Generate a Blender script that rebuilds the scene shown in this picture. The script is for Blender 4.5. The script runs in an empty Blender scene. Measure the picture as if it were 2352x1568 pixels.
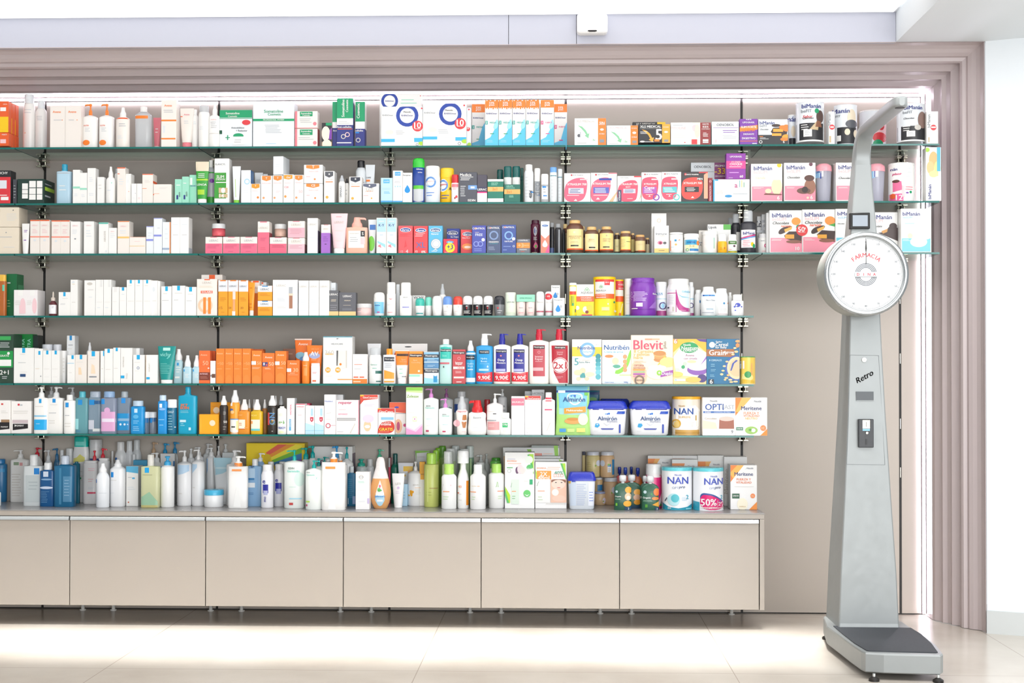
import bpy, bmesh, math, random
from mathutils import Vector
from mathutils.geometry import tessellate_polygon
random.seed(7)
sc = bpy.context.scene
COL = sc.collection
PI = math.pi
# ------------------------------------------------------------------ camera
FPX, YAW, PIT, ROL, PPY = 3176.0, 0.03317, 0.01346, 0.00133, 814.4424
EYE, DIST = 1.07538, 6.25            # metres: lens height, lens to back wall
cs, sn = math.cos(YAW), math.sin(YAW)
r_ = Vector((cs, sn, 0)); f_ = Vector((-sn, cs, 0)); u_ = Vector((0, 0, 1))
FW = f_*math.cos(PIT) + u_*math.sin(PIT); U2 = u_*math.cos(PIT) - f_*math.sin(PIT)
RT = r_*math.cos(ROL) + U2*math.sin(ROL); UP = U2*math.cos(ROL) - r_*math.sin(ROL)
CAMP = Vector((0, -DIST, EYE))
cd = bpy.data.cameras.new('camera'); cam = bpy.data.objects.new('camera', cd); COL.objects.link(cam)
cd.sensor_width = 36; cd.lens = FPX/2352*36; cd.shift_y = (PPY-784)/2352; cd.clip_start = .05
from mathutils import Matrix
cam.matrix_world = Matrix.Translation(CAMP) @ Matrix((RT, UP, -FW)).transposed().to_4x4()
sc.camera = cam
def at(x, y, Y=None, Z=None):
    """pixel of the photograph -> point on the vertical plane Y or the level Z"""
    v = RT*((x-1176)/FPX) - UP*((y-PPY)/FPX) + FW
    t = (Y+DIST)/v.y if Y is not None else (Z-EYE)/v.z
    return CAMP + v*t
# ------------------------------------------------------------------ light and exposure
sc.view_settings.view_transform = 'Standard'; sc.view_settings.look = 'None'
sc.view_settings.exposure = 0.0; sc.view_settings.gamma = 1; sc.view_settings.use_curve_mapping = False
w = bpy.data.worlds.new('world'); sc.world = w; w.use_nodes = True
bg = w.node_tree.nodes['Background']; bg.inputs[0].default_value = (.93, .97, 1, 1); bg.inputs[1].default_value = 0.56
try:
    sc.cycles.max_bounces = 8; sc.cycles.transparent_max_bounces = 24; sc.cycles.use_denoising = True
    sc.cycles.caustics_reflective = False; sc.cycles.caustics_refractive = False; sc.cycles.sample_clamp_indirect = 6
except Exception: pass
def area(name, loc, rot, sx, sy, power, col=(1, 1, 1), spread=None):
    l = bpy.data.lights.new(name, 'AREA'); l.shape = 'RECTANGLE'; l.size = sx; l.size_y = sy; l.energy = power; l.color = col
    if spread: l.spread = spread
    o = bpy.data.objects.new(name, l); COL.objects.link(o); o.location = loc; o.rotation_euler = rot; return o
# fill light added behind the camera, as if from a shop front
area('front_fill_light', (2.6, -9.5, 1.45), (math.radians(86), 0, math.radians(12)), 7, 3, 390, (.97, .985, 1))
# the shop's ceiling panels, over the room
area('ceiling_panel_light', (.1, -1.9, 2.46), (0, 0, 0), 4.0, 1.2, 40, (1, .99, .975))
# ceiling wash slot right over the display front
area('ceiling_wash_light', (-1.1, -.74, 2.575), (0, 0, 0), 4.6, .1, 25, (1, .99, .97), math.radians(23))
area('side_fill_light', (2.4, -2.6, 2.44), (0, 0, 0), 1.4, 1.6, 36, (.97, .985, 1))  # overhead fill added to brighten the right wall
# ------------------------------------------------------------------ materials
PAL = dict(w='f4f3f0', o='f4822c', O='e9602c', r='d8383f', R='9c2733', g='0c9a66', G='17523a', k='26262a', n='2b3480', b='1a86d8', c='39b2e2',
  t='0b8f92', y='f6c81c', p='e7808c', P='d42678', v='7d3ba6', s='b9bdc2', d='56585f', e='e6d8c0', m='9cdcc4', l='a8d2ea', a='b9702a',
  q='dfe4e8', L='a9d33a', i='f2c9cc', h='cfcac2', B='1b3fa0', u='c9b28a', x='8a8f96', N='5a2f25', z='e9eef2', T='08a79b', M='f0e9e2', A='f9ead8')
MATS = {}
def hexlin(h):
    out = []
    for i in (0, 2, 4):
        c = int(h[i:i+2], 16)/255
        out.append(c/12.92 if c <= .04045 else ((c+.055)/1.055)**2.4)
    return out
def mat(c, rough=.38, metal=0, alpha=1.0, emit=0, name=None, bump=0, scale=60, var=0):
    key = (c, rough, metal, alpha, emit, bump, scale, var)
    if key in MATS: return MATS[key]
    if isinstance(c, str) and c.startswith('~'): alpha = .5; rough = .12; cc = c[1:]
    else: cc = c
    rgb = hexlin(PAL.get(cc, cc)) if isinstance(cc, str) else list(cc)
    m = bpy.data.materials.new(name or ('surface_'+str(c).strip('~'))); m.use_nodes = True
    nt = m.node_tree; b = nt.nodes['Principled BSDF']
    b.inputs['Base Color'].default_value = (*rgb, 1); b.inputs['Roughness'].default_value = rough; b.inputs['Metallic'].default_value = metal
    b.inputs['Alpha'].default_value = alpha
    if emit: b.inputs['Emission Color'].default_value = (*rgb, 1); b.inputs['Emission Strength'].default_value = emit
    tc = nt.nodes.new('ShaderNodeTexCoord'); no = nt.nodes.new('ShaderNodeTexNoise'); no.inputs['Scale'].default_value = scale
    nt.links.new(tc.outputs['Object'], no.inputs['Vector'])
    mr = nt.nodes.new('ShaderNodeMapRange'); mr.inputs[3].default_value = max(0, rough-.05); mr.inputs[4].default_value = min(1, rough+.05)
    nt.links.new(no.outputs[0], mr.inputs[0]); nt.links.new(mr.outputs[0], b.inputs['Roughness'])
    if var:
        mx = nt.nodes.new('ShaderNodeMixRGB'); mx.inputs[1].default_value = (*[x*(1-var) for x in rgb], 1); mx.inputs[2].default_value = (*[min(1, x*(1+var)) for x in rgb], 1)
        nt.links.new(no.outputs[0], mx.inputs[0]); nt.links.new(mx.outputs[0], b.inputs['Base Color'])
    if bump:
        bp = nt.nodes.new('ShaderNodeBump'); bp.inputs['Strength'].default_value = bump; bp.inputs['Distance'].default_value = .002
        nt.links.new(no.outputs[0], bp.inputs['Height']); nt.links.new(bp.outputs[0], b.inputs['Normal'])
    MATS[key] = m; return m
def glass_mat(name, tint, gloss=.10):
    m = bpy.data.materials.new(name); m.use_nodes = True; nt = m.node_tree; nt.nodes.clear()
    out = nt.nodes.new('ShaderNodeOutputMaterial'); mix = nt.nodes.new('ShaderNodeMixShader')
    tr = nt.nodes.new('ShaderNodeBsdfTransparent'); tr.inputs[0].default_value = (*tint, 1)
    gl = nt.nodes.new('ShaderNodeBsdfGlossy'); gl.inputs['Roughness'].default_value = .02; gl.inputs[0].default_value = (.9, 1, .97, 1)
    fr = nt.nodes.new('ShaderNodeFresnel'); fr.inputs[0].default_value = 1.5
    nt.links.new(fr.outputs[0], mix.inputs[0]); nt.links.new(tr.outputs[0], mix.inputs[1]); nt.links.new(gl.outputs[0], mix.inputs[2])
    nt.links.new(mix.outputs[0], out.inputs[0]); return m
# ------------------------------------------------------------------ mesh helpers
class MB:
    def __init__(s): s.v = []; s.f = []; s.mi = []; s.mats = []; s.sm = []
    def m(s, mt):
        if mt not in s.mats: s.mats.append(mt)
        return s.mats.index(mt)
    def add(s, vs, fs, mt, smooth=False):
        o = len(s.v); k = s.m(mt); s.v += [tuple(v) for v in vs]
        for f in fs: s.f.append(tuple(i+o for i in f)); s.mi.append(k); s.sm.append(smooth)
    def box(s, x0, y0, z0, x1, y1, z1, mt):
        vs = [(x, y, z) for z in (z0, z1) for y in (y0, y1) for x in (x0, x1)]
        s.add(vs, [(0, 2, 3, 1), (4, 5, 7, 6), (0, 1, 5, 4), (1, 3, 7, 5), (3, 2, 6, 7), (2, 0, 4, 6)], mt)
    def bbox(s, x0, y0, z0, x1, y1, z1, mt, r=.002):
        bm = bmesh.new(); bmesh.ops.create_cube(bm, size=1)
        for v in bm.verts: v.co = Vector(((x0+x1)/2+v.co.x*(x1-x0), (y0+y1)/2+v.co.y*(y1-y0), (z0+z1)/2+v.co.z*(z1-z0)))
        r = min(r, abs(x1-x0)*.3, abs(y1-y0)*.3, abs(z1-z0)*.3)
        bmesh.ops.bevel(bm, geom=bm.edges[:], offset=r, segments=1 if r < .003 else 3, affect='EDGES', profile=.5)
        bm.verts.index_update()
        s.add([v.co[:] for v in bm.verts], [[v.index for v in f.verts] for f in bm.faces], mt); bm.free()
    def rings(s, rings, mt, smooth=True, cap0=True, cap1=True):
        n = len(rings[0]); vs = [p for r in rings for p in r]; fs = []
        for i in range(len(rings)-1):
            for j in range(n):
                a = i*n+j; b = i*n+(j+1) % n; fs.append((a, b, b+n, a+n))
        s.add(vs, fs, mt, smooth)
        if cap0: s.add(rings[0], [tuple(range(n))[::-1]], mt)
        if cap1: s.add(rings[-1], [tuple(range(n))], mt)
    def cyl(s, p0, p1, r0, mt, r1=None, n=14, smooth=True):
        p0 = Vector(p0); p1 = Vector(p1); d = (p1-p0).normalized(); r1 = r0 if r1 is None else r1
        a = d.orthogonal().normalized(); b = d.cross(a)
        s.rings([[tuple(p+(a*math.cos(2*PI*k/n)+b*math.sin(2*PI*k/n))*r) for k in range(n)] for p, r in ((p0, r0), (p1, r1))], mt, smooth)
    def tube(s, pts, r, mt, n=8):
        pts = [Vector(p) for p in pts]; R = []
        for i, p in enumerate(pts):
            d = (pts[min(i+1, len(pts)-1)]-pts[max(i-1, 0)]).normalized(); a = d.cross(Vector((0, 1, .01))).normalized(); b = d.cross(a)
            rr = r[i] if isinstance(r, (list, tuple)) else r
            R.append([tuple(p+(a*math.cos(2*PI*k/n)+b*math.sin(2*PI*k/n))*rr) for k in range(n)])
        s.rings(R, mt)
    def build(s, name, parent=None, loc=None):
        me = bpy.data.meshes.new(name); me.from_pydata(s.v, [], s.f)
        for m in s.mats: me.materials.append(m)
        me.polygons.foreach_set('material_index', s.mi); me.polygons.foreach_set('use_smooth', s.sm); me.update()
        o = bpy.data.objects.new(name, me); COL.objects.link(o)
        if parent: o.parent = parent
        if loc is not None: o.location = loc
        return o
def tag(o, label, cat, group=None):
    o['label'] = label; o['category'] = cat
    if group: o['group'] = group
    return o
def empty(name, loc, label, cat, group=None):
    o = bpy.data.objects.new(name, None); COL.objects.link(o); o.location = loc; o.empty_display_size = .02
    return tag(o, label, cat, group)
def struct(mb, name):
    o = mb.build(name); o['kind'] = 'structure'; return o
# ------------------------------------------------------------------ lettering: one mesh per string, made once
TXT = {}
def make_texts(strings):
    obs = []
    for key in sorted(strings):
        txt, bold = key
        c = bpy.data.curves.new('lettering', 'FONT'); c.body = txt; c.resolution_u = 2; c.size = 1
        c.align_x = 'CENTER'
        if bold == 2: c.shear = .3
        o = bpy.data.objects.new('lettering', c); COL.objects.link(o); obs.append((key, o, c))
    dg = bpy.context.evaluated_depsgraph_get(); dg.update()
    for key, o, c in obs:
        ev = o.evaluated_get(dg); me = ev.to_mesh()
        vs = [tuple(v.co) for v in me.vertices]; fs = [tuple(p.vertices) for p in me.polygons]
        ev.to_mesh_clear()
        if not vs: continue
        x0 = min(v[0] for v in vs); x1 = max(v[0] for v in vs); y0 = min(v[1] for v in vs); y1 = max(v[1] for v in vs)
        W = x1-x0
        if bold == 1:      # heavier strokes: the same letters twice, a hair apart
            n_ = len(vs); e_ = .02; vs = [(a-e_, b, 0) for a, b, c_ in vs]+[(a+e_, b, 1) for a, b, c_ in vs]+[(a, b+e_*.6, 2) for a, b, c_ in vs]; fs = fs+[tuple(i+n_ for i in f) for f in fs]+[tuple(i+2*n_ for i in f) for f in fs]
        TXT[key] = ([((v[0]-(x0+x1)/2)/W, (v[1]-(y0+y1)/2)/W, v[2]) for v in vs], fs, (y1-y0)/W)
    for key, o, c in obs: bpy.data.objects.remove(o); bpy.data.curves.remove(c)
def parse_art(a):
    out = []
    for part in a.split(';'):
        t = part.split()
        if t: out.append(t)
    return out
def art_strings(a):
    s = set()
    for t in parse_art(a):
        if t[0] in 'tTIVW': s.add((' '.join(t[5:]), {'t': 0, 'T': 1, 'I': 2, 'V': 0, 'W': 1}[t[0]]))
    return s
def put_art(mb, art, W, H, surf, D=None, curved=False, hw=None):
    """prints a design on the front of a pack; u, v are fractions of its width and height"""
    X = lambda u: (u-.5)*W
    lay = 0
    for t in parse_art(art):
        k = t[0]; lay += 1; off = (.0004+.0002*lay) if curved else (.0003+.00012*lay)
        def P(x, z, off=off, k=k):
            z = max(.0005, min(H-.0005, z))
            if k in 'eoprP': lim = (hw(z) if hw else W/2); x = max(-lim*.998, min(lim*.998, x))
            y = surf(x, z); return (x, y-off, z)
        if k in 'rlR':
            f = [float(q) for q in t[1:5]]
        if k == 'r':
            m = mat(t[5]); nx, nz = (10, 5) if curved else (1, 1)
            u0, v0, u1, v1 = f; vs = []; fs = []
            for j in range(nz+1):
                z = (v0+(v1-v0)*j/nz)*H; h = hw(z) if hw else W/2
                for i in range(nx+1):
                    x = X(u0+(u1-u0)*i/nx)
                    if curved: x = max(-h*.995, min(h*.995, x))
                    vs.append(P(x, z))
            for j in range(nz):
                for i in range(nx):
                    a = j*(nx+1)+i; fs.append((a, a+1, a+nx+2, a+nx+1))
            mb.add(vs, fs, m, curved)
        elif k == 'l':
            n = int(t[5]); lc = t[6] if len(t) > 6 else 'x'; m = mat({'x': 'bcbec2', 'd': '9a9ca2', 's': 'd2d5d8', 'k': '8a8a8c', 'h': 'dedbd6'}.get(lc, lc)); u0, v0, u1, v1 = f
            for q in range(n):
                zc = (v0+(v1-v0)*(q+.5)/n)*H; th = min(abs(v1-v0)/n*H*.17, .0016); a = X(u0+(u1-u0)*.08*random.random()); b = X(u1-(u1-u0)*.35*random.random())
                nx = 5 if curved else 1; vs = []
                for z in (zc-th, zc+th):
                    for i in range(nx+1): vs.append(P(a+(b-a)*i/nx, z))
                mb.add(vs, [(i, i+1, i+nx+2, i+nx+1) for i in range(nx)], m)
        elif k == 'R' and D is None: pass
        elif k == 'R':
            m = mat(t[5]); u0, v0, u1, v1 = f; x = W/2+.0004
            mb.add([(x, u0*D, v0*H), (x, u1*D, v0*H), (x, u1*D, v1*H), (x, u0*D, v1*H)], [(0, 1, 2, 3)], m)
        elif k in 'ceod':
            u, v = float(t[1]), float(t[2]); ru = float(t[3])*W
            rv = ru if k in 'cod' else float(t[4])*H
            m = mat(t[5] if k == 'e' else t[4]); n = 22; x0, z0 = X(u), v*H
            if k == 'd':   # drop
                vs = []
                for i in range(n):
                    a = 2*PI*i/n; x = math.cos(a)*ru; z = math.sin(a)*ru
                    if z > 0: x *= max(0, 1-(z/ru)**1.2)**.6+.0; z *= 1.9
                    vs.append(P(x0+x, z0+z))
                mb.add(vs, [tuple(range(n))], m)
            elif k == 'o':
                vs = []
                for rr in (1, .68):
                    for i in range(n): a = 2*PI*i/n; vs.append(P(x0+math.cos(a)*ru*rr, z0+math.sin(a)*ru*rr))
                mb.add(vs, [(i, (i+1) % n, n+(i+1) % n, n+i) for i in range(n)], m)
            else:
                vs = [P(x0, z0)]
                for rr in (.25, .5, .75, 1):
                    for i in range(n): a = 2*PI*i/n; vs.append(P(x0+math.cos(a)*ru*rr, z0+math.sin(a)*rv*rr))
                fs = [(0, 1+i, 1+(i+1) % n) for i in range(n)]+[(1+w_*n+i, 1+n+w_*n+i, 1+n+w_*n+(i+1) % n, 1+w_*n+(i+1) % n) for w_ in range(3) for i in range(n)]
                mb.add(vs, fs, m, curved)
        elif k in 'pP':
            m = mat(t[1]); c = [float(q) for q in t[2:]]; pts = [(X(c[i]), c[i+1]*H) for i in range(0, len(c), 2)]
            for _ in range(2 if k == 'P' else 0):      # rounded outline
                pts = [q_ for i in range(len(pts)) for q_ in ((pts[i][0]*.75+pts[(i+1) % len(pts)][0]*.25, pts[i][1]*.75+pts[(i+1) % len(pts)][1]*.25), (pts[i][0]*.25+pts[(i+1) % len(pts)][0]*.75, pts[i][1]*.25+pts[(i+1) % len(pts)][1]*.75))]
            tr = [tuple(pts[i] for i in q) for q in tessellate_polygon([[Vector((a, b, 0)) for a, b in pts]])]
            for _ in range(3 if curved else 0):
                nt_ = []
                for A_, B_, C_ in tr:
                    if max(abs(A_[0]-B_[0]), abs(B_[0]-C_[0]), abs(C_[0]-A_[0])) < W*.07: nt_.append((A_, B_, C_)); continue
                    ab = ((A_[0]+B_[0])/2, (A_[1]+B_[1])/2); bc = ((C_[0]+B_[0])/2, (C_[1]+B_[1])/2); ca = ((A_[0]+C_[0])/2, (A_[1]+C_[1])/2)
                    nt_ += [(A_, ab, ca), (ab, B_, bc), (ca, bc, C_), (ab, bc, ca)]
                tr = nt_
            mb.add([P(a, b) for t_ in tr for a, b in t_], [(3*i, 3*i+1, 3*i+2) for i in range(len(tr))], m)
        elif k in 'tTIVW':
            u, v, wd = float(t[1]), float(t[2]), float(t[3]); m = mat(t[4]); key = (' '.join(t[5:]), {'t': 0, 'T': 1, 'I': 2, 'V': 0, 'W': 1}[k])
            if key not in TXT: continue
            vs, fs, asp = TXT[key]
            if asp > 1.5: wd *= 1.7/asp      # a lone 1 or I keeps the height of its neighbours
            if k in 'VW': L = wd*H; q = [P(X(u)-b*L, v*H+a*L) for a, b, w_ in vs]
            else: L = wd*W; q = [P(X(u)+a*L, v*H+b*L) for a, b, w_ in vs]
            mb.add([(a, b-.0002-(.001 if curved else 0)-.00015*w_[2], c) for (a, b, c), w_ in zip(q, vs)], fs, m)
# ------------------------------------------------------------------ the room
S = 0.35037                                        # depth of the glass shelves
ZR = {'1': 2.05036, '2': 1.80778, '3': 1.58965, '4': 1.32163, '5': 1.02995, '6': 0.81213}
UX = [-2.34949, -1.5472, -.76131, .03441, .82653, 1.53271]   # the dark wall channels
m_wall = mat('bfb6ac', .42, var=.02, scale=3)
m_cab = mat('a69e95', .45, var=.015, scale=4)
m_top = mat('8f8d8c', .25)
m_black = mat('1b1714', .5)
m_white = mat('f2f4f7', .6)
m_lav = mat('c3c5d2', .6)
m_frame = mat('c0b3b3', .32, var=.02, scale=5)
m_alu = mat('d4d8d8', .3, .6)
m_chrome = mat('c9c3b2', .22, .9)
XE = 1.6624
# back wall in panels, the channels between them
b = MB(); xs = [-3.6]+UX+[XE+.02]
for i in range(len(xs)-1):
    b.box(xs[i]+(.0055 if i else 0), 0, .006, xs[i+1]-.0055, .02, 2.47, m_wall)
b.box(-3.6, .012, 0, XE+.02, .04, 2.47, m_black)
struct(b, 'wall_back')
# floor: large polished tiles
def floor_mat():
    m = bpy.data.materials.new('polished_floor_tile'); m.use_nodes = True; nt = m.node_tree; N = nt.nodes; L = nt.links; bs = N['Principled BSDF']
    tc = N.new('ShaderNodeTexCoord'); no = N.new('ShaderNodeTexNoise'); no.inputs['Scale'].default_value = 2.2; no.inputs['Detail'].default_value = 6
    L.new(tc.outputs['Object'], no.inputs['Vector'])
    cr = N.new('ShaderNodeValToRGB'); cr.color_ramp.elements[0].color = (*hexlin('c3b9ad'), 1); cr.color_ramp.elements[1].color = (*hexlin('d8d1c7'), 1)
    cr.color_ramp.elements[0].position = .3; cr.color_ramp.elements[1].position = .7; L.new(no.outputs[0], cr.inputs[0])
    sx = N.new('ShaderNodeSeparateXYZ'); L.new(tc.outputs['Object'], sx.inputs[0])
    def line(out, off, per):
        a = N.new('ShaderNodeMath'); a.operation = 'ADD'; a.inputs[1].default_value = -off+per*50; L.new(out, a.inputs[0])
        c = N.new('ShaderNodeMath'); c.operation = 'MODULO'; c.inputs[1].default_value = per; L.new(a.outputs[0], c.inputs[0])
        d = N.new('ShaderNodeMath'); d.operation = 'LESS_THAN'; d.inputs[1].default_value = .003; L.new(c.outputs[0], d.inputs[0]); return d.outputs[0]
    x0 = at(945, 1568, Z=0).x; x1 = at(190, 1568, Z=0).x; yj = at(300, 1535, Z=0).y
    a = line(sx.outputs[0], x0, x0-x1); c = line(sx.outputs[1], yj, 1.17)
    mx = N.new('ShaderNodeMath'); mx.operation = 'MAXIMUM'; L.new(a, mx.inputs[0]); L.new(c, mx.inputs[1])
    mc = N.new('ShaderNodeMixRGB'); L.new(mx.outputs[0], mc.inputs[0]); L.new(cr.outputs[0], mc.inputs[1]); mc.inputs[2].default_value = (*hexlin('a89e92'), 1)
    L.new(mc.outputs[0], bs.inputs['Base Color']); bs.inputs['Roughness'].default_value = .22
    return m
b = MB(); b.box(-4, -8, -.05, 4.5, .3, 0, floor_mat()); struct(b, 'floor')
# stepped portal frame: the profile is read off the floor line, then mitred round the corner
prof_px = [(2140, 1421.5), (2141.5, 1423), (2148, 1425.5), (2158, 1427.2), (2162, 1428), (2166, 1430.5), (2177, 1431.5), (2185, 1433.6), (2187, 1435.5), (2196, 1436.5), (2205, 1437.6), (2209, 1441.5),
  (2214, 1442.6), (2223, 1443), (2227, 1444.6), (2236, 1446), (2246, 1447), (2255, 1448.6), (2262, 1451), (2264.5, 1453.5)]
prof = [at(x, y, Z=0) for x, y in prof_px]; x0p = prof[0].x; x1p = prof[-1].x
zi = at(2128, 204, Y=prof[0].y).z; zo = at(2200, 96.5, Y=prof[-1].y).z
b = MB(); P = [(p.x, p.y, zi+(p.x-x0p)/(x1p-x0p)*(zo-zi)) for p in prof]
P = [(P[0][0], 0.01, P[0][2])]+P+[(P[-1][0]+.004, P[-1][1]+.004, P[-1][2]+.004), (P[-1][0]+.004, .01, P[-1][2]+.004)]
vs = []
for x, y, z in P: vs += [(-3.6, y, z), (x, y, z), (x, y, 0.002)]
fs = []
for i in range(len(P)-1):
    a = i*3; fs += [(a, a+3, a+4, a+1), (a+1, a+4, a+5, a+2)]
b.add(vs, fs, m_frame)
o = struct(b, 'trim_1')
ZI = zi; ZO = zo; YO = P[-2][1]; XO = P[-1][0]
# bulkhead over the frame, its joints, ceiling, dropped soffit
b = MB(); zc = 2.592
xj = [-3.6, at(1168, 60, Y=YO).x, at(1324, 60, Y=YO).x, 1.4146]
for i in range(3): b.box(xj[i]+(.0012 if i else 0), YO+(0.0015 if i == 1 else 0), ZO+.002, xj[i+1]-.0012, YO+.03, zc, m_lav)
b.box(-3.6, YO+.02, ZO+.004, 1.5, YO+.05, zc, mat('9a9aa6', .6)); struct(b, 'wall_upper')
b = MB(); b.box(-3.6, -.5, zc, 1.4146, YO+.03, zc+.04, m_white); b.box(-3.6, -8, zc, 1.4146, -.92, zc+.04, m_white); b.box(-3.6, -.92, zc+.03, 1.4146, -.5, zc+.05, m_white); struct(b, 'ceiling')
r = empty('ceiling_light_panel', (-1.1, -.74, zc), 'long white glowing light panel in the ceiling above the frame', 'ceiling light')
b = MB(); b.box(-2.45, -.26, -.006, 2.5, .295, -.002, mat('ffffff', .5, emit=1.0)); b.build('diffuser', r)
b = MB(); b.box(-2.46, -.275, -.008, 2.51, -.26, 0, m_alu); b.build('frame', r)
b = MB(); zs = ZO+.003; b.box(1.4146, -8, zs, 3.5, YO+.03, zc+.04, mat('e8edf0', .6)); struct(b, 'ceiling_soffit')
# right wall, slightly turned, with its tiled skirting
pr = at(2352, 1459.5, Z=0); d = Vector((pr.x-XO, pr.y-YO, 0)).normalized(); e = Vector((XO+.002, YO, 0))+d*1.4
b = MB(); t0 = Vector((XO+.002, YO-.001, 0)); nn = Vector((-d.y, d.x, 0))*.05
def slab(mb, a, c, n, z0, z1, m):
    v = [a, c, c+n, a+n]; mb.add([(p.x, p.y, z0) for p in v]+[(p.x, p.y, z1) for p in v], [(0, 1, 5, 4), (1, 2, 6, 5), (2, 3, 7, 6), (3, 0, 4, 7), (4, 5, 6, 7), (3, 2, 1, 0)], m)
slab(b, t0, e, nn, 0, zs, mat('eff4f8', .5)); struct(b, 'wall_right')
hb = (t0.x, at(2268, 1401, Y=t0.y).z)[1]
b = MB(); off = Vector((d.y, -d.x, 0))*.012; slab(b, t0+off, e+off, nn*.2, 0, hb, mat('cfd3d3', .35, var=.03, scale=8)); struct(b, 'baseboard_right')
# small white device on the bulkhead
p0 = at(1325, 77, Y=YO-.05); p1 = at(1396, 30, Y=YO-.05)
r = empty('ceiling_sensor', ((p0.x+p1.x)/2, YO, p0.z), 'small white rounded wireless unit with dark slot mounted over the frame', 'sensor')
b = MB(); hw_ = (p1.x-p0.x)/2; b.bbox(-hw_, -.055, 0, hw_, 0, p1.z-p0.z, mat('f7f7f7', .4), .014); b.build('casing', r)
b = MB(); pts = [(-.02, 0), (-.016, .004), (.016, .004), (.02, 0), (.012, -.003), (-.012, -.003)]
b.add([(x, -.0562, .009+z) for x, z in pts]+[(x, -.052, .009+z) for x, z in pts], [(5, 4, 3, 2, 1, 0)]+[(i, (i+1) % 6, 6+(i+1) % 6, 6+i) for i in range(6)], m_black); b.build('sensor_window', r)
# light strips of the niche, and the lit ceiling slot
m_led = mat('f6efff', .5, emit=23)
m_prof = mat('8f898e', .5)
zl = ZI-.012; xl = x0p-.011
def strip(label, a, c, long_x):
    r = empty('led_strip', a, label, 'light'); r['group'] = 'light strips of the shelving niche'
    b = MB(); b.box(0, 0, 0, c[0]-a[0], c[1]-a[1], c[2]-a[2], m_led); b.build('diffuser', r)
    b = MB(); w_ = .0025
    if long_x: b.box(0, 0, -w_, c[0]-a[0], c[1]-a[1], 0, m_prof); b.box(0, 0, c[2]-a[2], c[0]-a[0], c[1]-a[1], c[2]-a[2]+w_, m_prof)
    else: b.box(-w_, 0, 0, 0, c[1]-a[1], c[2]-a[2], m_prof); b.box(c[0]-a[0], 0, 0, c[0]-a[0]+w_, c[1]-a[1], c[2]-a[2], m_prof)
    b.build('profile', r)
strip('long horizontal light strip under the top of the frame', (-3.5, -.03, zl-.006), (xl-.01, -.012, zl+.006), True)
strip('tall vertical light strip down the side of the niche', (xl-.007, -.03, .01), (xl+.006, -.012, zl+.006), False)
# ------------------------------------------------------------------ wall channels, shelves, brackets
for i, x in enumerate(UX):
    b = MB(); b.box(x-.005, -.001, .006, x+.005, .011, 2.3 if i < 5 else 2.3, m_black)
    for z in list(ZR.values()): b.box(x-.0012, -.0018, z-.2, x+.0012, 0, z-.155, m_chrome)  # metal sliver added as the highlight in each slot
    nm = ['first from the left', 'second from the left', 'third from the left', 'fourth from the left', 'fifth, at the end of the cabinets', 'last, behind the scale'][i]
    tag(b.build('wall_channel'), 'black slotted wall channel, '+nm, 'shelf upright', 'slotted wall channels behind the shelves')
m_glass = glass_mat('clear_shelf_glass', (.955, .985, .972)); m_edge = mat('176a63', .12)
TH = .0078
rows = {'1': 'top', '2': 'second', '3': 'third', '4': 'fourth', '5': 'fifth', '6': 'sixth'}
ordn = ['first', 'second', 'third', 'fourth', 'fifth', 'sixth', 'seventh', 'eighth']
for k, z in ZR.items():
    ends = [-3.2]+UX[:5]; n = len(ends)
    for i in range(n):
        x0 = ends[i]+.002; x1 = (UX[:5]+[None])[i]
        if i == 5:
            if k not in '123': continue
            x1 = at(2158, 500, Y=-S).x; 
        elif i == 4 and k in '456': x1 = at(1731, 800, Y=-S).x
        elif i == 4: x1 = UX[4]-.002+.04; 
        else: x1 -= .002
        if i == 5: x0 = UX[4]+.042
        b = MB(); y0, y1 = -S, -.012; z0, z1 = z-TH, z
        vs = [(x, y, zz) for zz in (z0, z1) for y in (y0, y1) for x in (x0, x1)]
        b.add(vs, [(0, 2, 3, 1), (4, 5, 7, 6), (3, 2, 6, 7)], m_glass); b.add(vs, [(0, 1, 5, 4), (1, 3, 7, 5), (2, 0, 4, 6)], m_edge)
        tag(b.build('glass_shelf'), 'clear glass shelf with green edge, %s row, bay %s' % (rows[k], ['cut by the left edge', 'second from the left', 'third from the left', 'fourth from the left', 'fifth from the left', 'behind the scale'][i]), 'shelf', 'clear glass shelves')
    for i, x in enumerate(UX):
        if i == 5 and k not in '123': continue
        r = empty('shelf_bracket', (x, 0, z-TH), 'metal shelf clamp under the %s shelf at the %s channel' % (rows[k], ordn[i]), 'bracket', 'metal clamps holding the shelves')
        for s_ in (-1, 1):
            b = MB(); xa, xb = (s_*.0015, s_*.024); b.bbox(min(xa, xb), -.05, -.009, max(xa, xb), -.001, -.0006, m_chrome)
            b.bbox(min(xa, xb), -.05, -.03, max(xa, xb), -.001, -.0225, m_chrome); b.cyl((s_*.012, -.03, -.023), (s_*.012, -.03, -.008), .005, m_chrome, n=10); b.build('clamp', r)
        b = MB(); v = [(-.0016, -.003, -.0006), (-.0016, -.075, -.0006), (-.0016, -.075, -.006), (-.0016, -.045, -.02), (-.0016, -.003, -.05)]
        b.add(v+[(-a, c, e_) for a, c, e_ in v], [(0, 1, 2, 3, 4), (9, 8, 7, 6, 5)]+[(i_, (i_+1) % 5, 5+(i_+1) % 5, 5+i_) for i_ in range(5)], m_black); b.build('support_blade', r)
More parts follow.
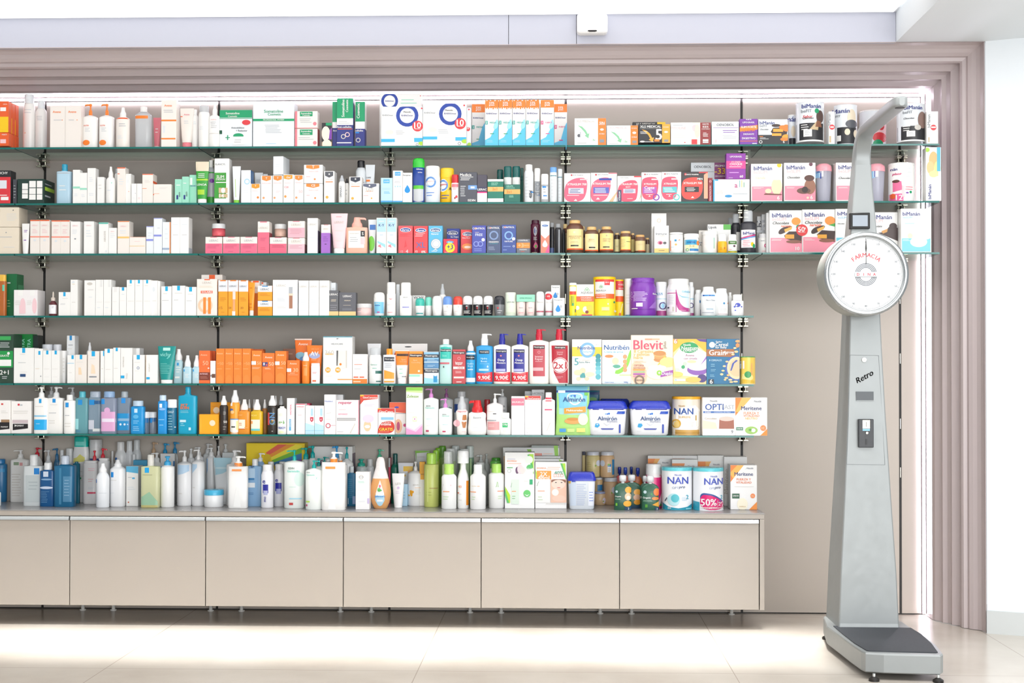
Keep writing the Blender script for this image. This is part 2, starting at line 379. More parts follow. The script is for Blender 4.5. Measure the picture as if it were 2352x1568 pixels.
# ------------------------------------------------------------------ base cabinets with their worktop
YC = -.40; zt = at(1290, 1176.5, Y=YC).z; zb = at(1290, 1397, Y=YC).z; xr_ = at(1755.5, 1300, Y=YC).x
b = MB(); b.box(-3.3, YC-.001, zt-.0035, xr_+.001, -.001, zt, m_top); tag(b.build('worktop'), 'long thin dark grey worktop over the beige cabinets', 'worktop')
seam = [at(q, 1300, Y=YC).x for q in (-156, 160, 472, 788.5, 1105, 1423, 1744)]
zh1 = at(1290, 1190.5, Y=YC).z; zh0 = at(1290, 1199.5, Y=YC).z
b = MB(); b.box(-3.3, YC, zh1+.002, xr_, -.002, zt-.004, m_cab)
tag(b.build('cabinet_top_rail'), 'beige rail running under the grey worktop', 'cabinet rail')
for i in range(6):
    x0, x1 = seam[i], seam[i+1]
    r = empty('drawer_cabinet', ((x0+x1)/2, 0, 0), 'beige laminate drawer cabinet, %s' % ['cut by the left edge', 'second from the left edge', 'third from the left edge', 'fourth from the left edge', 'fifth from the left edge', 'last before the scale'][i], 'cabinet', 'beige base cabinets')
    h = (x1-x0)/2; b = MB(); b.box(-h, YC+.022, zb+.002, h, -.002, zh1, m_cab)
    if i == 5: b.box(h+.002, YC, zb-.001, xr_-(x0+x1)/2, -.002, zh1+.001, m_cab)
    b.build('cabinet_body', r)
    b = MB(); b.bbox(-h+.0018, YC, zb, h-.0018, YC+.02, zh0-.0005, m_cab, .001); dr = b.build('drawer_front', r)
    b = MB(); n = 8; pr_ = []
    for q in range(n+1):
        a = q/n*PI*.5; pr_.append((YC-.006*math.sin(a)-.001, zh1-.001-(zh1-zh0-.002)*(1-math.cos(a))))
    pr_ += [(YC+.012, zh0+.0015), (YC+.012, zh1-.001)]
    R_ = [[(x, y, z) for y, z in pr_] for x in (-h+.003, h-.003)]; b.rings(R_, m_alu, False); b.build('edge_handle', dr)
    for fx in (-h+.07, h-.07):
        b = MB(); b.cyl((fx, -.03, 0), (fx, -.03, .005), .014, mat('e8e8e4', .4)); b.cyl((fx, -.03, .005), (fx, -.03, zb+.002), .008, mat('e8e8e4', .4)); b.build('foot', r)
# ------------------------------------------------------------------ the pharmacy scale
def build_scale():
    m_b = mat('959999', .42, .3, var=.01, scale=30); m_ring = mat('a6aaac', .28, .85); m_face = mat('f3f6f7', .5); m_mat = mat('3c3f44', .7, bump=.6, scale=400)
    org = Vector((1.205, -.95, 0))
    r = empty('weighing_scale', org, 'tall grey pharmacy weighing scale with round white dial and black platform mat', 'scale')
    L = lambda p: tuple(Vector(p)-org)
    zt_ = .094
    # platform outline, top view
    def outline(pxs, z): return [at(x, y, Z=z) for x, y in pxs]
    top = outline([(1899, 1437), (1925, 1456), (1953, 1477), (1978, 1494), (1988, 1498), (2030, 1500.5), (2100, 1502.5), (2160, 1504), (2166, 1500), (2150, 1480), (2122, 1459), (2092, 1441), (2072, 1427)], zt_)
    xb0, xb1 = 1.083, 1.345
    back = [Vector((xb1, -.62, zt_)), Vector((xb1-.02, -.57, zt_)), Vector((xb0+.012, -.565, zt_)), Vector((xb0-.008, -.6, zt_))]
    ol = [(p.x, p.y) for p in top+back]
    cx = sum(p[0] for p in ol)/len(ol); cy = sum(p[1] for p in ol)/len(ol)
    def ring(z, s): return [L((cx+(x-cx)*s, cy+(y-cy)*s, z)) for x, y in ol]
    b = MB(); b.rings([ring(.024, .985), ring(.028, 1.0), ring(.088, 1.0), ring(.0935, .985)], m_b, False); b.build('platform', r)
    mt = outline([(1914, 1438), (1935, 1456), (1962, 1477), (1990, 1494), (1996, 1495.2), (2075, 1497.5), (2150, 1499.3), (2154, 1498.5), (2140, 1479), (2116, 1457), (2092, 1442.5)], zt_)
    b = MB(); b.rings([[L((p.x, p.y, z)) for p in mt] for z in (.092, .0965)], m_mat, False); b.build('rubber_mat', r)
    for x, y in ((1.108, -1.352), (1.328, -1.362), (1.09, -.59), (1.325, -.62)):
        b = MB(); b.cyl(L((x, y, 0)), L((x, y, .008)), .0185, m_black, n=18); b.cyl(L((x, y, .008)), L((x, y, .016)), .0185, m_black, .006, n=18); b.cyl(L((x, y, .014)), L((x, y, .026)), .005, m_alu); b.build('foot', r)
    # column: rounded rectangular rings along a bending spine
    def ringat(y, z, ang, hw_, ht, xc, rad=.005, n=2):
        c = Vector((xc, y, z)); nx = Vector((1, 0, 0)); nn = Vector((0, math.cos(ang), math.sin(ang))); out = []
        rad = min(rad, hw_*.9, ht*.9)
        for sx_, sy_, a0 in ((1, 1, 0), (-1, 1, 90), (-1, -1, 180), (1, -1, 270)):
            for q in range(n+1):
                a = math.radians(a0+90*q/n); out.append(tuple(c+nx*(sx_*(hw_-rad)+rad*math.cos(a))+nn*(sy_*(ht-rad)+rad*math.sin(a))-org))
        return out
    sp = [(-.72, .088, 0, .1175, .13), (-.72, .11, 0, .1155, .127), (-.72, .3, 0, .108, .122), (-.718, .6, 0, .0905, .112), (-.716, .9, 0, .0745, .1), (-.712, 1.15, 0, .0645, .088), (-.712, 1.3, 0, .0595, .08), (-.712, 1.6, 0, .0535, .064),
          (-.714, 1.7, 0, .0465, .053), (-.718, 1.8, 0, .0385, .044), (-.724, 1.9, 0, .032, .038)]
    R = [ringat(y, z, a, h, t, 1.2035) for y, z, a, h, t in sp]
    b = MB(); b.rings(R, m_b, False)
    # arm bending forward over the platform
    import itertools
    arc = []
    y, z = -.724, 1.9
    for q in range(11):
        a = math.radians(86*q/10); arc.append((y, z, a)); st = .0185; y -= math.sin(a+.06)*st; z += math.cos(a+.06)*st
    z = arc[-1][1]; y = arc[-1][0]
    for q in range(1, 5): arc.append((y+(-1.30-y)*q/4, z+.006*q/4, math.radians(88)))
    arc += [(-1.34, z+.006, math.radians(90)), (-1.357, z+.006, math.radians(90)), (-1.368, z+.006, math.radians(90)), (-1.375, z+.006, math.radians(90)), (-1.379, z+.006, math.radians(90))]
    hw_ = [.032-.006*i/len(arc) for i in range(len(arc))]; ht = [.036-.018*min(1, i/8) for i in range(len(arc))]
    hw_[-1] = .009; hw_[-2] = .0165; hw_[-3] = .0215; hw_[-4] = .0245; ht[-1] = .016
    b.rings([ringat(p[0], p[1], p[2], hw_[i], ht[i], 1.2035, .008, 4) for i, p in enumerate(arc)], m_b, True)
    col = b.build('column', r)
    ye, ze, _ = arc[-4]
    b = MB(); b.cyl(L((1.2035, ye+.01, ze-.0195)), L((1.2035, ye+.01, ze-.012)), .017, m_black, n=20); b.build('height_sensor', r)
    # small screen
    ysc = -.785; p0 = at(1953, 525, Y=ysc); p1 = at(1998.5, 488, Y=ysc)
    b = MB(); b.bbox(p0.x-org.x, ysc-org.y, p0.z, p1.x-org.x, ysc+.03-org.y, p1.z, mat('141416', .6), .002); s_ = b.build('screen', r)
    b = MB(); q0 = at(1958.5, 519.5, Y=ysc); q1 = at(1993, 494, Y=ysc); b.box(q0.x-org.x, ysc-.001-org.y, q0.z, q1.x-org.x, ysc-org.y, q1.z, mat('97a0ab', .2)); b.build('display_panel', s_)
    # dial: drum, brushed ring, white face
    yf = -.895; c = at(1990.5, 628.5, Y=yf); Rr = (at(2088.5, 628, Y=yf).x-at(1893, 628, Y=yf).x)/2; Ri = (at(2077, 628, Y=yf).x-at(1906, 628, Y=yf).x)/2
    n = 72
    def circ(rad, y): return [(c.x-org.x+rad*math.cos(2*PI*q/n), y-org.y, c.z+rad*math.sin(2*PI*q/n)) for q in range(n)]
    b = MB(); b.rings([circ(Rr*.985, yf+.165), circ(Rr, yf+.155), circ(Rr, yf+.006)], mat('a8aca6', .38, .3), True, True, False); b.build('drum', r)
    b = MB(); b.rings([circ(Rr, yf+.006), circ(Rr*.993, yf), circ(Ri*1.02, yf-.001), circ(Ri, yf+.004), circ(Ri, yf+.014)], m_ring, True, False, False); b.build('dial_ring', r)
    b = MB(); b.rings([circ(Ri+.002, yf+.02), circ(Ri+.002, yf+.012)], m_face, False)
    yy = yf+.0115-org.y; cx, cz = c.x-org.x, c.z
    blk = mat('5a5f66', .5); redm = mat('d2404a', .5)
    for q in range(150):
        a = PI/2-2*PI*q/160; L_ = .009 if q % 10 == 0 else (.006 if q % 5 == 0 else .0042); wd = .0006
        ro = Ri*.975; t = (math.cos(a), math.sin(a)); nrm = (-t[1]*wd, t[0]*wd)
        b.add([(cx+t[0]*rr+s*nrm[0], yy, cz+t[1]*rr+s*nrm[1]) for rr, s in ((ro, 1), (ro, -1), (ro-L_, -1), (ro-L_, 1))], [(0, 1, 2, 3)], blk)
    def lett(key, x, z, wd, m, rot=0, y=yy):
        if key not in TXT: return
        vs, fs_, asp = TXT[key]; ca, sa = math.cos(rot), math.sin(rot)
        b.add([(x+(u*ca-v*sa)*wd, y-w_*.00015, z+(u*sa+v*ca)*wd) for u, v, w_ in vs], fs_, m)
    for q in range(16):
        a = PI/2-2*PI*q/16; num = str(q*10); lett((num, 0), cx+math.cos(a)*Ri*.87, cz+math.sin(a)*Ri*.87, .0045*len(num), blk)
    wds = dict(F=.017, A=.0215, R=.021, M=.025, C=.019, I=.006)
    word = 'FARMACIA'; rad = Ri*.545; tot = [.95, 1.0, 1.0, 1.2, 1.05, 1.0, .72, .86]; s0 = sum(tot); ang = math.radians(88); acc = 0
    for ch, t in zip(word, tot):
        a = PI/2+ang/2-ang*(acc+t/2)/s0; acc += t; lett((ch, 1), cx+math.cos(a)*rad, cz-.004+math.sin(a)*rad, .0158/TXT[(ch, 1)][2], redm, a-PI/2)
    cz2 = c.z-.002
    for rr in (.0415, .0365, .0315, .0265):
        n2 = 48
        for sgn in (1, -1):
            pts = [(rr_, PI*q/n2*sgn) for rr_ in (rr, rr-.0024) for q in range(n2+1)]
            b.add([(cx+a_*math.cos(t), yy-.0002, cz2+a_*math.sin(t)+sgn*.002) for a_, t in pts], [(q, q+1, q+n2+2, q+n2+1) for q in range(n2)], mat('4a505c', .5))
    b.build('dial_face', r)
    b = MB(); b.bbox(cx-.044, yy-.006, cz2-.0095, cx+.044, yy-.0015, cz2+.0095, mat('ccd3d8', .4), .002)
    for i, ch in enumerate('DINA'): lett((ch, 1), cx+(-.031+i*.0207), cz2, 1.0*.0102/TXT[(ch, 1)][2], redm, 0, yy-.0063)
    b.build('name_plate', r)
    b = MB(); b.add([(cx-.0012, yy-.003, cz2+.04), (cx+.0012, yy-.003, cz2+.04), (cx+.0008, yy-.003, cz2+.085), (cx+.003, yy-.003, cz2+.1), (cx+.0004, yy-.003, cz2+.138), (cx-.0004, yy-.003, cz2+.138), (cx-.003, yy-.003, cz2+.1), (cx-.0008, yy-.003, cz2+.085)], [(0, 1, 2, 3, 4, 5, 6, 7)], m_black); b.build('needle', r)
    # service door with lock, name, ticket slot and coin slot
    def yfront(z):
        for (y0, z0, _, h0, t0), (y1, z1, _, h1, t1) in zip(sp, sp[1:]):
            if z0 <= z <= z1: k = (z-z0)/(z1-z0); return (y0-t0)+((y1-t1)-(y0-t0))*k
        return -.8
    zt1 = at(1985, 814, Y=-.81).z; zb1 = at(1985, 1067, Y=-.83).z
    def Q(px, py): z = at(px, py, Y=-.82).z; y = yfront(z); p = at(px, py, Y=y); return (p.x-org.x, y-.001-org.y, p.z)
    A, B, Cc, D_ = Q(1952, 815), Q(2018, 816), Q(2032.5, 1067), Q(1944.5, 1066)
    b = MB()
    for p, q in ((A, B), (B, Cc), (Cc, D_), (D_, A)): b.tube([p, q], .0006, mat('83888a', .5), 5)
    b.build('service_door', r)
    b = MB(); p = Vector(Q(1984.5, 826)); b.cyl(p, p+Vector((0, -.004, 0)), .0085, m_chrome, n=20); b.box(p.x-.0008, p.y-.0046, p.z-.005, p.x+.0008, p.y-.004, p.z+.005, m_black); b.build('lock', r)
    b = MB(); vs, fs_, asp = TXT[('Retro', 2)]; p = Vector(Q(1985, 865)); wd = .075; ca, sa = math.cos(.52), math.sin(.52)
    b.add([(p.x+(u*ca-v*sa)*wd, p.y-.0006, p.z+(u*sa+v*ca)*wd) for u, v, w_ in vs], fs_, m_black); b.build('name_lettering', r)
    b = MB(); a_ = Q(1966, 919); c_ = Q(2006, 899); b.box(a_[0], a_[1]-.001, a_[2], c_[0], a_[1]+.003, c_[2], mat('5c6064', .5)); b.box(a_[0]+.001, a_[1]-.002, a_[2]-.002, c_[0]+.001, a_[1]+.001, a_[2], m_b); b.build('ticket_slot', r)
    b = MB(); a_ = Q(1970.5, 1027); c_ = Q(2004.5, 962); b.bbox(a_[0], a_[1]-.012, a_[2], c_[0], a_[1]+.004, c_[2], mat('26282c', .35), .002); ya = a_[1]-.0125; xm = (a_[0]+c_[0])/2; cs_ = b.build('coin_acceptor', r)
    b = MB(); b.box(xm-.014, ya-.001, c_[2]-.036, xm+.014, ya, c_[2]-.004, m_chrome); b.box(xm-.001, ya-.0016, c_[2]-.03, xm+.001, ya-.001, c_[2]-.01, m_black); b.box(xm-.014, ya-.001, c_[2]-.045, xm+.014, ya, c_[2]-.038, mat('8ac4e8', .4)); b.build('coin_plate', cs_)
    b = MB(); p = Vector((xm+.002, ya, c_[2]-.053)); b.cyl(p, p+Vector((0, -.006, 0)), .0045, m_chrome); b.build('return_button', cs_)
    b = MB(); b.box(xm-.003, ya-.001, a_[2]+.012, xm+.003, ya, a_[2]+.034, mat('0e0f12', .4)); b.build('coin_return', cs_)
EXTRA = {(c, 1) for c in 'FARMCIDN'} | {(str(q*10), 0) for q in range(16)} | {('Retro', 2)}
DATA = r'''
@ 1 0 200 5.113
box -90 100 535 t=.035 k=3 ks=.04 dy=.01 b=692 | O | r 0 .1 1 .4 O; t .75 .85 .3 w MARTI; r .5 .2 .85 .5 i | orange red carton, lower layer at far left
box -90 100 165 t=.035 k=3 ks=.04 dy=.01 b=533 | O | r .45 0 1 .5 y; r .5 .68 .85 .8 w; t .8 .9 .25 w DERMA | orange red carton with yellow panel, upper layer
bot 275 415 90 s=.72 c=.84 r=.75 dy=.1 | w,z | l .2 .65 .8 .75 2 s; c .3 .32 .04 o | tall white bottle with rounded translucent cap, taller of two beside orange boxes
bot 420 552 165 s=.76 c=.85 r=.6 dy=.1 | w,z | l .2 .6 .8 .7 3 s | white bottle with clear cap left of wide white twin box
box 588 950 222 t=.05 | M | t .22 .86 .26 o Avene; t .72 .86 .26 o Avene; l .12 .64 .4 .68 1 x; c .4 .66 .015 o; l .6 .64 .85 .68 1 x; c .88 .66 .015 o; r .495 0 .505 1 h | wide white twin carton with faint orange lettering
pump 980 1150 198 s=.68 c=.74 r=.24 sp=L n=2 dy=.02 g=22 q=3 k=.6 | w,o | t .3 .5 .35 O NUTRI; l .2 .36 .6 .46 3 s; e .3 .12 .25 .06 o | # white pump bottles with orange pumps
spray 1368 1525 240 s=.7 c=.76 r=.45 k=.7 | M,w | r .05 .7 .95 .735 O; l .25 .5 .8 .6 2 x; l .2 .2 .6 .3 2 q | white bottle with orange ring and white nozzle
bot 1595 1785 232 s=.78 c=.87 r=.4 q=3 k=.7 dy=.03 | ~q,w | r .05 .7 .85 .77 o | clear lotion bottle with orange neck band
tube 1800 1892 360 dy=.08 | p,w | l .3 .5 .7 .7 2 w | pink tube with white cap half hidden by tall carton
box 1895 2072 150 t=.06 | M | r 0 .545 1 .58 o; t .45 .88 .5 o Avene; l .15 .72 .8 .8 2 x; r 0 .16 .95 .19 o; r .12 .3 .25 .45 q | tall white carton with two thin orange bands
tube 2115 2280 250 dy=.03 c=.14 | M,p | r .02 .78 .2 .8 O; t .5 .84 .4 p Avene; l .3 .6 .7 .7 2 s | white tube standing on salmon cap
@ 1 440 200 5.113
bot 5 80 265 s=.8 c=.86 r=.6 dy=.04 | w,w | l .3 .6 .8 .7 2 q | slim white bottle left of clear capped spray can
bot 85 215 222 s=.76 c=.84 r=.85 k=1 | w,~q | l .2 .4 .8 .5 2 q | white bottle with clear overcap beside white pump flask
spray 208 340 195 s=.68 c=.74 r=.42 | w,w | T .5 .62 .5 i AVENE; l .2 .42 .8 .58 4 x; r .1 .3 .9 .31 h | slender white spray flask with grey lettering before green boxes
box 330 712 268 t=.12 dy=.01 | z | r 0 .79 1 1 g; T .4 .91 .42 w Somatoline; T .4 .83 .28 w Cosmetic; r 0 .76 1 .775 g; t .56 .52 .4 d Anticelulitico; t .68 .44 .35 d + Reductor; r .18 .245 .32 .265 g; r .235 .19 .265 .32 g; e .58 .3 .16 .07 g; r .42 .06 .76 .28 w; e .82 .66 .13 .07 r; r 0 .35 .08 .45 G; l .45 .1 .72 .22 2 x | white and green carton with big green header band
box 722 1206 180 t=.08 | z | t .5 .8 .46 g Somatoline; t .52 .73 .32 g Cosmetic; r 0 .575 1 .63 g; T .5 .603 .5 w PROFESSIONAL SYSTEM; l .28 .3 .75 .5 6 x; l .3 .05 .7 .08 1 l | biggest white carton with one green stripe
box 1214 1480 282 t=.05 b=486 | M | r 0 0 .1 1 p; r .22 .7 .78 .97 g; T .5 .87 .46 w Somatoline; T .5 .76 .32 w Cosmetic; l .2 .3 .8 .6 3 x; c .88 .27 .08 p; r 0 0 1 .03 r | small white carton with green badge, upper of two stacked
box 1214 1480 488 t=.05 | M | r 0 0 .1 1 p; r .22 .64 .78 .95 g; T .5 .85 .46 w Somatoline; T .5 .72 .32 w Cosmetic; l .15 .35 .85 .55 2 x; c .88 .2 .08 p; R 0 0 1 1 R | small white carton with green badge, lower of two stacked
box 1530 1648 418 t=.05 dy=.01 | u | r 0 .2 1 1 k; e .4 .55 .42 .3 A; r .4 .88 1 1 g; p v .7 .3 1 .3 1 .8 .8 .7; e .5 .1 .45 .2 A | narrow carton printed with a portrait in profile
box 1655 1712 172 t=.05 dy=.02 | n | r 0 .55 1 1 g; r 0 .42 1 .55 w; T .5 .36 .8 w Anti | green and navy carton mostly hidden behind the taller one
box 1708 1898 130 t=.05 | n | r 0 .58 1 1 g; W .38 .79 .36 w Somatoline; W .62 .84 .26 w Cosmetic; r 0 .44 1 .58 w; l .1 .46 .85 .53 2 x; T .45 .4 .9 w Anti-cellulite; r .05 .35 .95 .365 O; o .4 .2 .15 h; o .65 .24 .15 i; r 0 .08 .9 .06 w | tallest green and navy carton with vertical lettering
box 1925 2035 172 t=.05 dy=.02 | n | r 0 .56 1 1 g; W .3 .8 .33 w Cosmetic; r 0 .4 1 .56 w; T .4 .36 .85 w cellulite; r 0 .3 .4 .33 b; o .3 .15 .25 h; R 0 .4 1 1 w | green and navy carton right of the tallest one
@ 1 860 200 5.113
box 60 555 78 t=.03 dy=.09 | w | o .24 .87 .2 B; t .24 .87 .2 B RHINOmer; l .5 .8 .95 .92 2 m; c .97 .96 .012 r | white display box with blue ring standing behind
box 80 566 228 t=.05 | z | r 0 .22 .32 .8 w; t .16 .78 .26 x RHINOmer; e .2 .35 .1 .06 A; r 0 .1 .33 .18 c; r .33 .2 1 .75 w; o .63 .77 .27 B; c .63 .77 .17 w; t .63 .86 .18 k Metodo; T .63 .77 .28 n RHINOmer; l .35 .28 .6 .4 3 x; c .88 .5 .13 r; T .88 .52 .16 w 10; t .88 .43 .14 w REGALO; r 0 0 1 .08 w; r .8 .1 1 .2 c; o .87 .03 .03 d; e .98 .06 .08 .05 L; c .98 .95 .02 r | clear wrapped gift pack with blue ring, leftmost of two
box 570 1080 192 t=.05 | z | r 0 .22 .32 .8 w; t .16 .78 .26 x RHINOmer; e .22 .38 .1 .06 A; r 0 .15 .33 .22 c; r .33 .2 1 .75 w; o .63 .75 .26 B; c .63 .75 .165 w; t .6 .84 .18 k Metodo; T .63 .76 .28 n RHINOmer; l .35 .28 .6 .4 3 x; c .86 .52 .13 r; T .86 .54 .16 w 10; t .86 .46 .14 w REGALO; r 0 0 1 .1 w; r .75 .12 1 .2 c; o .84 .05 .035 d; e .97 .1 .08 .05 L; c .95 .95 .02 r | clear wrapped gift pack with blue ring, right one of two
box 1086 1134 240 t=.04 dy=.03 | z | c .3 .45 .5 r; T .2 .47 .5 w 10; e .6 .05 .5 .06 L; c .5 .95 .2 r | sliver of white pack with red disc beside orange topped cartons
box 1145 1298 200 t=.04 dy=.12 | w | r 0 .82 1 1 o; t .5 .92 .4 w 33%; t .5 .87 .4 w gratis; t .5 .7 .8 n RHINOmer; r 0 .46 .2 .54 T; T .1 .5 .1 w 2; t .6 .5 .5 T MEDIA; p 55bfe8 0 0 1 0 1 .6 .8 .5 .5 .2 0 .15; r .35 .23 .6 .245 g; l .1 .06 .7 .12 2 l | orange topped nasal spray carton, leftmost and set back
box 1300 1456 150 n=4 g=4 t=.04 | w | r 0 .83 1 1 o; r .05 .81 .15 .83 o; r .22 .8 .3 .83 o; r .4 .815 .5 .83 o; r .56 .795 .66 .83 o; r .72 .81 .8 .83 o; r .88 .8 .96 .83 o; r .1 .975 .18 1 w; r .36 .98 .46 1 w; r .7 .975 .8 1 w; t .5 .93 .4 w 33%; t .5 .88 .4 w gratis; t .5 .7 .8 n RHINOmer; r .02 .46 .2 .54 T; T .1 .5 .1 w 2; t .6 .5 .5 T MEDIA; p 55bfe8 0 0 1 0 1 .5 .7 .34 .4 .18 0 .12; P 9bdcf0 .6 .42 .95 .62 1 .4 .7 .34; r .38 .25 .68 .265 g; l .1 .06 .7 .12 2 l | # orange topped cartons with green 2
box 1952 2108 150 t=.04 | w | r 0 .83 1 1 o; t .5 .93 .4 w 33%; t .5 .88 .4 w gratis; t .5 .7 .8 n RHINOmer; r .02 .46 .2 .54 P; T .1 .5 .1 w 3; t .62 .5 .5 P FUERTE; p 55bfe8 0 0 1 0 1 .5 .7 .34 .4 .18 0 .12; P 9bdcf0 .6 .42 .95 .62 1 .4 .7 .34; r .38 .25 .68 .265 P; l .1 .06 .7 .12 2 l | orange topped carton with pink 3, taller one
box 2112 2262 198 t=.04 dy=.12 | w | r 0 .82 1 1 o; t .5 .92 .4 w 33%; t .5 .87 .4 w gratis; t .5 .7 .8 n RHINOmer; r .02 .46 .2 .54 P; T .1 .5 .1 w 3; t .62 .5 .5 P FUERTE; p 55bfe8 0 0 1 0 1 .6 .8 .5 .5 .2 0 .15; r .38 .2 .68 .22 P | orange topped carton with pink 3, rightmost and set back
@ 1 1280 200 5.113
box 203 572 365 t=.06 dy=.005 | w | r .745 0 1 1 o; t .36 .89 .6 h XLS MEDICAL; T .6 .7 .26 q 7; p 86c79a .1 .74 .24 .69 .36 .55 .42 .42 .47 .45 .44 .26 .32 .36 .37 .39 .31 .5 .21 .63; t .6 .2 .12 86c79a -3x; e .14 .36 .05 .06 d; r .17 .3 .2 .5 s; t .87 .82 .16 w SIN; t .87 .76 .18 w BLOQUEA; e .87 .58 .06 .04 w; t .87 .42 .16 w DOBLE; r .8 .1 .94 .22 x; l .05 .05 .5 .12 1 x | white carton with green arrow and orange side, taller one
box 582 948 450 t=.06 | w | r .76 0 1 1 o; t .38 .88 .6 i XLS MEDICAL; T .6 .65 .24 q 7; p 86c79a .12 .7 .26 .63 .38 .46 .43 .3 .48 .33 .45 .12 .33 .22 .38 .27 .32 .42 .22 .57; t .6 .18 .12 86c79a -3x; t .88 .85 .17 w BLOQUEA; e .88 .62 .06 .06 w; r .82 .1 .95 .22 x; t .88 .4 .16 w DOBLE; l .05 .05 .5 .12 1 x | white carton with green arrow and orange side, lower one
box 885 1270 410 t=.04 dy=.1 | k | t .4 .92 .6 h XLS MEDICAL; r .75 0 1 1 y | black carton peeking from behind a matching black one
box 955 1325 435 t=.06 b=658 | k | T .38 .87 .66 w XLS MEDICAL; T .64 .44 .2 w 5; r .05 .76 .7 .765 w; p f2a83a .1 .72 .24 .66 .36 .5 .43 .27 .49 .3 .45 .05 .32 .18 .37 .23 .31 .42 .21 .58; r .745 0 1 1 f2a83a; l .05 .48 .3 .62 3 w; e .12 .08 .08 .04 w; r .5 .08 .66 .2 o; t .87 .84 .17 w BLOQUEA; e .87 .58 .06 .05 w; r .81 .06 .94 .18 x; l .2 .04 .5 .1 1 w | black carton with yellow arrow and large white 5, upper
box 955 1325 660 t=.06 | k | r .745 0 1 1 f2a83a | flat black carton under the one with large white 5
box 1333 1802 415 t=.06 | w | r .735 0 1 1 8f2f2f; p A .48 0 .735 0 .735 1 .55 1 .6 .65; e .6 .75 .07 .14 i; e .66 .6 .06 .3 f4d5c6; l .04 .84 .3 .92 1 x; t .2 .75 .36 i FITOLINE; l .04 .3 .4 .52 3 h; r .52 .02 .66 .24 r; T .87 .92 .16 w GRATIS; T .87 .8 .14 w KIDS; T .87 .7 .2 w CONTORNO; l .8 .35 .94 .55 4 w; r .8 .16 .94 .24 w; r .8 .08 .94 .14 w; e .35 .1 .02 .02 r | wide cream carton with skin tone print and dark red side
box 1815 2132 405 t=.06 | z | t .5 .86 .64 d OENOBIOL; r .05 .72 .98 .735 v; l .4 .5 .95 .65 2 v; l .4 .25 .95 .42 3 x; e .15 .15 .03 .08 i; l .1 .55 .3 .62 1 q | white carton with thin purple line left of purple box
@ 1 1700 200 5.113
box -5 205 372 t=.05 b=676 | v | t .5 .86 .66 w LIPOGRASIL; p f58a2a 0 .5 1 .58 1 .76 0 .68; T .5 .68 .86 w SLIM FORTE; t .5 .55 .7 o QUEMA; T .5 .4 .6 w DRENANTE; T .5 .24 .74 w DIGESTIVO; t .5 .97 .3 w FORTE; r 0 .12 1 .14 o; r .7 .02 .95 .05 w | purple carton with slanted orange ribbon
box 213 560 378 t=.07 | z | T .3 .86 .5 n biManán; t .18 .74 .26 x beFIT; I .2 .6 .28 k Chocolate; r 0 0 1 .38 k; p 3b2a26 .42 .5 .58 .3 .95 .28 .98 .5 .85 .68 .5 .66; r .46 .34 .78 .44 f2a83a; r .5 .5 .84 .62 f2a83a; e .6 .75 .15 .06 3b2a26; e .95 .65 .14 .14 o; e .94 .28 .14 .12 f0a030; e .88 .2 .14 .07 o; r .04 .3 .16 .325 o; l .04 .2 .35 .28 2 w; o .08 .1 .055 w; T .86 .1 .05 w 6; e .82 .68 .12 .08 o | white and black carton with chocolate bars and orange
can 562 655 330 dy=.1 c=.97 | z,w | T .5 .86 1.2 n nán; r 0 0 1 .3 k; e .6 .5 .3 .17 e | white tin mostly hidden left of large chocolate tin
can 652 985 195 b=665 c=.985 fl=1 | z,z | T .48 .88 .66 n biManán; t .3 .76 .34 x beFIT; I .34 .62 .34 r Sabor; I .36 .58 .36 k Chocolate; r 0 .04 1 .46 k; e .78 .62 .14 .16 5a4640; e .66 .76 .08 .06 g; p u .4 .3 .7 .28 .74 .5 .62 .48; p 8a5a42 .6 .36 .85 .36 .8 .5 .66 .52; l .12 .28 .4 .44 3 w; r .2 .12 .48 .3 w; l .23 .15 .45 .28 3 x; r 0 0 1 .04 w | large round tin showing mint chocolate shake
box 1040 1110 285 t=.06 | w | c .55 .52 .45 r; r .25 .5 .85 .54 w; r .1 .05 .4 .25 u; V .1 .75 .35 x biManan | slim white carton with red disc between two round tins
can 1100 1372 225 dy=.02 c=.985 | z,z | T .25 .84 .66 n Manán; t .12 .72 .16 x FIT; r 0 .04 1 .44 k; e .68 .66 .2 .22 e; e .68 .52 .28 .1 d; e .48 .32 .12 .08 e; e .86 .28 .1 .1 e; r .06 .1 .22 .24 w | round tin with vanilla ice cream scoop
can 1400 1712 290 dy=.22 c=.97 | z,w | r .42 .3 1 .8 i; e .72 .62 .14 .1 r; e .68 .35 .3 .12 r; e .6 .2 .2 .1 g; r 0 .04 1 .16 k | round tin with strawberries partly behind the scale arm
can 1838 2172 215 c=.985 b=662 | z,z | T .48 .88 .62 n biManán; t .28 .76 .3 x beFIT; I .32 .6 .34 k Chocolate; r 0 .04 1 .4 k; e .8 .56 .18 .22 8a7068; e .62 .36 .12 .07 h; l .12 .26 .4 .42 3 w; r .24 .12 .52 .27 w; l .27 .14 .5 .25 3 x; r 0 0 1 .04 w | round tin showing chocolate shake right of the scale arm
box 2188 2325 285 t=.06 | w | c .6 .5 .25 r; r .4 .49 .8 .53 w; V .2 .7 .4 x biManan; r .15 .05 .25 .2 u | small white carton with red disc at the right end
@ 2 0 200 5.113
box -100 125 978 t=.06 | k | r 0 0 1 .8 r; r .4 .45 .8 .7 q; t .6 .92 .5 w YICHY; r .5 .1 .9 .2 w; l .4 .2 .9 .3 1 w | black and red carton at the far left edge
box 150 198 1082 t=.05 dy=.02 | d | l .2 .2 .8 .8 5 x | grey slim carton beside black one with white squares
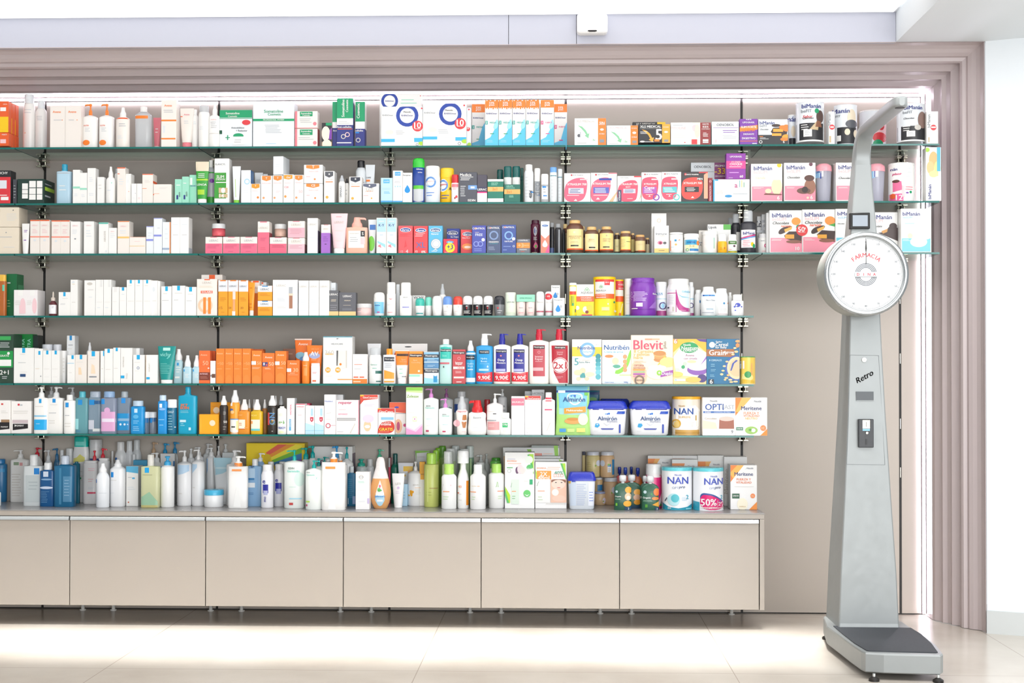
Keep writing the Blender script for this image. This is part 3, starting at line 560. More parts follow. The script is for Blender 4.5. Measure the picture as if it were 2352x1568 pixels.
box 205 515 1078 t=.13 | 1f3a33 | r .18 .58 .4 .82 w; r .18 .4 .4 .56 w; r .18 .2 .4 .38 w; r .45 .65 .7 .92 w; r .45 .38 .7 .62 w; r .45 .15 .7 .36 w; r .74 .65 .95 .92 w; r .74 .38 .95 .62 w; r .74 .15 .95 .36 w; R .1 .55 .95 .7 L; R .1 .8 .7 .83 s; R .1 .3 .6 .36 s | dark green carton with grid of white squares
bot 675 848 908 s=.8 c=.83 r=.38 q=4 k=.6 dy=.02 | b8d8ea,2f9fc0 | r .02 .76 .98 .78 s; l .2 .3 .8 .5 2 w | pale blue square bottle with turquoise cap
box 855 940 970 t=.035 | w | r 0 .44 1 .5 m; l .2 .2 .8 .3 2 q | white carton with mint band, taller of two
box 940 1022 1005 t=.035 | w | r 0 .44 1 .5 m; l .2 .2 .8 .3 2 q | white carton with mint band, shorter of two
box 1027 1122 950 t=.045 | w | l .2 .6 .8 .75 3 q; l .2 .2 .8 .3 2 q | plain tall white carton right of mint banded pair
box 1140 1220 1055 t=.035 | w | l .2 .5 .8 .75 2 h | short slim plain carton left of white nozzle bottle
spray 1248 1358 935 s=.62 c=.72 r=.5 | w,w | c .7 .55 .06 m; l .2 .3 .8 .4 1 q | small white nozzle bottle with mint dot
bot 1345 1400 960 dy=.06 s=.8 c=.88 r=.6 | w,s | | white bottle hidden behind nozzle bottle
box 1377 1472 942 t=.05 | M | r 0 .97 1 1 O; r .05 .81 .3 .83 O; l .2 .5 .8 .7 3 q | tall white carton with orange top edge and orange tick
box 1476 1538 1017 t=.05 dy=.01 | w | c .6 .4 .07 o; l .2 .7 .8 .8 2 q | narrow white carton with orange dot
box 1542 1603 1132 t=.05 | w | c .8 .5 .05 n; l .2 .2 .8 .3 2 q | lowest narrow white carton left one of two
box 1607 1668 1132 t=.05 | w | c .8 .5 .05 i; l .2 .2 .8 .3 2 i | lowest narrow white carton with pink dot
box 1672 1797 1018 t=.06 | M | r 0 .97 1 1 O; l 0 .48 .6 .52 1 o; l .2 .7 .8 .8 2 h; R 0 .68 1 .76 O | white carton with orange top edge beside the wide one
box 1801 2012 1140 t=.05 | M | l 0 .48 .5 .52 1 o; c .02 .45 .03 O; l .3 .75 .8 .85 2 h | wide low white carton with fine orange line
box 2053 2135 1080 t=.04 | m | r .25 .15 .5 .33 n; W .7 .35 .2 d ANTI; l .2 .7 .8 .8 1 w | mint green carton with blue emblem, left of the pair
box 2137 2218 1050 t=.05 | m | r .25 .14 .5 .3 n; W .7 .33 .18 d ANTI; l .2 .7 .8 .8 1 w | mint green carton with blue emblem, right of the pair
box 2225 2310 1030 t=.05 dy=.02 | m | t .5 .62 .7 B mustela; r 0 .65 .4 .9 w | mint green carton with blue word standing last
@ 2 440 200 5.113
tube 48 208 875 c=.1 q=2 | 3aa03c,w | r .02 .77 .98 1 e; r 0 .54 1 .58 L; t .5 .44 .7 w LENOA; r .2 .2 .7 .32 L; l .2 .6 .8 .72 3 w | bright green tube with clear sealed top
bot 182 275 860 s=.74 c=.84 r=.5 dy=.05 | s,w | r 0 .7 1 .73 3aa03c; c .7 .53 .27 v; r 0 0 1 .17 3aa03c | slim silver bottle with purple seal behind the green carton
box 270 442 838 t=.05 | w | r 0 .1 .8 .68 3f9a3a; r .86 0 1 1 w; t .4 .87 .7 x ELANCYL; T .4 .59 .5 w SLIM; T .42 .53 .6 w DESIGN; r .1 .45 .8 .47 w; r .3 .22 .9 .34 u; e .6 .28 .14 .06 w; r .3 .12 .9 .2 u; T .5 .16 .3 w 14 | tall white carton with big green panel
tube 480 578 930 c=.08 | z,7ec63c | p L .35 .65 .45 .15 .5 .15 .4 .65; l .5 .3 .8 .5 2 q | white tube with lime cap and thin green curve
box 582 695 975 t=.06 | z | o .62 .65 .3 l; l .2 .3 .8 .4 2 q; R 0 .6 1 1 3f74ad | white carton with blue side
tube 740 840 1005 dy=.11 c=.1 | z,w | l .2 .7 .8 .8 2 x | grey white tube behind the orange capped cartons, left
tube 840 895 1020 dy=.11 c=.1 | z,w | l .2 .7 .8 .8 2 x | narrow white tube behind the orange capped cartons, right
box 697 807 1135 t=.05 | w | p f59a2a .08 .8 .5 .74 .92 .8 .92 .99 .08 .99; t .5 .89 .15 w T; l .1 .6 .9 .7 2 i; c .75 .28 .12 o | low white carton with orange crest, shortest
box 815 945 1040 t=.05 | w | p f58a3a .1 .85 .5 .8 .9 .85 .9 .99 .1 .99; t .5 .9 .15 w T; t .5 .72 .8 i ENDOCARE; l .2 .5 .8 .6 2 q; c .25 .18 .1 f5a06a | white carton with orange crest right of shortest
box 952 1072 1035 t=.05 | w | p f58a3a .1 .85 .5 .8 .9 .85 .9 .98 .1 .98; t .5 .9 .15 w T; t .5 .72 .8 i ENDOCARE; l .3 .35 .8 .45 2 i; c .2 .18 .1 f5a06a | white carton with orange crest carrying a tilted white one
box 1078 1200 1025 t=.05 | w | p f59a2a .05 .85 .5 .82 .88 .85 .88 .98 .05 .98; I .5 .9 .4 w Gel; t .4 .7 .6 i RADIANCE; t .3 .55 .4 p C20; c .2 .22 .12 f59a4a | white carton with orange crest, third of taller row
box 1204 1315 1030 t=.05 | w | p f58a3a .1 .85 .5 .8 .9 .85 .9 .98 .1 .98; t .5 .9 .15 w T; t .5 .72 .7 i FERMENT; t .7 .4 .4 i 50; c .25 .18 .12 f5a06a | white carton with orange crest touching the stacked pair
box 958 1078 812 t=.09 b=1030 a=-6 | z | l .2 .4 .7 .6 2 q | plain white carton perched slightly turned on other cartons
box 1320 1540 912 t=.07 b=1130 | w | p f58a3a .12 .82 .5 .76 .82 .82 .82 .98 .12 .98; t .5 .88 .12 w T; t .52 .64 .5 i ENDOCARE; l .12 .34 .4 .38 1 r; c .58 .22 .05 f58a3a | white carton with orange crest, upper of stacked pair
box 1320 1540 1133 t=.07 | w | p f58a3a .12 .85 .5 .78 .82 .85 .82 1 .12 1; t .5 .9 .2 w CE; t .52 .65 .5 i ENDOCARE; l .12 .36 .4 .4 1 r; c .6 .24 .05 f58a3a | white carton with orange crest, lower of stacked pair
box 1556 1678 985 t=.07 | w | p d .1 .85 .5 .79 .88 .85 .88 .98 .1 .98; c .5 .9 .07 w; t .5 .73 .7 h HELIOCARE; r .15 .645 .85 .67 o; c .3 .17 .14 f5b04a; l .2 .3 .7 .4 1 q | white carton with grey crest left of the small bottles
spray 1728 1804 1038 s=.7 c=.78 r=.7 | w,s | V .4 .4 .4 x DRMAAU; l .2 .1 .8 .2 1 q | small white vial with silver cap
spray 1800 1850 1075 s=.7 c=.82 r=.7 dy=.03 | w,k | l .2 .3 .8 .6 2 x | small white vial with black cap
box 1852 1998 1052 t=.06 | w | p 353a4a .1 .85 .5 .78 .88 .85 .88 .98 .1 .98; c .5 .91 .06 w; t .5 .72 .75 h HELIOCARE; r .15 .61 .85 .635 o; c .27 .16 .11 f5b04a | white carton with black crest and orange line
bot 1930 2052 865 dy=.09 s=.75 c=.84 r=.7 | z,k | t .5 .5 .7 d HELIO; e .7 .36 .3 .04 o | round white sunscreen bottle with black cap behind
tube 2042 2155 912 dy=.09 c=.1 | z,w | t .35 .68 .5 d CARE; r .1 .58 .5 .63 o; l .3 .4 .8 .5 2 q | white sunscreen tube behind the low grey crest carton
box 2010 2200 1130 t=.06 | w | p 5d6378 .03 .85 .5 .75 .85 .85 .85 .98 .03 .98; c .42 .88 .05 w; t .4 .66 .5 h 360; r .2 .57 .65 .6 o; l .05 .34 .4 .38 1 r; c .55 .22 .05 f5b04a | low white carton with slate crest
@ 2 860 200 5.113
box 75 213 1065 t=.04 | bcdcec | r .22 .78 .75 .94 5db6e6; t .5 .86 .4 w ureadin; l .1 .5 .9 .6 2 l; l .25 .35 .8 .45 2 5db6e6; r 0 0 1 .07 4aa3dc; R 0 0 1 1 w | pale blue carton with blue logo patch
box 217 330 980 t=.04 | w | r .2 .84 .8 .96 4aa8e2; t .5 .9 .5 w ureadin; c .25 .5 .08 l; c .5 .5 .08 l; c .75 .5 .08 l; l .15 .6 .85 .68 2 x; r 0 0 1 .05 4aa3dc | white carton with blue logo patch and three pale dots
box 333 442 1005 t=.045 | w | t .45 .91 .8 d Perspirex; l .2 .8 .7 .85 1 h; d .5 .41 .3 1a8fd8; r 0 0 1 .04 q | white carton with blue water drop beside shaving gel can
bot 450 590 835 s=.78 c=.78 r=1 rd=1 | 2a4a9c,33c23a | r 0 .35 1 .3 5ac43a; r 0 0 1 .3 c8ccd0; r 0 .3 1 .38 5ac43a; T .6 .74 .5 w Gillette; T .65 .67 .35 w series | blue and silver spray can with bright green cap
bot 596 772 930 s=.7 c=.72 r=.96 | e4edf6,w | e .4 .55 .36 .13 w; o .4 .55 .36 5a8fd0; T .38 .57 .55 i noxzema; l .1 .15 .7 .3 2 5a86d0 | white shaving foam can with blue oval ring
bot 774 935 955 s=.7 c=.72 r=1 dy=.02 | f4c21c,f6cc28 | e .2 .5 .4 .18 w; o .2 .5 .4 5a8fd0; T .25 .52 .5 r xzema; l .1 .1 .7 .25 2 B; t .75 .4 .2 k A | yellow shaving foam can with white oval
bot 905 992 1030 s=.66 c=.7 r=.92 | w,cf2a33 | r 0 .55 1 .66 p; l .2 .45 .9 .55 2 p; e .7 .2 .15 .05 r; e .5 .15 .1 .04 R | small white aerosol with red cap
box 998 1205 998 t=.05 | 4f515b | T .36 .91 .64 w Medicis; l .05 .72 .8 .86 3 w; r .5 .42 1 .56 6fa0e6; r .64 .46 .86 .52 w; l .05 .18 .4 .56 6 s; T .7 .06 .42 w ISDIN | dark grey carton with light blue bar
box 1208 1322 1028 t=.05 | 4a4653 | r 0 .38 1 .56 3a3a55; T .5 .46 .95 w LIERAC; r 0 .33 1 .38 P; r 0 0 1 .33 w | carton half charcoal half white with pink line
bot 1440 1514 970 dy=.09 s=.6 c=.62 r=1 | 0f5f5a,0d5a55 | | dark green cap can behind the wrapped twin pack
bot 1520 1612 932 s=.68 c=.7 r=.98 n=2 g=8 dy=.03 | e8ebe8,0e5f5c | r 0 0 1 .5 1b6b5c; r 0 .02 1 .06 w | # white deodorant cans with dark green caps
bot 1715 1750 950 dy=.12 s=.6 c=.65 r=1 | 1b6b5c,0d5a55 | | dark green capped can furthest back
box 1330 1515 1080 t=.05 | 1c7a66 | r 0 .9 1 1 w; t .45 .82 .4 m KEOPS; l .2 .72 .8 .78 1 m; r 0 .46 1 .66 e6b66a; T .45 .57 .3 o 2x1; r 0 0 1 .16 w; r .5 .02 .6 .14 q | green and white deodorant twin pack with 2x1 strip
box 1525 1712 1142 t=.012 | 1b6b5c | t .35 .9 .4 m KEOPS; l .1 .76 .7 .84 2 m; r 0 .45 1 .72 dfae62; T .3 .58 .3 o 2x1; l .3 .25 .6 .4 3 m | green paper sleeve with 2x1 strip before green capped cans
bot 1760 1868 912 s=.76 c=.85 r=.78 | e4e8ec,w | l .1 .1 .5 .7 7 s; V .7 .2 .2 k 48H; r .7 .25 1 .28 b | tall pale spray can with white dome cap
bot 1876 1948 955 s=.58 c=.62 r=1 dy=.02 | ~q,w | V .4 .4 .4 x deo; r .5 .2 .9 .23 b | slim clear bottle with long white cap
bot 1956 2045 1022 s=.58 c=.62 r=.95 | ~q,w | r .1 .1 .9 .55 w; l .3 .3 .7 .5 2 d; r .2 .5 .7 .56 b; r .3 .2 .8 .24 b | short bottle with white label and white cap
bot 2058 2145 942 s=.7 c=.85 r=.9 | dde3e6,6fa6e6 | r 0 .74 1 .76 2a7f92; l .2 .1 .8 .68 6 s | ribbed pale bottle with light blue cap
bot 2148 2208 962 s=.7 c=.85 r=.95 dy=.02 | dde3e6,e4eaec | r 0 .74 1 .76 2a7f92; l .2 .1 .8 .68 6 s | ribbed pale bottle with white cap beside pink box
@ 2 1280 200 5.113
box 82 389 1010 t=.06 | w | P e8607c 0 .0 .65 0 .85 .25 .9 .82 .5 .85 .15 .72 0 .5; t .5 .93 .45 x FORTE PHARMA; c .28 .93 .035 r; T .48 .61 .74 w XTRASLIM 700; r .6 .76 .9 .8 i; r .16 .28 .74 .48 c9ccd6; l .2 .3 .7 .46 3 n; l .1 .2 .8 .25 1 w; p w .36 .03 .5 .03 .44 .1 | white and pink slimming carton with silver label, leftmost
box 393 700 1005 t=.06 | w | P e8607c 0 .0 .5 0 .72 .25 .8 .82 .45 .85 .12 .72 0 .5; t .45 .93 .45 x FORTE PHARMA; c .2 .93 .035 r; r .32 .74 .8 .81 B; T .42 .62 .7 w XTRASLIM 700; r .1 .29 .7 .5 5560b8; l .15 .3 .65 .48 4 w; l .1 .2 .7 .25 1 w; p w .2 .08 .35 .08 .28 .15; r .68 .96 1 1 p; p e9b48c .7 0 .85 0 1 .28 1 .35 | white and pink slimming carton with blue label and leg
box 706 985 1043 t=.06 | w | P e4506a 0 .0 .75 0 .85 .25 .88 .82 .5 .85 .15 .72 0 .5; t .3 .93 .35 x FORTE PHARMA; T .46 .68 .76 w XTRASLIM 700; t .45 .57 .2 w SHOT; r .25 .33 .76 .5 c9ccd6; l .3 .35 .7 .48 3 n; r .02 .0 .17 .46 3a3f5e; W .09 .22 .35 w XTRASLIM; r .7 .95 1 1 r; p e9b48c .88 0 1 .2 1 .3; l .4 .1 .7 .14 1 w | low white and pink slimming carton with dark tube print
box 990 1222 1000 t=.06 | w | P e4506a 0 .08 .6 .05 .82 .25 .88 .82 .4 .85 .1 .8 0 .7; t .5 .93 .7 x FORTE PHARMA; c .17 .93 .045 r; T .42 .6 .62 w XTRASLIM; r .5 .74 .88 .78 w; r .06 .28 .75 .5 a85ab0; T .4 .46 .5 w Capte; l .1 .3 .7 .42 2 w; l .2 .22 .6 .26 1 w; p w .34 .17 .46 .17 .4 .22; o .74 .15 .17 v | white and red slimming carton with purple round seal
box 1225 1455 995 t=.06 | w | P e4506a 0 .08 .6 .05 .8 .25 .86 .82 .4 .85 .1 .8 0 .7; t .5 .93 .7 x FORTE PHARMA; c .17 .93 .045 r; T .42 .6 .62 w XTRASLIM; r .5 .74 .88 .78 w; r .05 .3 .78 .5 59bcc4; l .1 .32 .7 .48 3 w; l .2 .22 .6 .26 1 w; p w .34 .17 .46 .17 .4 .22; o .76 .15 .17 5ac4c0 | white and red slimming carton with turquoise round seal
box 1459 1768 995 t=.06 | 3a3335 | P e2483f 0 .1 .5 .04 .8 .25 .82 .78 .5 .83 .12 .78 0 .6; t .4 .91 .5 w FORTE PHARMA; c .15 .92 .045 r; p e0a888 .85 .1 1 .1 1 1 .85 .9; r .6 .72 .82 .8 k; T .7 .76 .2 w MEN; T .42 .62 .7 w XTRASLIM 700; r .12 .32 .66 .5 k; l .18 .34 .6 .48 3 w; p w .36 .12 .48 .12 .42 .18; r .66 .96 1 1 r | black and red slimming carton with men tag
box 1772 1822 1065 t=.06 | 8b2b35 | W .5 .35 .62 i INNOVACION; o .5 .85 .25 i | slim dark red carton with vertical lettering
box 1570 1975 885 t=.05 dy=.14 | q | t .34 .9 .5 d OENOBIOL; r .02 .78 .66 .79 x; l .15 .6 .6 .7 2 v; r .68 0 1 1 8a2f72; T .84 .92 .28 w PROMO; T .84 .8 .3 y -33; t .84 .68 .28 w DESCUENTO | white carton with magenta -33 panel at the back
box 1830 2258 1082 t=.06 | w | r 0 0 .04 1 2a9cc8; r .05 .93 .14 1 2a9cc8; T .63 .7 .06 9a6ab0 a; r .72 .64 .735 .95 2aa0a0; r .78 .64 .795 .95 y; r .84 .64 .855 .86 g; T .63 .7 .08 c46a90 a; t .18 .42 .16 h alli; e .17 .62 .08 .09 q; r .1 .1 .25 .58 q; e .42 .24 .1 .06 2a8fc8; r .55 .32 .94 .36 s; l .6 .1 .9 .18 2 q | wide white carton with teal edge and blue capsule
box 1985 2212 777 t=.05 b=1080 | 8a2f9e | r 0 .4 1 .7 e0408e; t .5 .87 .62 w LIPOGRASIL; T .5 .57 .64 w CHOQUE; t .5 .66 .45 i 15 DIAS; l .15 .45 .85 .5 1 w; l .15 .2 .85 .3 1 d6a0e0; T .78 .1 .17 w 60; l .1 .03 .4 .06 1 w | purple carton with pink ribbon standing on wide white one
@ 2 1700 200 5.113
box 128 495 900 t=.07 dy=.01 | w | T .38 .88 .58 n biManán; t .3 .78 .42 i beSLIM; r .03 .03 1 .4 ef8fa3; e .82 .4 .17 .22 f2e6b4; e .82 .62 .2 .05 w; I .3 .63 .3 e Vainilla; p 6b3a2c .4 .18 .98 .17 .98 .2 .45 .22; e .55 .28 .1 .06 f2e6b4; c .9 .96 .07 y; T .87 .1 .07 w 6; l .06 .34 .4 .38 2 w | white and pink carton with vanilla shake glass
box 517 885 888 t=.07 | w | T .37 .88 .58 n biManán; t .3 .78 .42 i beSLIM; r .02 .03 1 .4 ef8fa3; e .82 .38 .18 .2 9a6a55; e .8 .6 .16 .08 5a3a32; I .3 .62 .4 k Chocolate; e .62 .27 .22 .08 6b4a40; e .66 .3 .1 .08 3c2c28; c .85 .96 .06 6b3f4f; T .87 .1 .07 w 6; e .75 .09 .04 .03 e; l .06 .33 .4 .37 2 w | white and pink carton with chocolate shake glass
cup 885 1075 905 dy=.01 | ~d6d8ea,f2a6b2 | c .1 .75 .3 9cc8ea; I .1 .78 .4 B Cadeau; r .2 .65 .4 .85 w; r .22 .6 .28 .75 B | clear shaker cup with pink lid left of the scale
box 1088 1122 900 t=.04 dy=.1 | h | r 0 0 1 .4 p | sliver of pink and white carton in the gap
box 1125 1485 886 t=.07 | w | T .38 .88 .6 n biManán; t .3 .78 .42 i beSLIM; r .02 .03 1 .4 ef8fa3; I .3 .6 .42 k Chocolate; l .06 .33 .4 .37 2 w | white and pink carton partly hidden by the scale column
cup 1500 1700 905 dy=.04 | ~d6d8ea,f2a6b2 | c .18 .75 .3 9cc8ea; r .25 .65 .5 .9 w; r .28 .65 .33 .85 B | clear shaker cup with pink lid right of the scale
can 1738 2048 905 dy=.01 c=.93 | w,w | t .14 .83 .2 n nán; I .24 .7 .32 P plaisir; p e8709a .1 .25 .42 .3 .38 .52 .1 .52; e .2 .52 .12 .04 N; r .5 0 .9 .42 w; r 0 .0 .45 .2 e8609a; r .4 .12 .5 .4 i; T .3 .1 .22 w 12; l .52 .28 .85 .4 2 p; e .6 .22 .06 .02 v; c .74 .24 .05 g; l .5 .6 .8 .9 3 q; e .1 .14 .08 .07 O | white canister with pink shake print
box 2180 2360 705 t=.06 | w | e .5 .76 .3 .16 f0b878; e .3 .62 .24 .12 f0c488; e .75 .6 .22 .14 f0e48c; r .72 .55 .95 1 4fb4cc; e .5 .5 .3 .06 f2ee9a; W .25 .17 .27 n biManán; e .1 .95 .15 .04 L; r .8 0 1 .55 w | tall white carton with orange biscuits at the right end
@ 3 0 470 5.113
box -110 222 30 t=.1 b=262 | e8dcc8 | l .55 .3 .95 .7 4 h; c .8 .85 .02 d; T .2 .85 .3 u LIERAC | large beige carton, upper of two stacked
box -110 222 264 t=.1 | e8dcc8 | l .45 .2 .85 .3 1 h; l .3 .6 .8 .66 1 x; c .55 .8 .02 x | large beige carton, lower of two stacked
tube 258 348 222 c=.02 | w,w | l .3 .7 .8 .8 2 v; l .3 .4 .7 .5 1 v | slim white tube leaning against white cartons
box 355 466 178 t=.05 n=2 g=4 | M | r 0 .965 1 1 O; r 0 .48 1 .52 f59a86; t .5 .84 .6 i LIERAC; l .2 .6 .8 .74 3 i; e .5 .4 .15 .03 q | # white cartons with coral band, left pair
box 605 711 183 t=.05 n=2 g=1 | M | r 0 .965 1 1 O; r 0 .48 1 .52 f59a86; t .5 .84 .6 i LIERAC; l .2 .6 .8 .74 3 i; e .5 .38 .15 .03 q | # white cartons with coral band, right pair
box 828 940 197 t=.05 | w | t .5 .87 .6 i LIERAC; l .2 .6 .8 .76 3 q; e .5 .46 .1 .02 x | white carton without band right of coral banded ones
box 985 1102 195 t=.06 | w | t .5 .87 .5 i LIERAC; l .2 .5 .8 .75 3 q | single white carton standing between two gaps
box 1160 1272 207 t=.06 | w | r 0 .95 1 1 5ab8a8; V .65 .55 .35 h ABRASIVE; t .8 .08 .2 q o | white carton with teal top edge
box 1275 1369 271 t=.04 | w | l .2 .6 .8 .8 3 q; t .5 .86 .5 i LIERAC | lower white carton beside teal topped one
box 1382 1518 192 t=.06 | M | r 0 .975 1 1 o; r 0 .47 1 .525 f0c878; t .5 .84 .5 i LIERAC; l .2 .6 .8 .74 2 q | white carton with pale yellow band, tall
box 1520 1710 378 t=.06 | M | r 0 .98 1 1 o; r 0 .44 .95 .47 f0d090; l .3 .7 .8 .76 1 i | wide low white carton with pale yellow line
box 1718 1801 252 t=.04 | z | r 0 .97 1 1 8a90d8; r 0 .46 1 .53 8a92dc; l .2 .6 .8 .8 2 q | white carton with lilac band, shorter
box 1805 1903 155 t=.06 | z | r 0 .98 1 1 8a90d8; r .02 .48 .95 .53 8a92dc; l .4 .7 .85 .73 1 x | white carton with lilac band, taller
box 1907 2004 203 t=.05 | z | r 0 .12 .85 .18 9fb0c8; r .88 0 1 1 f08a3a; l .3 .4 .7 .85 3 q | white carton with orange edge and grey blue band
box 2010 2113 148 n=2 g=1 t=.06 | w | l .2 .5 .9 .53 1 x; l .2 .78 .8 .82 1 q; R 0 0 1 .16 c8ced6 | # plain tall white cartons near the upright
@ 3 440 470 5.113
box 163 358 378 n=3 g=11 t=.05 | M | r 0 0 1 .6 ea6f8c; r .3 .96 .7 1 ea6f8c; t .5 .78 .55 s LIERAC; l .1 .3 .9 .55 4 c45878; l .3 .08 .75 .16 1 c45878 | # low pink and white cartons
box 777 912 197 t=.06 | M | r 0 0 1 .66 ea6f86; r .2 .97 .8 1 ea6f86; t .5 .8 .8 h LIERAC; l .2 .38 .8 .5 4 c45878; l .2 .1 .8 .2 2 d85f78; R 0 0 1 .66 8c3a48 | tall pink and white carton between low ones
box 918 1115 383 t=.05 | M | r 0 0 1 .6 e66a84; r .3 .96 .7 1 ea6f8c; t .5 .78 .55 s LIERAC; l .1 .35 .9 .52 3 b85068 | low pink and white carton carrying a beige jar
box 1132 1328 192 t=.06 b=388 | M | r 0 0 1 .6 eeb4c0; r .3 .96 .7 1 ea6f8c; t .5 .78 .6 h LIERAC; l .1 .2 .9 .55 4 d09aa6 | pale pink and white carton, upper of two stacked
box 1132 1328 390 t=.06 | M | r 0 0 1 .6 f0c0ca; r .3 .96 .7 1 ea6f8c; t .5 .78 .6 h LIERAC; l .1 .3 .9 .55 3 d09aa6; R 0 0 1 .6 8c5a64 | pale pink and white carton, lower of two stacked
jar 243 395 228 b=375 c=.62 dy=.05 | e0606a,d4d6da | r 0 .62 1 .7 w | red jar with silver lid standing on pink carton
jar 976 1115 232 b=381 c=.62 dy=.05 | e6bfae,d8dade | | beige jar with silver lid standing on pink carton
box 1360 1482 157 t=.07 | w | t .5 .82 .8 h LIERAC; l .2 .2 .8 .5 3 q; R 0 0 1 .65 5a4a72; R .5 0 1 .1 w | tall white carton with purple side
box 1522 1628 233 t=.06 | M | r 0 0 1 .71 a26ac4; r .3 .98 .8 1 p; t .5 .85 .6 h LIERAC; l .2 .4 .8 .6 3 8a54ac; r .4 .31 .6 .33 k; R 0 0 1 .7 5a3a6c | slim carton with violet lower part
tube 1635 1835 103 c=.13 | f0d2d6,w | t .5 .78 .55 h LIERAC; l .3 .9 .7 .93 1 p; l .25 .55 .8 .6 1 h; l .3 .3 .7 .35 1 h | pale pink tube tapering down to white cap
pump 1820 2068 150 s=.7 c=.74 r=.32 q=5 k=.4 sp=R sh=1 | f6b8a2,f8b4a4 | r .12 .15 .86 .62 w; t .4 .55 .45 h nuxuriance; r .7 .46 .9 .62 k; T .8 .54 .08 w S; r .7 .25 .9 .44 i; l .18 .3 .6 .46 3 x | flat peach bottle with peach pump and white label
tube 2075 2172 175 c=.02 dy=.03 | z,w | r .2 .7 .9 .85 4a7cc8; e .4 .3 .4 .22 7ad04a | clear tube with green gel and blue label
box 2172 2288 153 n=2 g=4 t=.05 | w | r .05 .6 .95 .98 b4d8ec; T .5 .79 .55 n K-Y; l .3 .5 .7 .53 1 6fb4d8; l .2 .88 .8 .92 1 w; p 9ed4dc .1 .3 .9 .15 .9 .25 .1 .35; p p .1 .2 .5 .15 .4 .25 | # white cartons with pale blue top panel
@ 3 860 470 5.113
box 282 450 247 t=.05 | ef5a60 | e .5 .85 .38 .08 w; e .5 .85 .34 .065 2c4a9a; T .5 .85 .5 w durex; l .05 .6 .9 .72 3 d04a50; p d8484e .4 .2 .6 .25 .5 .5; t .25 .06 .15 i 12; t .6 .06 .15 i 4 | red carton with plain front, left of the two red ones
box 461 628 250 t=.05 | ea4a50 | e .5 .84 .38 .08 w; e .5 .84 .34 .065 2c4a9a; T .5 .84 .5 w durex; l .1 .6 .8 .75 3 i; T .5 .3 .66 6a6ea8 XL; t .2 .06 .15 w 12; t .7 .04 .3 w 0% | red carton with large XL letters
box 635 800 247 t=.05 | 5ab4dc | e .5 .84 .38 .08 w; e .5 .84 .34 .065 4a6a9a; T .5 .84 .5 w durex; t .45 .7 .5 w Natural; c .53 .34 .37 8aa0b0; c .53 .34 .33 w; o .53 .34 .28 c4ccd4; c .53 .34 .2 e8ecf0; l .2 .04 .8 .1 1 w; p w .3 .08 .5 .16 .7 .08 .5 .12 | light blue carton with large silver ring
box 850 1002 280 t=.05 dy=.07 | 2c3f92 | e .45 .83 .42 .08 w; e .45 .83 .38 .065 24346a; T .45 .83 .55 w durex; t .6 .67 .6 w Sin Dejes; R 0 0 1 1 5a3a7a | navy carton behind the red one with yellow disc
box 808 975 402 t=.02 b=575 | d8344a | e .48 .78 .26 .09 48a0c8; t .48 .78 .3 w durex; c .48 .38 .34 f6d82a; T .48 .44 .42 2b3480 +3; l .3 .18 .66 .3 2 B; l .1 .03 .4 .08 1 w | small red pack with yellow +3 disc
box 1015 1145 293 t=.05 dy=.04 | e04a4e | e .6 .82 .45 .09 w; e .6 .82 .41 .07 2c3a7a; T .6 .82 .65 w durex; T .5 .66 .7 w Dame Placer; e .6 .3 .5 .13 f0904a; e .6 .28 .3 .05 f8e0d0 | red orange carton with lips print
box 1147 1310 243 t=.05 | 4a52a8 | T .48 .89 .9 w CONTROL; c .27 .89 .07 o; T .5 .66 .52 e0e6ff FREE; l .2 .73 .6 .77 1 e; c .8 .48 .12 w; o .3 .33 .2 8a96d8; o .6 .33 .2 8a96d8; l .1 .05 .9 .18 2 8a96d8 | indigo carton with white disc and chain pattern
box 1321 1484 243 t=.05 | 4c5878 | T .48 .91 .85 w CONTROL; c .26 .91 .06 r; o .5 .64 .33 7f96c0; T .5 .4 .7 w FINISSIMO; T .5 .34 .6 5aa0b0 ULTRAFINO; l .1 .1 .7 .24 3 9aa6c0 | slate blue carton with thin moon ring
box 1493 1662 235 t=.05 | 3f5498 | T .48 .91 .82 w CONTROL; c .24 .91 .06 r; o .5 .62 .3 86b0e0; T .5 .41 .56 w NATURE; c .84 .5 .11 w; l .1 .2 .7 .26 1 8aa0d8; o .85 .24 .07 w; l .1 .08 .4 .14 1 8aa0d8 | blue carton with moon ring and white disc
box 1668 1826 403 t=.03 b=572 dy=.01 | 70727c | T .5 .9 .7 w CONTROL; r 0 .36 1 .74 f5903a; T .32 .55 .4 fbc08a +3; t .72 .55 .38 fbd0a0 GRATIS; t .5 .25 .55 w FINISSIMO; l .3 .08 .7 .16 1 O | small grey pack with orange +3 sticker
bot 1835 1945 182 dy=.1 s=.86 c=.9 r=.8 q=2 | 5e1838,4c122e | e .5 .68 .18 .13 w; e .5 .68 .14 .11 2c4a9a; W .5 .68 .19 w durex; l .3 .42 .7 .52 3 w; d .55 .25 .25 e86a9a; d .55 .24 .13 6ac04a; l .1 .04 .7 .1 1 e | dark burgundy rounded gel bottle
box 1955 2055 194 t=.05 | w | e .5 .86 .36 .035 2a6ab0; t .5 .86 .4 w durex; t .4 .75 .6 i Sensual; p f0806a 0 0 1 0 1 .58 .5 .45 0 .58; p e8508a .5 .0 1 0 1 .3; d .48 .26 .3 f8d8d8 | slim white and coral carton with droplet
bot 2060 2112 212 dy=.06 s=.78 c=.86 r=.85 | k,~s | r .6 0 .8 .8 d; r 0 0 1 .2 5a6a9a | black bottle with clear dome, left of three
bot 2118 2198 225 dy=.03 s=.78 c=.87 r=.7 | k,~s | r .55 0 .75 .8 x | black bottle with clear dome, middle and widest
bot 2202 2245 290 dy=.08 s=.8 c=.9 r=.7 | k,k | | thin black bottle beside the upright
@ 3 1280 470 5.113
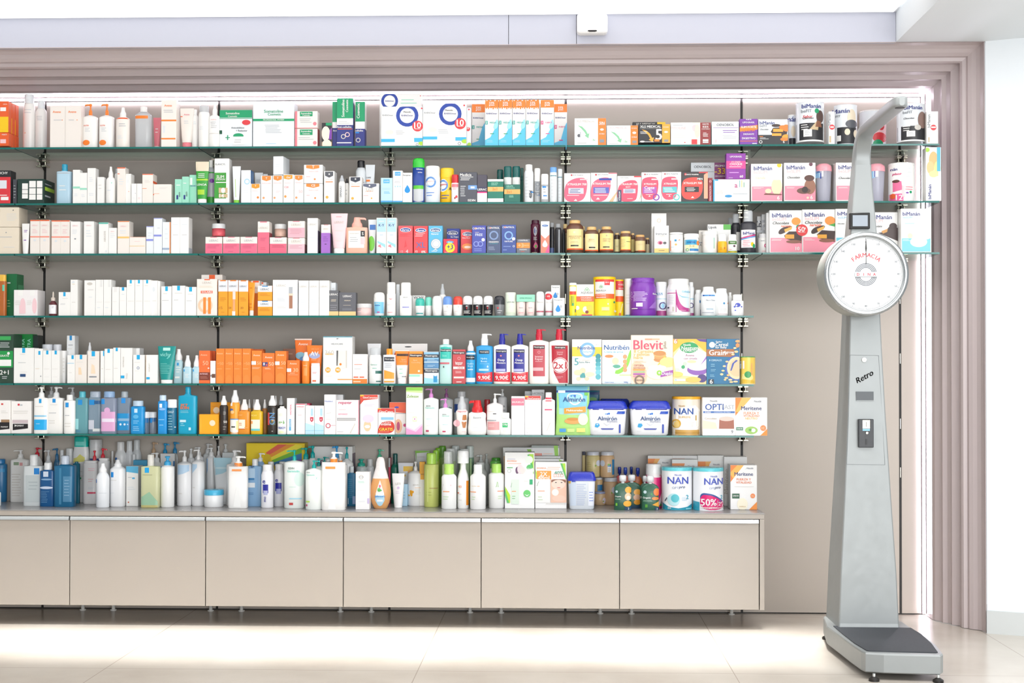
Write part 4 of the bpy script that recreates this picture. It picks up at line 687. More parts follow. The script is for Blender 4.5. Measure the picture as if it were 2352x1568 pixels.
supp 60 128 228 dy=.1 | ~8a4a22,e6c88a | r 0 .1 1 .7 f0d89a | brown glass jar half hidden at the left
supp 105 310 185 s=.76 c=.9 r=.62 | 6b4636,e2b878 | r .04 .14 .96 .72 f4e2a0; c .45 .62 .06 e; t .5 .5 .7 u MAGNESIUM; t .5 .44 .55 u CITRATE; l .2 .28 .8 .36 2 u; r .25 .2 .7 .24 k; r .04 .1 .96 .14 O | brown glass supplement jar, largest
supp 285 328 255 dy=.09 | 5a3f35,e0c080 | r 0 .1 1 .6 e | brown glass jar hidden behind second large one
supp 320 486 262 s=.76 c=.88 r=.66 | 6b4a38,e2b878 | r .04 .12 .96 .72 f2e2ac; t .5 .5 .4 u BODY; l .2 .4 .8 .46 2 u; r .3 .18 .75 .23 k; r .04 .08 .96 .12 O | brown glass supplement jar, second tallest left one
supp 472 512 290 dy=.09 | 5a3f35,e0c080 | | brown glass jar hidden behind third one
supp 492 662 260 s=.76 c=.89 r=.66 | 6b4636,e2b878 | r .04 .14 .96 .74 f2dc90; t .5 .52 .55 u VITAMIN; t .5 .44 .5 u 1000 mg; r .25 .2 .7 .24 k; r .04 .1 .96 .14 O; c .5 .65 .06 u | brown glass supplement jar with vitamin label
supp 666 738 334 dy=.04 s=.82 c=.92 | 4a3a30,e2c080 | r .04 .1 .96 .7 e6dca0; l .2 .3 .8 .4 2 u | narrow brown jar left of small yellow label one
supp 736 868 313 s=.8 c=.9 r=.86 | 6b4a3a,e2b878 | r .02 .16 .98 .74 f2dc84; l .05 .25 .5 .65 6 u; r .55 .5 .9 .52 k; r .02 .12 .98 .16 O | small brown jar with bright yellow label
supp 862 912 336 dy=.05 s=.8 c=.92 | 5a3f30,e0b878 | r .04 .1 .96 .7 e0cc80 | narrow brown jar right of small yellow label one
supp 908 1036 356 s=.76 c=.88 r=.82 | 6b4a3a,d8a868 | r .02 .12 .98 .66 d8c890; l .2 .4 .8 .5 2 u; r .3 .1 .98 .14 O | small brown jar with tan lid
supp 1032 1085 390 dy=.05 s=.8 c=.9 | 4a362c,d8b070 | r .1 .05 .9 .6 b8ac88 | narrowest brown jar beside stacked white carton
box 1105 1282 100 t=.06 dy=.07 | w | o .5 .82 .14 e; c .5 .82 .08 w; l .1 .76 .5 .8 1 q | tallest white carton behind the one with echinacea
box 1140 1310 245 t=.06 | w | o .48 .9 .08 e; l .2 .78 .6 .82 1 q; t .48 .7 .78 x Immune; t .48 .62 .5 h Complex; e .4 .37 .18 .07 e87a9a; e .42 .36 .1 .05 8a2a4a; e .72 .36 .12 .05 5a5a5a; r 0 0 1 .16 e8c070; r .3 .075 .7 .09 k | white carton with pink flower and gold base
bot 1315 1476 328 s=.9 c=.92 r=.98 | w,w | r .05 .1 .1 .6 e07a3a; r .35 .55 .5 .65 2a90c0; e .45 .4 .09 .05 f0b060; l .1 .26 .4 .3 1 5ac0e0; l .25 .12 .7 .16 1 s; p o .6 .6 .75 .66 .75 .6 | white canister with orange stripe and blue mark
jar 1484 1662 346 c=.8 | w,w | r 0 .1 1 .66 f0ecb8; r .05 .42 .85 .68 3a9cc8; T .45 .55 .55 B CORPORE; t .5 .35 .3 u Krill; r .35 .1 .95 .22 2a7fc0; e .95 .52 .14 .12 o; o .2 .16 .1 2a9a9a | white jar with blue and yellow label
box 1662 1768 300 t=.04 dy=.06 | h | l .2 .85 .8 .95 1 d; r 0 .45 1 .5 x; T .2 .38 .22 d A; R 0 .8 1 1 g | grey white carton behind white capped jar
box 1765 2038 230 t=.05 dy=.08 | e8e8e4 | t .22 .89 .34 d Lipok; r .68 .82 1 1 5ab648 | white carton with green square in its corner
jar 1702 1884 318 c=.84 dy=.01 | w,w | r .1 .3 .8 .7 f2f2f0; l .1 .35 .6 .65 5 q; r .7 .2 .74 .7 5ab690 | large white jar with thin green line
bot 1884 1992 348 s=.55 c=.62 r=.84 | f2b21c,w | r 0 .38 .96 .56 f2b21c; l .2 .15 .5 .3 2 c88a10; e .7 .25 .08 .06 a | white bottle with amber yellow label
bot 1998 2112 350 s=.62 c=.7 r=.84 | w,w | r 0 .46 1 .64 4a7a3a; T .5 .56 .5 w Natural; c .66 .36 .12 5a3a4a; r 0 .06 1 .1 6a8a3a; r 0 0 1 .06 f0c82a; l .1 .16 .6 .2 1 r | small white bottle with green and yellow label
bot 2000 2078 155 dy=.16 s=.68 c=.8 r=.8 | 3a3a40,~q | | dark syrup bottle with measuring cup, furthest back
bot 2045 2150 110 dy=.09 s=.68 c=.78 r=.72 | 33333a,~z | r .5 .1 1 .55 w | dark syrup bottle with measuring cup, middle
bot 2145 2338 72 s=.66 c=.74 r=.55 | 33333a,~z | r .05 .12 .9 .54 f4f0f2; t .5 .46 .7 n biManá; p c83a7a .05 .36 .9 .44 .9 .4 .05 .33; p 5a9ad0 .05 .33 .9 .4 .9 .37 .05 .3; l .12 .14 .6 .3 4 p; e .7 .2 .1 .05 y; e .8 .16 .08 .05 g | dark syrup bottle with measuring cup, in front
@ 3 1700 470 5.113
box 200 250 135 t=.04 dy=.12 | d8d8d8 | V .6 .8 .15 d bi | grey sliver of carton above small jar
box 255 305 112 t=.04 dy=.09 | d4d6d6 | V .5 .7 .3 s bi | grey white carton spine, second sliver
box 307 342 95 t=.04 dy=.03 | dcdcdc | | narrow white carton spine beside the pink one
bot 205 342 343 dy=.05 s=.76 c=.8 r=.85 | w,e4e6ea | c .68 .4 .18 P; c .66 .4 .09 w; l .2 .6 .6 .68 1 d; l .3 .1 .8 .16 1 p | small white jar with magenta ring logo
box 345 725 65 t=.07 dy=.01 | w | T .38 .88 .6 n biManán; t .3 .79 .42 i beSLIM; I .35 .7 .5 k Chocolate; I .5 .62 .3 O naranja; r .03 .02 1 .35 ef93a6; e .82 .74 .14 .09 f09a40; c .9 .6 .08 g; P 3f2c28 .26 .5 .3 .42 .5 .48 .7 .58 .68 .64 .4 .6; p e8b050 .45 .55 .48 .48 .68 .55 .7 .62; p 3f2c28 .45 .4 .5 .33 .98 .22 1 .5 .6 .5; r .48 .33 .76 .43 e0a03a; e .75 .26 .24 .04 8a5a48; T .86 .1 .12 w 10; l .05 .28 .4 .33 2 w; c 1.0 .53 .18 dc3a3c; T .98 .55 .2 w 50; t 1.1 .57 .05 w %; t 1.0 .48 .2 w DESCUENTO | white and pink carton with biscuits and red 50 disc
box 728 1113 55 t=.07 dy=.01 | w | T .38 .88 .6 n biManán; t .3 .79 .42 i beSLIM; I .35 .7 .52 k Chocolate; I .4 .63 .35 O naranja; r .03 .02 1 .36 ef93a6; e .85 .74 .16 .1 f09040; p 3fa04a .8 .64 1 .6 1 .68; P 3f2c28 .26 .5 .3 .42 .5 .48 .7 .58 .68 .64 .4 .6; p e8b050 .45 .55 .48 .48 .66 .55 .68 .62; p 3f2c28 .45 .42 .5 .33 .98 .25 1 .5 .6 .52; r .47 .33 .75 .42 e0a03a; e .75 .28 .24 .04 8a5a48; l .05 .28 .4 .33 2 w | white and pink carton with biscuits beside the dial
box 1120 1445 48 t=.07 | w | T .38 .89 .62 n biManán; t .25 .8 .3 l beSLIM; I .2 .66 .25 k Chocolate; r .03 .02 1 .34 6cc4d8; e .7 .3 .2 .1 3f2c28 | white and pale blue carton partly behind the screen
box 1462 1850 88 t=.07 dy=.05 | w | T .52 .88 .6 n biManán; t .35 .79 .4 i beSLIM; I .35 .66 .35 k chocolate; p 3f2c28 .4 .5 1 .3 1 .62 .8 .7 .6 .52; e .86 .66 .12 .08 3a2622; p c8904a .5 .54 .7 .6 .68 .52 .55 .48 | white carton with dark chocolate bar right of the screen
box 1888 2245 45 t=.08 | w | T .34 .88 .56 n biManán; t .22 .8 .3 l beSLIM; l .1 .64 .5 .68 1 l; r .03 .02 .97 .32 7cccdc; e .58 .24 .28 .12 f4f4f0; e .5 .42 .14 .16 f0f4f4; e .3 .38 .08 .06 e6dcc0; l .05 .26 .35 .3 2 w; e .78 .35 .2 .06 f6f6f0 | white and aqua carton at the right end
@ 4 0 470 5.113
bot -40 78 822 s=.8 c=.84 r=.9 q=4 k=.6 | b0622a,e8b84a | r .1 0 .16 .9 d89a5a; r .7 .6 .9 .75 5ac0a0 | amber glass bottle with gold cap at left edge
box 76 196 812 t=.08 dy=.03 | 12663a | r .1 .77 .4 .8 s; l .1 .2 .4 .4 3 8aa87a; R .2 .6 1 .75 3a8a5c | dark green carton beside the amber bottle
box 163 440 1000 t=.09 dy=.0 | f2eeee | r .18 .78 .38 1 w; r .68 .78 .88 1 w; e .38 .38 .12 .3 f2cdd2; e .88 .38 .1 .3 f2cdd2; r .24 .08 .5 .4 f2cdd2; l .05 .4 .3 .6 3 h; l .55 .4 .8 .6 3 h | white carton printed with two pink bottles
drop 578 672 1022 | 5a1f28,d8ccc0 | r .02 .08 .98 .45 f2f2f4; l .5 .3 .8 .4 2 d | dark red dropper bottle with white label
box 688 826 1025 t=.05 | w | r .4 .82 .6 1 2aa6dc; l .15 .46 .7 .52 2 x; l .3 .7 .8 .76 1 h | low white carton with blue tab near the dropper bottle
box 828 912 880 t=.06 | w | l .2 .35 .8 .4 1 h; e .4 .93 .2 .03 q; l .2 .85 .8 .9 1 e; R 0 0 1 1 eceae6 | tall white carton with turned side
box 990 1118 887 t=.06 | w | e .5 .9 .25 .04 h; l .3 .7 .9 .76 1 h; l .4 .5 .8 .55 1 q | tall white carton, first in the plain group
box 1122 1212 880 n=2 g=4 t=.06 | w | l .1 .37 .95 .39 1 h; r .6 .8 .9 1 e8e8e6; l .2 .2 .8 .25 1 q | # plain white cartons with grey tab
box 1314 1398 965 t=.05 | w | r .3 .82 .7 1 eceae8; l .1 .48 .9 .5 1 h | shorter white carton with pale grey tab
box 1402 1484 968 t=.05 | w | r .35 .88 .7 1 2aa6dc; l .1 .52 .9 .54 1 h; l .3 .7 .8 .8 1 q | shorter white carton with blue tab, left of tall ones
box 1488 1580 882 n=3 g=4 t=.06 | w | r .4 .9 .65 1 1fb0e0; l .1 .39 .95 .42 1 h; l .2 .82 .8 .86 1 h | # tall white cartons with blue tabs
box 1775 1850 890 t=.06 dy=.01 | w | e .4 .75 .2 .07 q; l .2 .4 .8 .45 1 h | tall white carton with faint oval
box 1852 1880 895 t=.07 dy=.01 | w | | thin plain white carton before the last blue tabbed group
box 1892 2014 958 t=.05 | w | r .4 .84 .65 1 1fb0e0; l .1 .5 .9 .54 1 x; l .2 .72 .8 .78 1 h | white carton with blue tab, left of last three
box 2020 2172 950 t=.05 | w | r .4 .84 .62 1 1fb0e0; l .1 .5 .7 .54 1 x; l .2 .72 .8 .78 1 h | white carton with blue tab, middle of last three
box 2176 2305 965 t=.05 | w | r .35 .84 .62 1 1fb0e0; l .1 .5 .7 .54 1 x; l .2 .72 .8 .78 1 h | white carton with blue tab, right of last three
@ 4 440 470 5.113
box 62 300 872 t=.06 | M | r .37 .97 .65 1 O; t .5 .9 .45 h LIERAC; l .1 .76 .9 .82 2 e; r .2 .61 .78 .68 e8603a; T .5 .645 .5 w SOLAIRE; o .42 .28 .36 f8ccae; c .42 .28 .24 f6e4d6; r .32 .05 .46 .5 f08a3a; r .56 .05 .7 .5 f08a3a | cream carton printed with two orange tubes
box 115 362 822 t=.07 dy=.08 | M | r .37 .8 .65 1 O | white carton with orange tab standing behind
box 315 425 885 t=.06 | f2a22c | r 0 .68 1 1 e4e6ea; r .2 .97 .8 1 o; t .48 .83 .72 x LIERAC; l .15 .4 .85 .52 3 d08820; T .3 .22 .3 b07a28 15; l .3 .08 .7 .12 1 d08820 | orange yellow carton marked 15, beside cream tube print carton
box 430 548 885 t=.06 | f2a22c | r 0 .68 1 1 e4e6ea; r .2 .97 .8 1 o; t .48 .83 .72 x LIERAC; T .2 .22 .25 b07a28 50; r .42 .0 .72 .13 w; r .48 .12 .7 .46 f0a878; r .46 .46 .74 .7 e8dcd4 | orange yellow carton with pen print
box 555 665 887 t=.06 | f2a22c | r 0 .68 1 1 e4e6ea; r .2 .97 .8 1 o; t .48 .83 .72 x LIERAC; l .15 .4 .85 .52 3 d08820; T .35 .22 .3 b07a28 30; l .3 .08 .7 .12 1 d08820 | orange yellow carton marked 30, left of slim tube
tube 668 745 912 c=.16 | f49a26,e8e0d8 | l .2 .8 .8 .86 1 c86a10; l .2 .2 .7 .4 2 c86a10 | slim orange tube standing on silver cap
box 700 800 892 t=.06 dy=.06 | M | r 0 0 1 .65 ee8a3a; r .2 .95 .9 1 O; t .7 .8 .6 h AC | orange and white carton behind the slim tube
box 805 880 910 t=.05 dy=.1 | z | r 0 .95 .5 1 O | white carton top peeking behind stacked orange pair
box 778 947 950 t=.05 b=1125 | f2a22c | r 0 .58 1 1 e6e8ec; r .3 .93 .7 1 3a90d0; t .48 .75 .6 x LIERAC; l .1 .3 .9 .5 3 d08820 | orange yellow carton, upper of two stacked
box 778 947 1127 t=.05 | f2a22c | r 0 .6 1 1 e6e8ec; r .3 .93 .7 1 3a90d0; t .48 .78 .55 x LIERAC; l .1 .3 .9 .5 3 d08820 | orange yellow carton, lower of two stacked
box 955 1245 882 t=.06 | eef0f4 | r 0 .7 1 1 w; t .34 .84 .38 h LIERAC; r .65 .6 .8 .8 b4b8be; r .66 .2 .8 .56 a87860; r .64 .56 .82 .62 e; l .15 .4 .55 .5 3 s; l .15 .2 .55 .28 2 h | wide white carton printed with brown vial
box 1257 1374 890 n=3 g=5 t=.06 | w | t .5 .83 .76 h LIERAC; l .2 .3 .8 .48 3 q; l .1 .1 .9 .2 1 q | # tall white cartons in the middle
box 1640 1692 915 t=.05 dy=.05 | z | t .5 .82 .6 h AC | pale carton behind the grey and gold pair
box 1615 1725 1005 t=.05 | 66676c | r 0 0 1 .17 e6c88c; T .5 .84 .9 w LIERAC; l .2 .55 .8 .65 2 e; l .1 .2 .9 .45 3 8a8a90 | slim grey carton with gold base
box 1731 1930 1030 t=.05 | 606168 | r 0 0 1 .18 e6c88c; T .5 .84 .52 w LIERAC; T .5 .65 .35 e PREMIUM; r .25 .44 .7 .45 e; r .2 .22 .75 .32 70727a | wide grey carton with gold base
jar 1937 2118 1165 c=.66 | e8c8c4,d8d6d6 | l .1 .4 .4 .62 2 d; l .1 .1 .4 .3 2 x | pale pink jar with grey lid
roll 2140 2272 1028 c=.6 | z,w | r 0 .1 1 .58 7cc4e4; T .35 .52 .3 w ISDIN; l .1 .4 .9 .46 1 B; r .35 .13 .6 .17 P | roll-on deodorant with sky blue label
@ 4 860 470 5.113
bot 145 250 912 s=.64 c=.66 r=.94 | w,w | p r .25 .52 .5 .48 .75 .52 .5 .5; l .1 .3 .9 .35 1 h; l .1 .08 .8 .12 1 p | tall white spray can left of conical bottle
bot 252 300 935 dy=.07 s=.7 c=.74 r=.9 | z,z | | pale spray can hidden behind tall white one
bot 298 442 915 s=.6 c=.62 r=.8 q=3 k=.6 | w,w | t .5 .55 .4 x VICHY; r .25 .24 .8 .27 8a8cd0 | conical white bottle with lilac line
box 445 595 1065 t=.04 dy=.09 | w | t .5 .9 .8 d VICHY; l .2 .6 .8 .7 2 h | white carton with black word behind mint capped roller
roll 482 590 1098 c=.56 | eef4f2,3cb8a8 | r .1 .1 .85 .16 2a9a9a; l .2 .36 .7 .42 1 h | roll-on deodorant with green cap, in front
roll 592 680 1083 c=.54 dy=.03 | f2f4f2,7cd8c4 | l .3 .3 .8 .4 2 h | roll-on deodorant with mint cap, half hidden
roll 680 796 1070 c=.5 | f4f4f4,f4f4f4 | l .4 .3 .9 .5 2 h | all white roll-on deodorant
spray 755 845 930 dy=.08 s=.6 c=.68 r=.6 | w,~z | | white spray bottle with clear nozzle behind rollers
roll 805 915 1075 c=.56 | f4f4f4,6c98dc | l .1 .2 .8 .25 2 x; p h .4 .5 .5 .36 .6 .5 | roll-on deodorant with blue cap
roll 925 1035 1075 c=.56 | f4f4f2,e84a3a | l .2 .2 .8 .25 2 i; p h .5 .5 .6 .36 .7 .5 | roll-on deodorant with red cap
roll 1038 1150 1070 n=3 g=10 c=.56 | 26262a,f4f4f4 | r .34 .46 .54 .5 w; p r .36 .44 .44 .3 .52 .44 .48 .44 .44 .37 .4 .44; l .1 .1 .9 .26 3 w; r 0 .56 1 .66 d8dadc | # black roll-on deodorants with white caps
roll 1405 1530 1070 c=.56 | 77797c,2e2f36 | p r .3 .42 .38 .3 .46 .42; l .3 .1 .8 .3 2 x | grey roll-on deodorant with black cap
bot 1537 1663 1030 s=.86 c=.88 r=.98 | e4eedc,e8f0e0 | r .04 .1 .96 .12 c8d4b8; t .5 .58 .65 x LAVILIN; l .3 .35 .8 .4 1 h | pale green deodorant stick
roll 1670 1773 1120 n=2 g=8 c=.72 | f2e0dc,f2e0dc | t .5 .5 .4 x NUXE; l .2 .14 .8 .22 1 p | # pale pink deodorants held by mint sleeve
box 1668 1885 1055 t=.006 b=1140 dy=-.002 | 92d8bc | T .5 .5 .66 3a9a7a OFFRE SPECIALE | mint card sleeve over two pink deodorants
roll 1896 1995 1018 c=.66 | eeeeee,f4f4f4 | t .5 .56 .7 h Eucerin; r 0 .14 1 .2 c06a7a | pale grey roll-on deodorant, plain one
roll 2000 2096 1018 c=.66 dy=.01 | ececec,f4f4f4 | e .45 .78 .46 .13 d8343f; T .45 .79 .4 w 20%; r 0 .14 1 .2 c06a7a; t .6 .55 .7 h Eucerin | pale grey roll-on deodorant with red sticker
box 2100 2235 1095 t=.05 | w | t .45 .88 .7 x Perspirex; d .42 .35 .22 1a8ad8; c .66 .52 .13 s; l .1 .1 .7 .14 1 h | small white carton with blue drop, in front
box 2075 2180 945 t=.04 dy=.07 | w | t .5 .93 .8 x Perspirex; d .48 .65 .24 1a8ad8; c .7 .72 .13 s; l .1 .88 .9 .9 1 h | white carton with blue drop, standing behind
@ 4 1280 470 5.113
bot 140 226 918 s=.91 c=.92 r=1 | f2dc28,f4f4f4 | r 0 .74 1 .92 f4f0e4; r 0 .64 1 .74 e0503a; r .2 .3 .7 .6 b0b030; r .4 .3 .6 .38 g; r .8 .1 .9 .2 n | slim yellow tablet tube with white cap
box 225 430 935 t=.05 dy=.01 | f0ece4 | r 0 0 1 .45 f6d21c; r 0 .45 1 .62 e8602c; o .6 .86 .08 6ab07a; o .52 .82 .07 6ab07a; o .68 .82 .07 6ab07a; t .6 .73 .7 x AQUILEA; t .55 .57 .6 w COLAGENO; T .58 .5 .6 f8e0c0 MAGNESIO; e .5 .2 .14 .1 f4e8d0; e .6 .12 .1 .05 8a3a2c; c .05 .25 .12 w; e .75 .25 .18 .1 f8c840; r .3 0 .9 .04 r | white, orange and yellow collagen carton
can 420 688 852 c=.93 | f6dc24,f2c80c | r 0 .87 1 .93 e0443a; r 0 .56 1 .87 f2efe8; r .48 .78 .72 .9 d8383f; T .6 .85 .16 w 30+5; o .34 .76 .05 6ab07a; o .3 .73 .045 6ab07a; o .38 .73 .045 6ab07a; t .34 .64 .45 x AQUILEA; r 0 .44 1 .56 e8662c; t .32 .53 .44 w COLAGENO; T .34 .47 .42 w MAGNESIO; r .36 .13 .7 .22 f6f0a0; c .96 .12 .05 w; c .92 .35 .04 g; e .64 .3 .03 .02 w | large yellow tin with white and orange bands
can 655 785 882 dy=.08 c=.96 | f6d820,f2c80c | r 0 .72 1 .96 d8404a; T .7 .86 .5 w +15%; t .7 .76 .5 w GRATIS; r 0 .55 1 .72 eceae4; r 0 .4 1 .55 e8602c; p f8f0b0 .6 .1 .7 .1 .9 .35 .8 .35; e .6 .06 .1 .04 O | yellow tin with red 15 tag, half hidden
can 790 885 870 dy=.06 c=.94 | e8e4e4,f0eeee | r 0 0 1 .04 4a8aa8; l .1 .3 .9 .6 4 h | pale tin half hidden left of purple tub
jar 850 1160 865 c=.88 s=.75 nk=.86 | 7a34a8,7c3aac | l .02 .38 .66 .64 8 e0d0f0; r .22 .24 .46 .34 e8def0; T .93 .58 .16 w fisio; p 9a6ac0 .7 .2 1 .2 1 .42; l .05 .16 .3 .22 1 w; r 0 .16 1 .17 5a2488 | large purple plastic tub with purple lid
can 1150 1290 910 dy=.05 c=.88 | dfe6ec,f2f2f4 | t .3 .65 .6 5a9ac0 PLUS; r 0 0 1 .16 a84a86; c .6 .32 .32 c8dfec; o .6 .3 .32 5a4a7c; r 0 .5 1 .51 6ac0d8; e .6 .3 .12 .07 8ac0dc | pale blue canister with dark ring, half hidden left
jar 1285 1562 875 c=.87 s=.72 nk=.85 | w,w | r .0 .1 1 .7 dcebf4; P b8408a .36 .12 1 .1 1 .2 .7 .22 .5 .35 .4 .6 .36 .7; r 0 .1 .34 .68 f4f0f2; r 0 .6 .34 .62 b8408a; r .34 .1 .37 .7 b8408a; t .8 .65 .4 7cc4dc Colnatur; p 5ab8d4 .38 .6 .6 .52 1 .48 .6 .5; r .2 .12 .28 .24 h; r 0 0 1 .08 w; r .02 .2 .08 .24 k; l .04 .3 .3 .56 6 s; l .5 .13 .8 .15 1 w | large white plastic tub with magenta wave
supp 1530 1608 910 dy=.08 s=.8 c=.88 | dfe6ec,e8ebee | r 0 0 1 .1 a84a86; o .5 .32 .4 5a4a7c; r 0 .5 1 .52 7cc0d8 | pale tub with dark ring, half hidden right
supp 1612 1702 1000 dy=.06 s=.76 c=.86 | e2e6ea,eceef0 | r .6 .5 .9 .6 2a70b0; r .7 0 .9 .25 2a3a80 | white pill bottle behind the blue banded one
supp 1685 1862 965 c=.87 s=.7 r=.72 | f0f4f6,w | r .02 .67 .98 .72 4a90cc; r .1 .68 .2 .71 B; r .5 .68 .6 .71 B; t .6 .53 .6 7a8494 NeuroTime; l .3 .2 .8 .25 1 4a9ac0; l .05 .09 .95 .12 1 3a4a7a | white pill bottle with blue dashed band
supp 1848 2005 985 c=.86 s=.7 r=.8 | eef0f1,eef0f1 | r .25 .05 .95 .42 w; l .35 .15 .85 .26 3 x; e .65 .45 .08 .04 4a90c0; r .2 .06 1 .07 a8607a; p o .9 .44 1 .5 1 .44 | white pill bottle with small white label patch
supp 2005 2052 1030 dy=.05 s=.8 c=.88 | e8eae6,e8eae6 | r .7 .1 1 .6 6a9a4a | narrow pale bottle with green edge
bot 2040 2187 1055 s=.68 c=.72 r=.72 q=3 k=.7 | f4f4f6,f4f4f4 | e .5 .5 .22 .1 3a4ab8; c .25 .42 .08 5a6ac8; c .8 .42 .06 4a5ac0; c .3 .25 .06 5a6ac8; l .4 .1 .8 .14 1 h; e .4 .48 .06 .04 w; R 0 0 1 1 w | small white bottle with blue spotted emblem
@ 5 0 740 5.113
box -110 155 140 t=.1 | 2b4436 | r .3 .88 .9 .96 3aa456; l .4 .72 .85 .84 3 s; r 0 .32 1 .66 1f9448; r .4 .35 .92 .48 w; T .62 .22 .38 w 2+1; t .62 .56 .4 w GRATIS; c .8 .61 .06 w; l .5 .08 .85 .15 2 s | dark green carton with 2+1 lettering
box 160 236 138 n=3 g=-4 t=.06 dy=.11 | 12883c | V .5 .75 .3 m EXTRA | # bright green cartons behind white ones
box 377 445 152 t=.06 dy=.12 | 22302c | | black green carton at the end behind
box 162 398 300 t=.06 | w | r .42 .86 .57 1 1fa8e0; l .3 .8 .7 .84 1 h; l .2 .56 .8 .6 1 x; r .32 .18 .6 .26 2a4a78; l .3 .3 .7 .33 1 h | wide white carton with blue tab and navy patch
box 402 500 308 t=.06 | w | r .5 .82 .75 .93 1fa8e0; l .1 .4 .9 .44 1 e; e .8 .2 .06 .02 x | white carton with blue tab, second in line
box 504 600 330 n=2 g=3 t=.06 | w | r .4 .88 .68 1 1fa8e0; l .1 .42 .9 .45 1 h; l .2 .18 .8 .2 1 h | # white cartons with blue tabs before frosted lids
jar 500 620 260 dy=.09 c=.8 | dfe2ea,cdd2e0 | | frosted lidded bottle behind white cartons, left
jar 630 722 260 dy=.09 c=.8 | dfe2ea,cdd2e0 | | frosted lidded bottle behind white cartons, right
box 705 770 332 t=.05 dy=.04 | f0f0f0 | l .2 .3 .9 .8 5 h | pale carton showing fine print beside the frosted bottles
box 785 878 155 t=.05 dy=.08 | e8ecf0 | r .35 .9 .65 1 2a90d0; l .2 .78 .8 .82 1 d; l .1 .7 .9 .74 1 h | tallest grey white carton with blue tab
box 790 880 385 t=.05 | w | r .55 .86 .85 1 1fa8e0; l .2 .35 .8 .4 1 h; r 0 .7 .9 .72 l | low white carton with blue tab, left of the cream print
box 883 1018 380 t=.05 | M | r .4 .84 .62 1 1fa8e0; l .1 .72 .9 .76 1 h; p f2d8b8 .3 .3 .6 .3 .5 .55 .3 .55 | low white carton with blue tab and cream print
spray 1020 1090 237 dy=.08 s=.76 c=.82 r=.5 | e8ecf0,e4e8ec | | slender pale nozzle bottle behind white cartons
box 1030 1163 338 t=.05 | M | r .35 .84 .65 1 1fa8e0; l .2 .74 .8 .78 1 h; p f4dcc0 .3 .3 .7 .3 .6 .55 .35 .6; r .15 .18 .8 .22 x | white carton with blue tab and dark dash row
box 1180 1224 335 t=.05 | w | r .7 .84 1 1 1fa8e0; l .2 .4 .8 .5 1 h | narrow white carton with blue edge
box 1228 1325 310 t=.05 | w | r .35 .88 .65 1 1fa8e0; l .1 .38 .9 .42 1 h | white carton with blue tab, shorter of the tall pair
box 1329 1413 297 t=.05 | w | r .35 .9 .65 1 1fa8e0; l .1 .4 .9 .44 1 h | white carton with blue tab, taller of the tall pair
box 1417 1553 300 t=.07 | w | r .02 .14 .34 .22 1fa8e0; V .25 .6 .3 h ANTHELIOS; V .55 .2 .16 h TOLE | white carton lying sideways text with low blue mark
box 1560 1640 302 t=.06 dy=.06 | eeeeee | | pale carton behind the one with small arch
box 1563 1697 382 t=.05 | w | r .32 .84 .6 1 1fa8e0; o .45 .54 .12 4a6a9a; l .1 .72 .9 .76 1 h; l .1 .42 .6 .45 1 h | low white carton with blue tab and arch mark
box 1713 1850 382 t=.05 | w | r .05 .14 .35 .22 1fa8e0; V .3 .55 .3 h CICAPLAST; r 0 0 .03 1 f0c8a0 | low white carton with blue mark near its base
tube 1855 2068 280 c=.1 | 18908c,w | T .45 .76 .6 8ad8d0 vichy; p 6ac8c0 .5 .66 .6 .66 .7 .78; l .15 .25 .75 .55 7 6ac0b8; r .3 .88 .7 .96 b8e8e0 | teal tube with white cap
spray 2045 2155 315 s=.6 c=.68 r=.75 q=4 k=.7 dy=.03 | b8d8e0,f0f0f0 | r .4 .52 .6 .6 2a9ad8; l .3 .3 .8 .5 3 w; r .2 .15 .7 .2 w | pale blue vial with white nozzle, largest
spray 2155 2255 388 n=2 g=8 s=.52 c=.6 r=.72 q=4 k=.7 | b8d8e4,f2f2f2 | r .1 .42 .25 .5 2a9ad8; l .3 .2 .8 .35 3 w | # small pale blue vials with white nozzles
@ 5 440 740 5.113
box 88 216 332 t=.05 | ee7038 | r 0 .1 1 .34 7a3a2c; T .45 .29 .7 i INTENSE; l .1 .14 .8 .22 2 b87a6a; t .45 .87 .6 f8c8a0 Avene; t .6 .62 .5 f8b890 50; r .15 .57 .8 .58 d8582a; r .8 .45 .95 .48 w | orange carton with dark brown band
box 220 280 452 t=.04 | w | r 0 .3 1 .38 x; r .3 .25 1 .42 6a4a3c | narrow white carton beside orange row
box 225 280 335 t=.05 dy=.06 | d8602c | r 0 .8 .3 1 5a3a5a | dark orange carton behind narrow white one
box 288 388 308 n=4 g=3 t=.055 | f28432 | t .45 .86 .7 fbd0a0 Avene; t .65 .57 .45 f9b070 50; t .3 .57 .25 f9b070 SPF; l .1 .4 .8 .44 1 f9b070; e .5 .05 .4 .2 f38a3c; r .985 0 1 1 d86a24 | # plain orange cartons
box 704 825 332 t=.05 | f28432 | t .5 .86 .65 fce0c0 Avene; r 0 .57 .44 .68 w; t .75 .62 .4 f9c090 50; l .05 .44 .9 .5 2 f9d0b0; e .5 .1 .4 .15 f38c40 | orange carton with white tag, left one
box 830 975 360 t=.05 | ee7830 | t .52 .86 .6 fce8d0 Avene; r .02 .56 .45 .7 4a4a7a; r .1 .6 .2 .68 w; r .3 .58 .4 .64 e0606a; t .75 .64 .38 fbd0a8 50; l .2 .46 .8 .52 2 fcd8b8; e .5 .2 .4 .18 f08038 | orange carton with patterned tag
box 982 1112 337 t=.05 | f08030 | t .5 .88 .6 fce0c0 Avene; r 0 .57 .4 .68 w; t .74 .63 .4 f9c090 50; l .2 .46 .8 .5 2 f9d0b0; e .5 .15 .4 .18 f28a3c | orange carton with white tag, right one
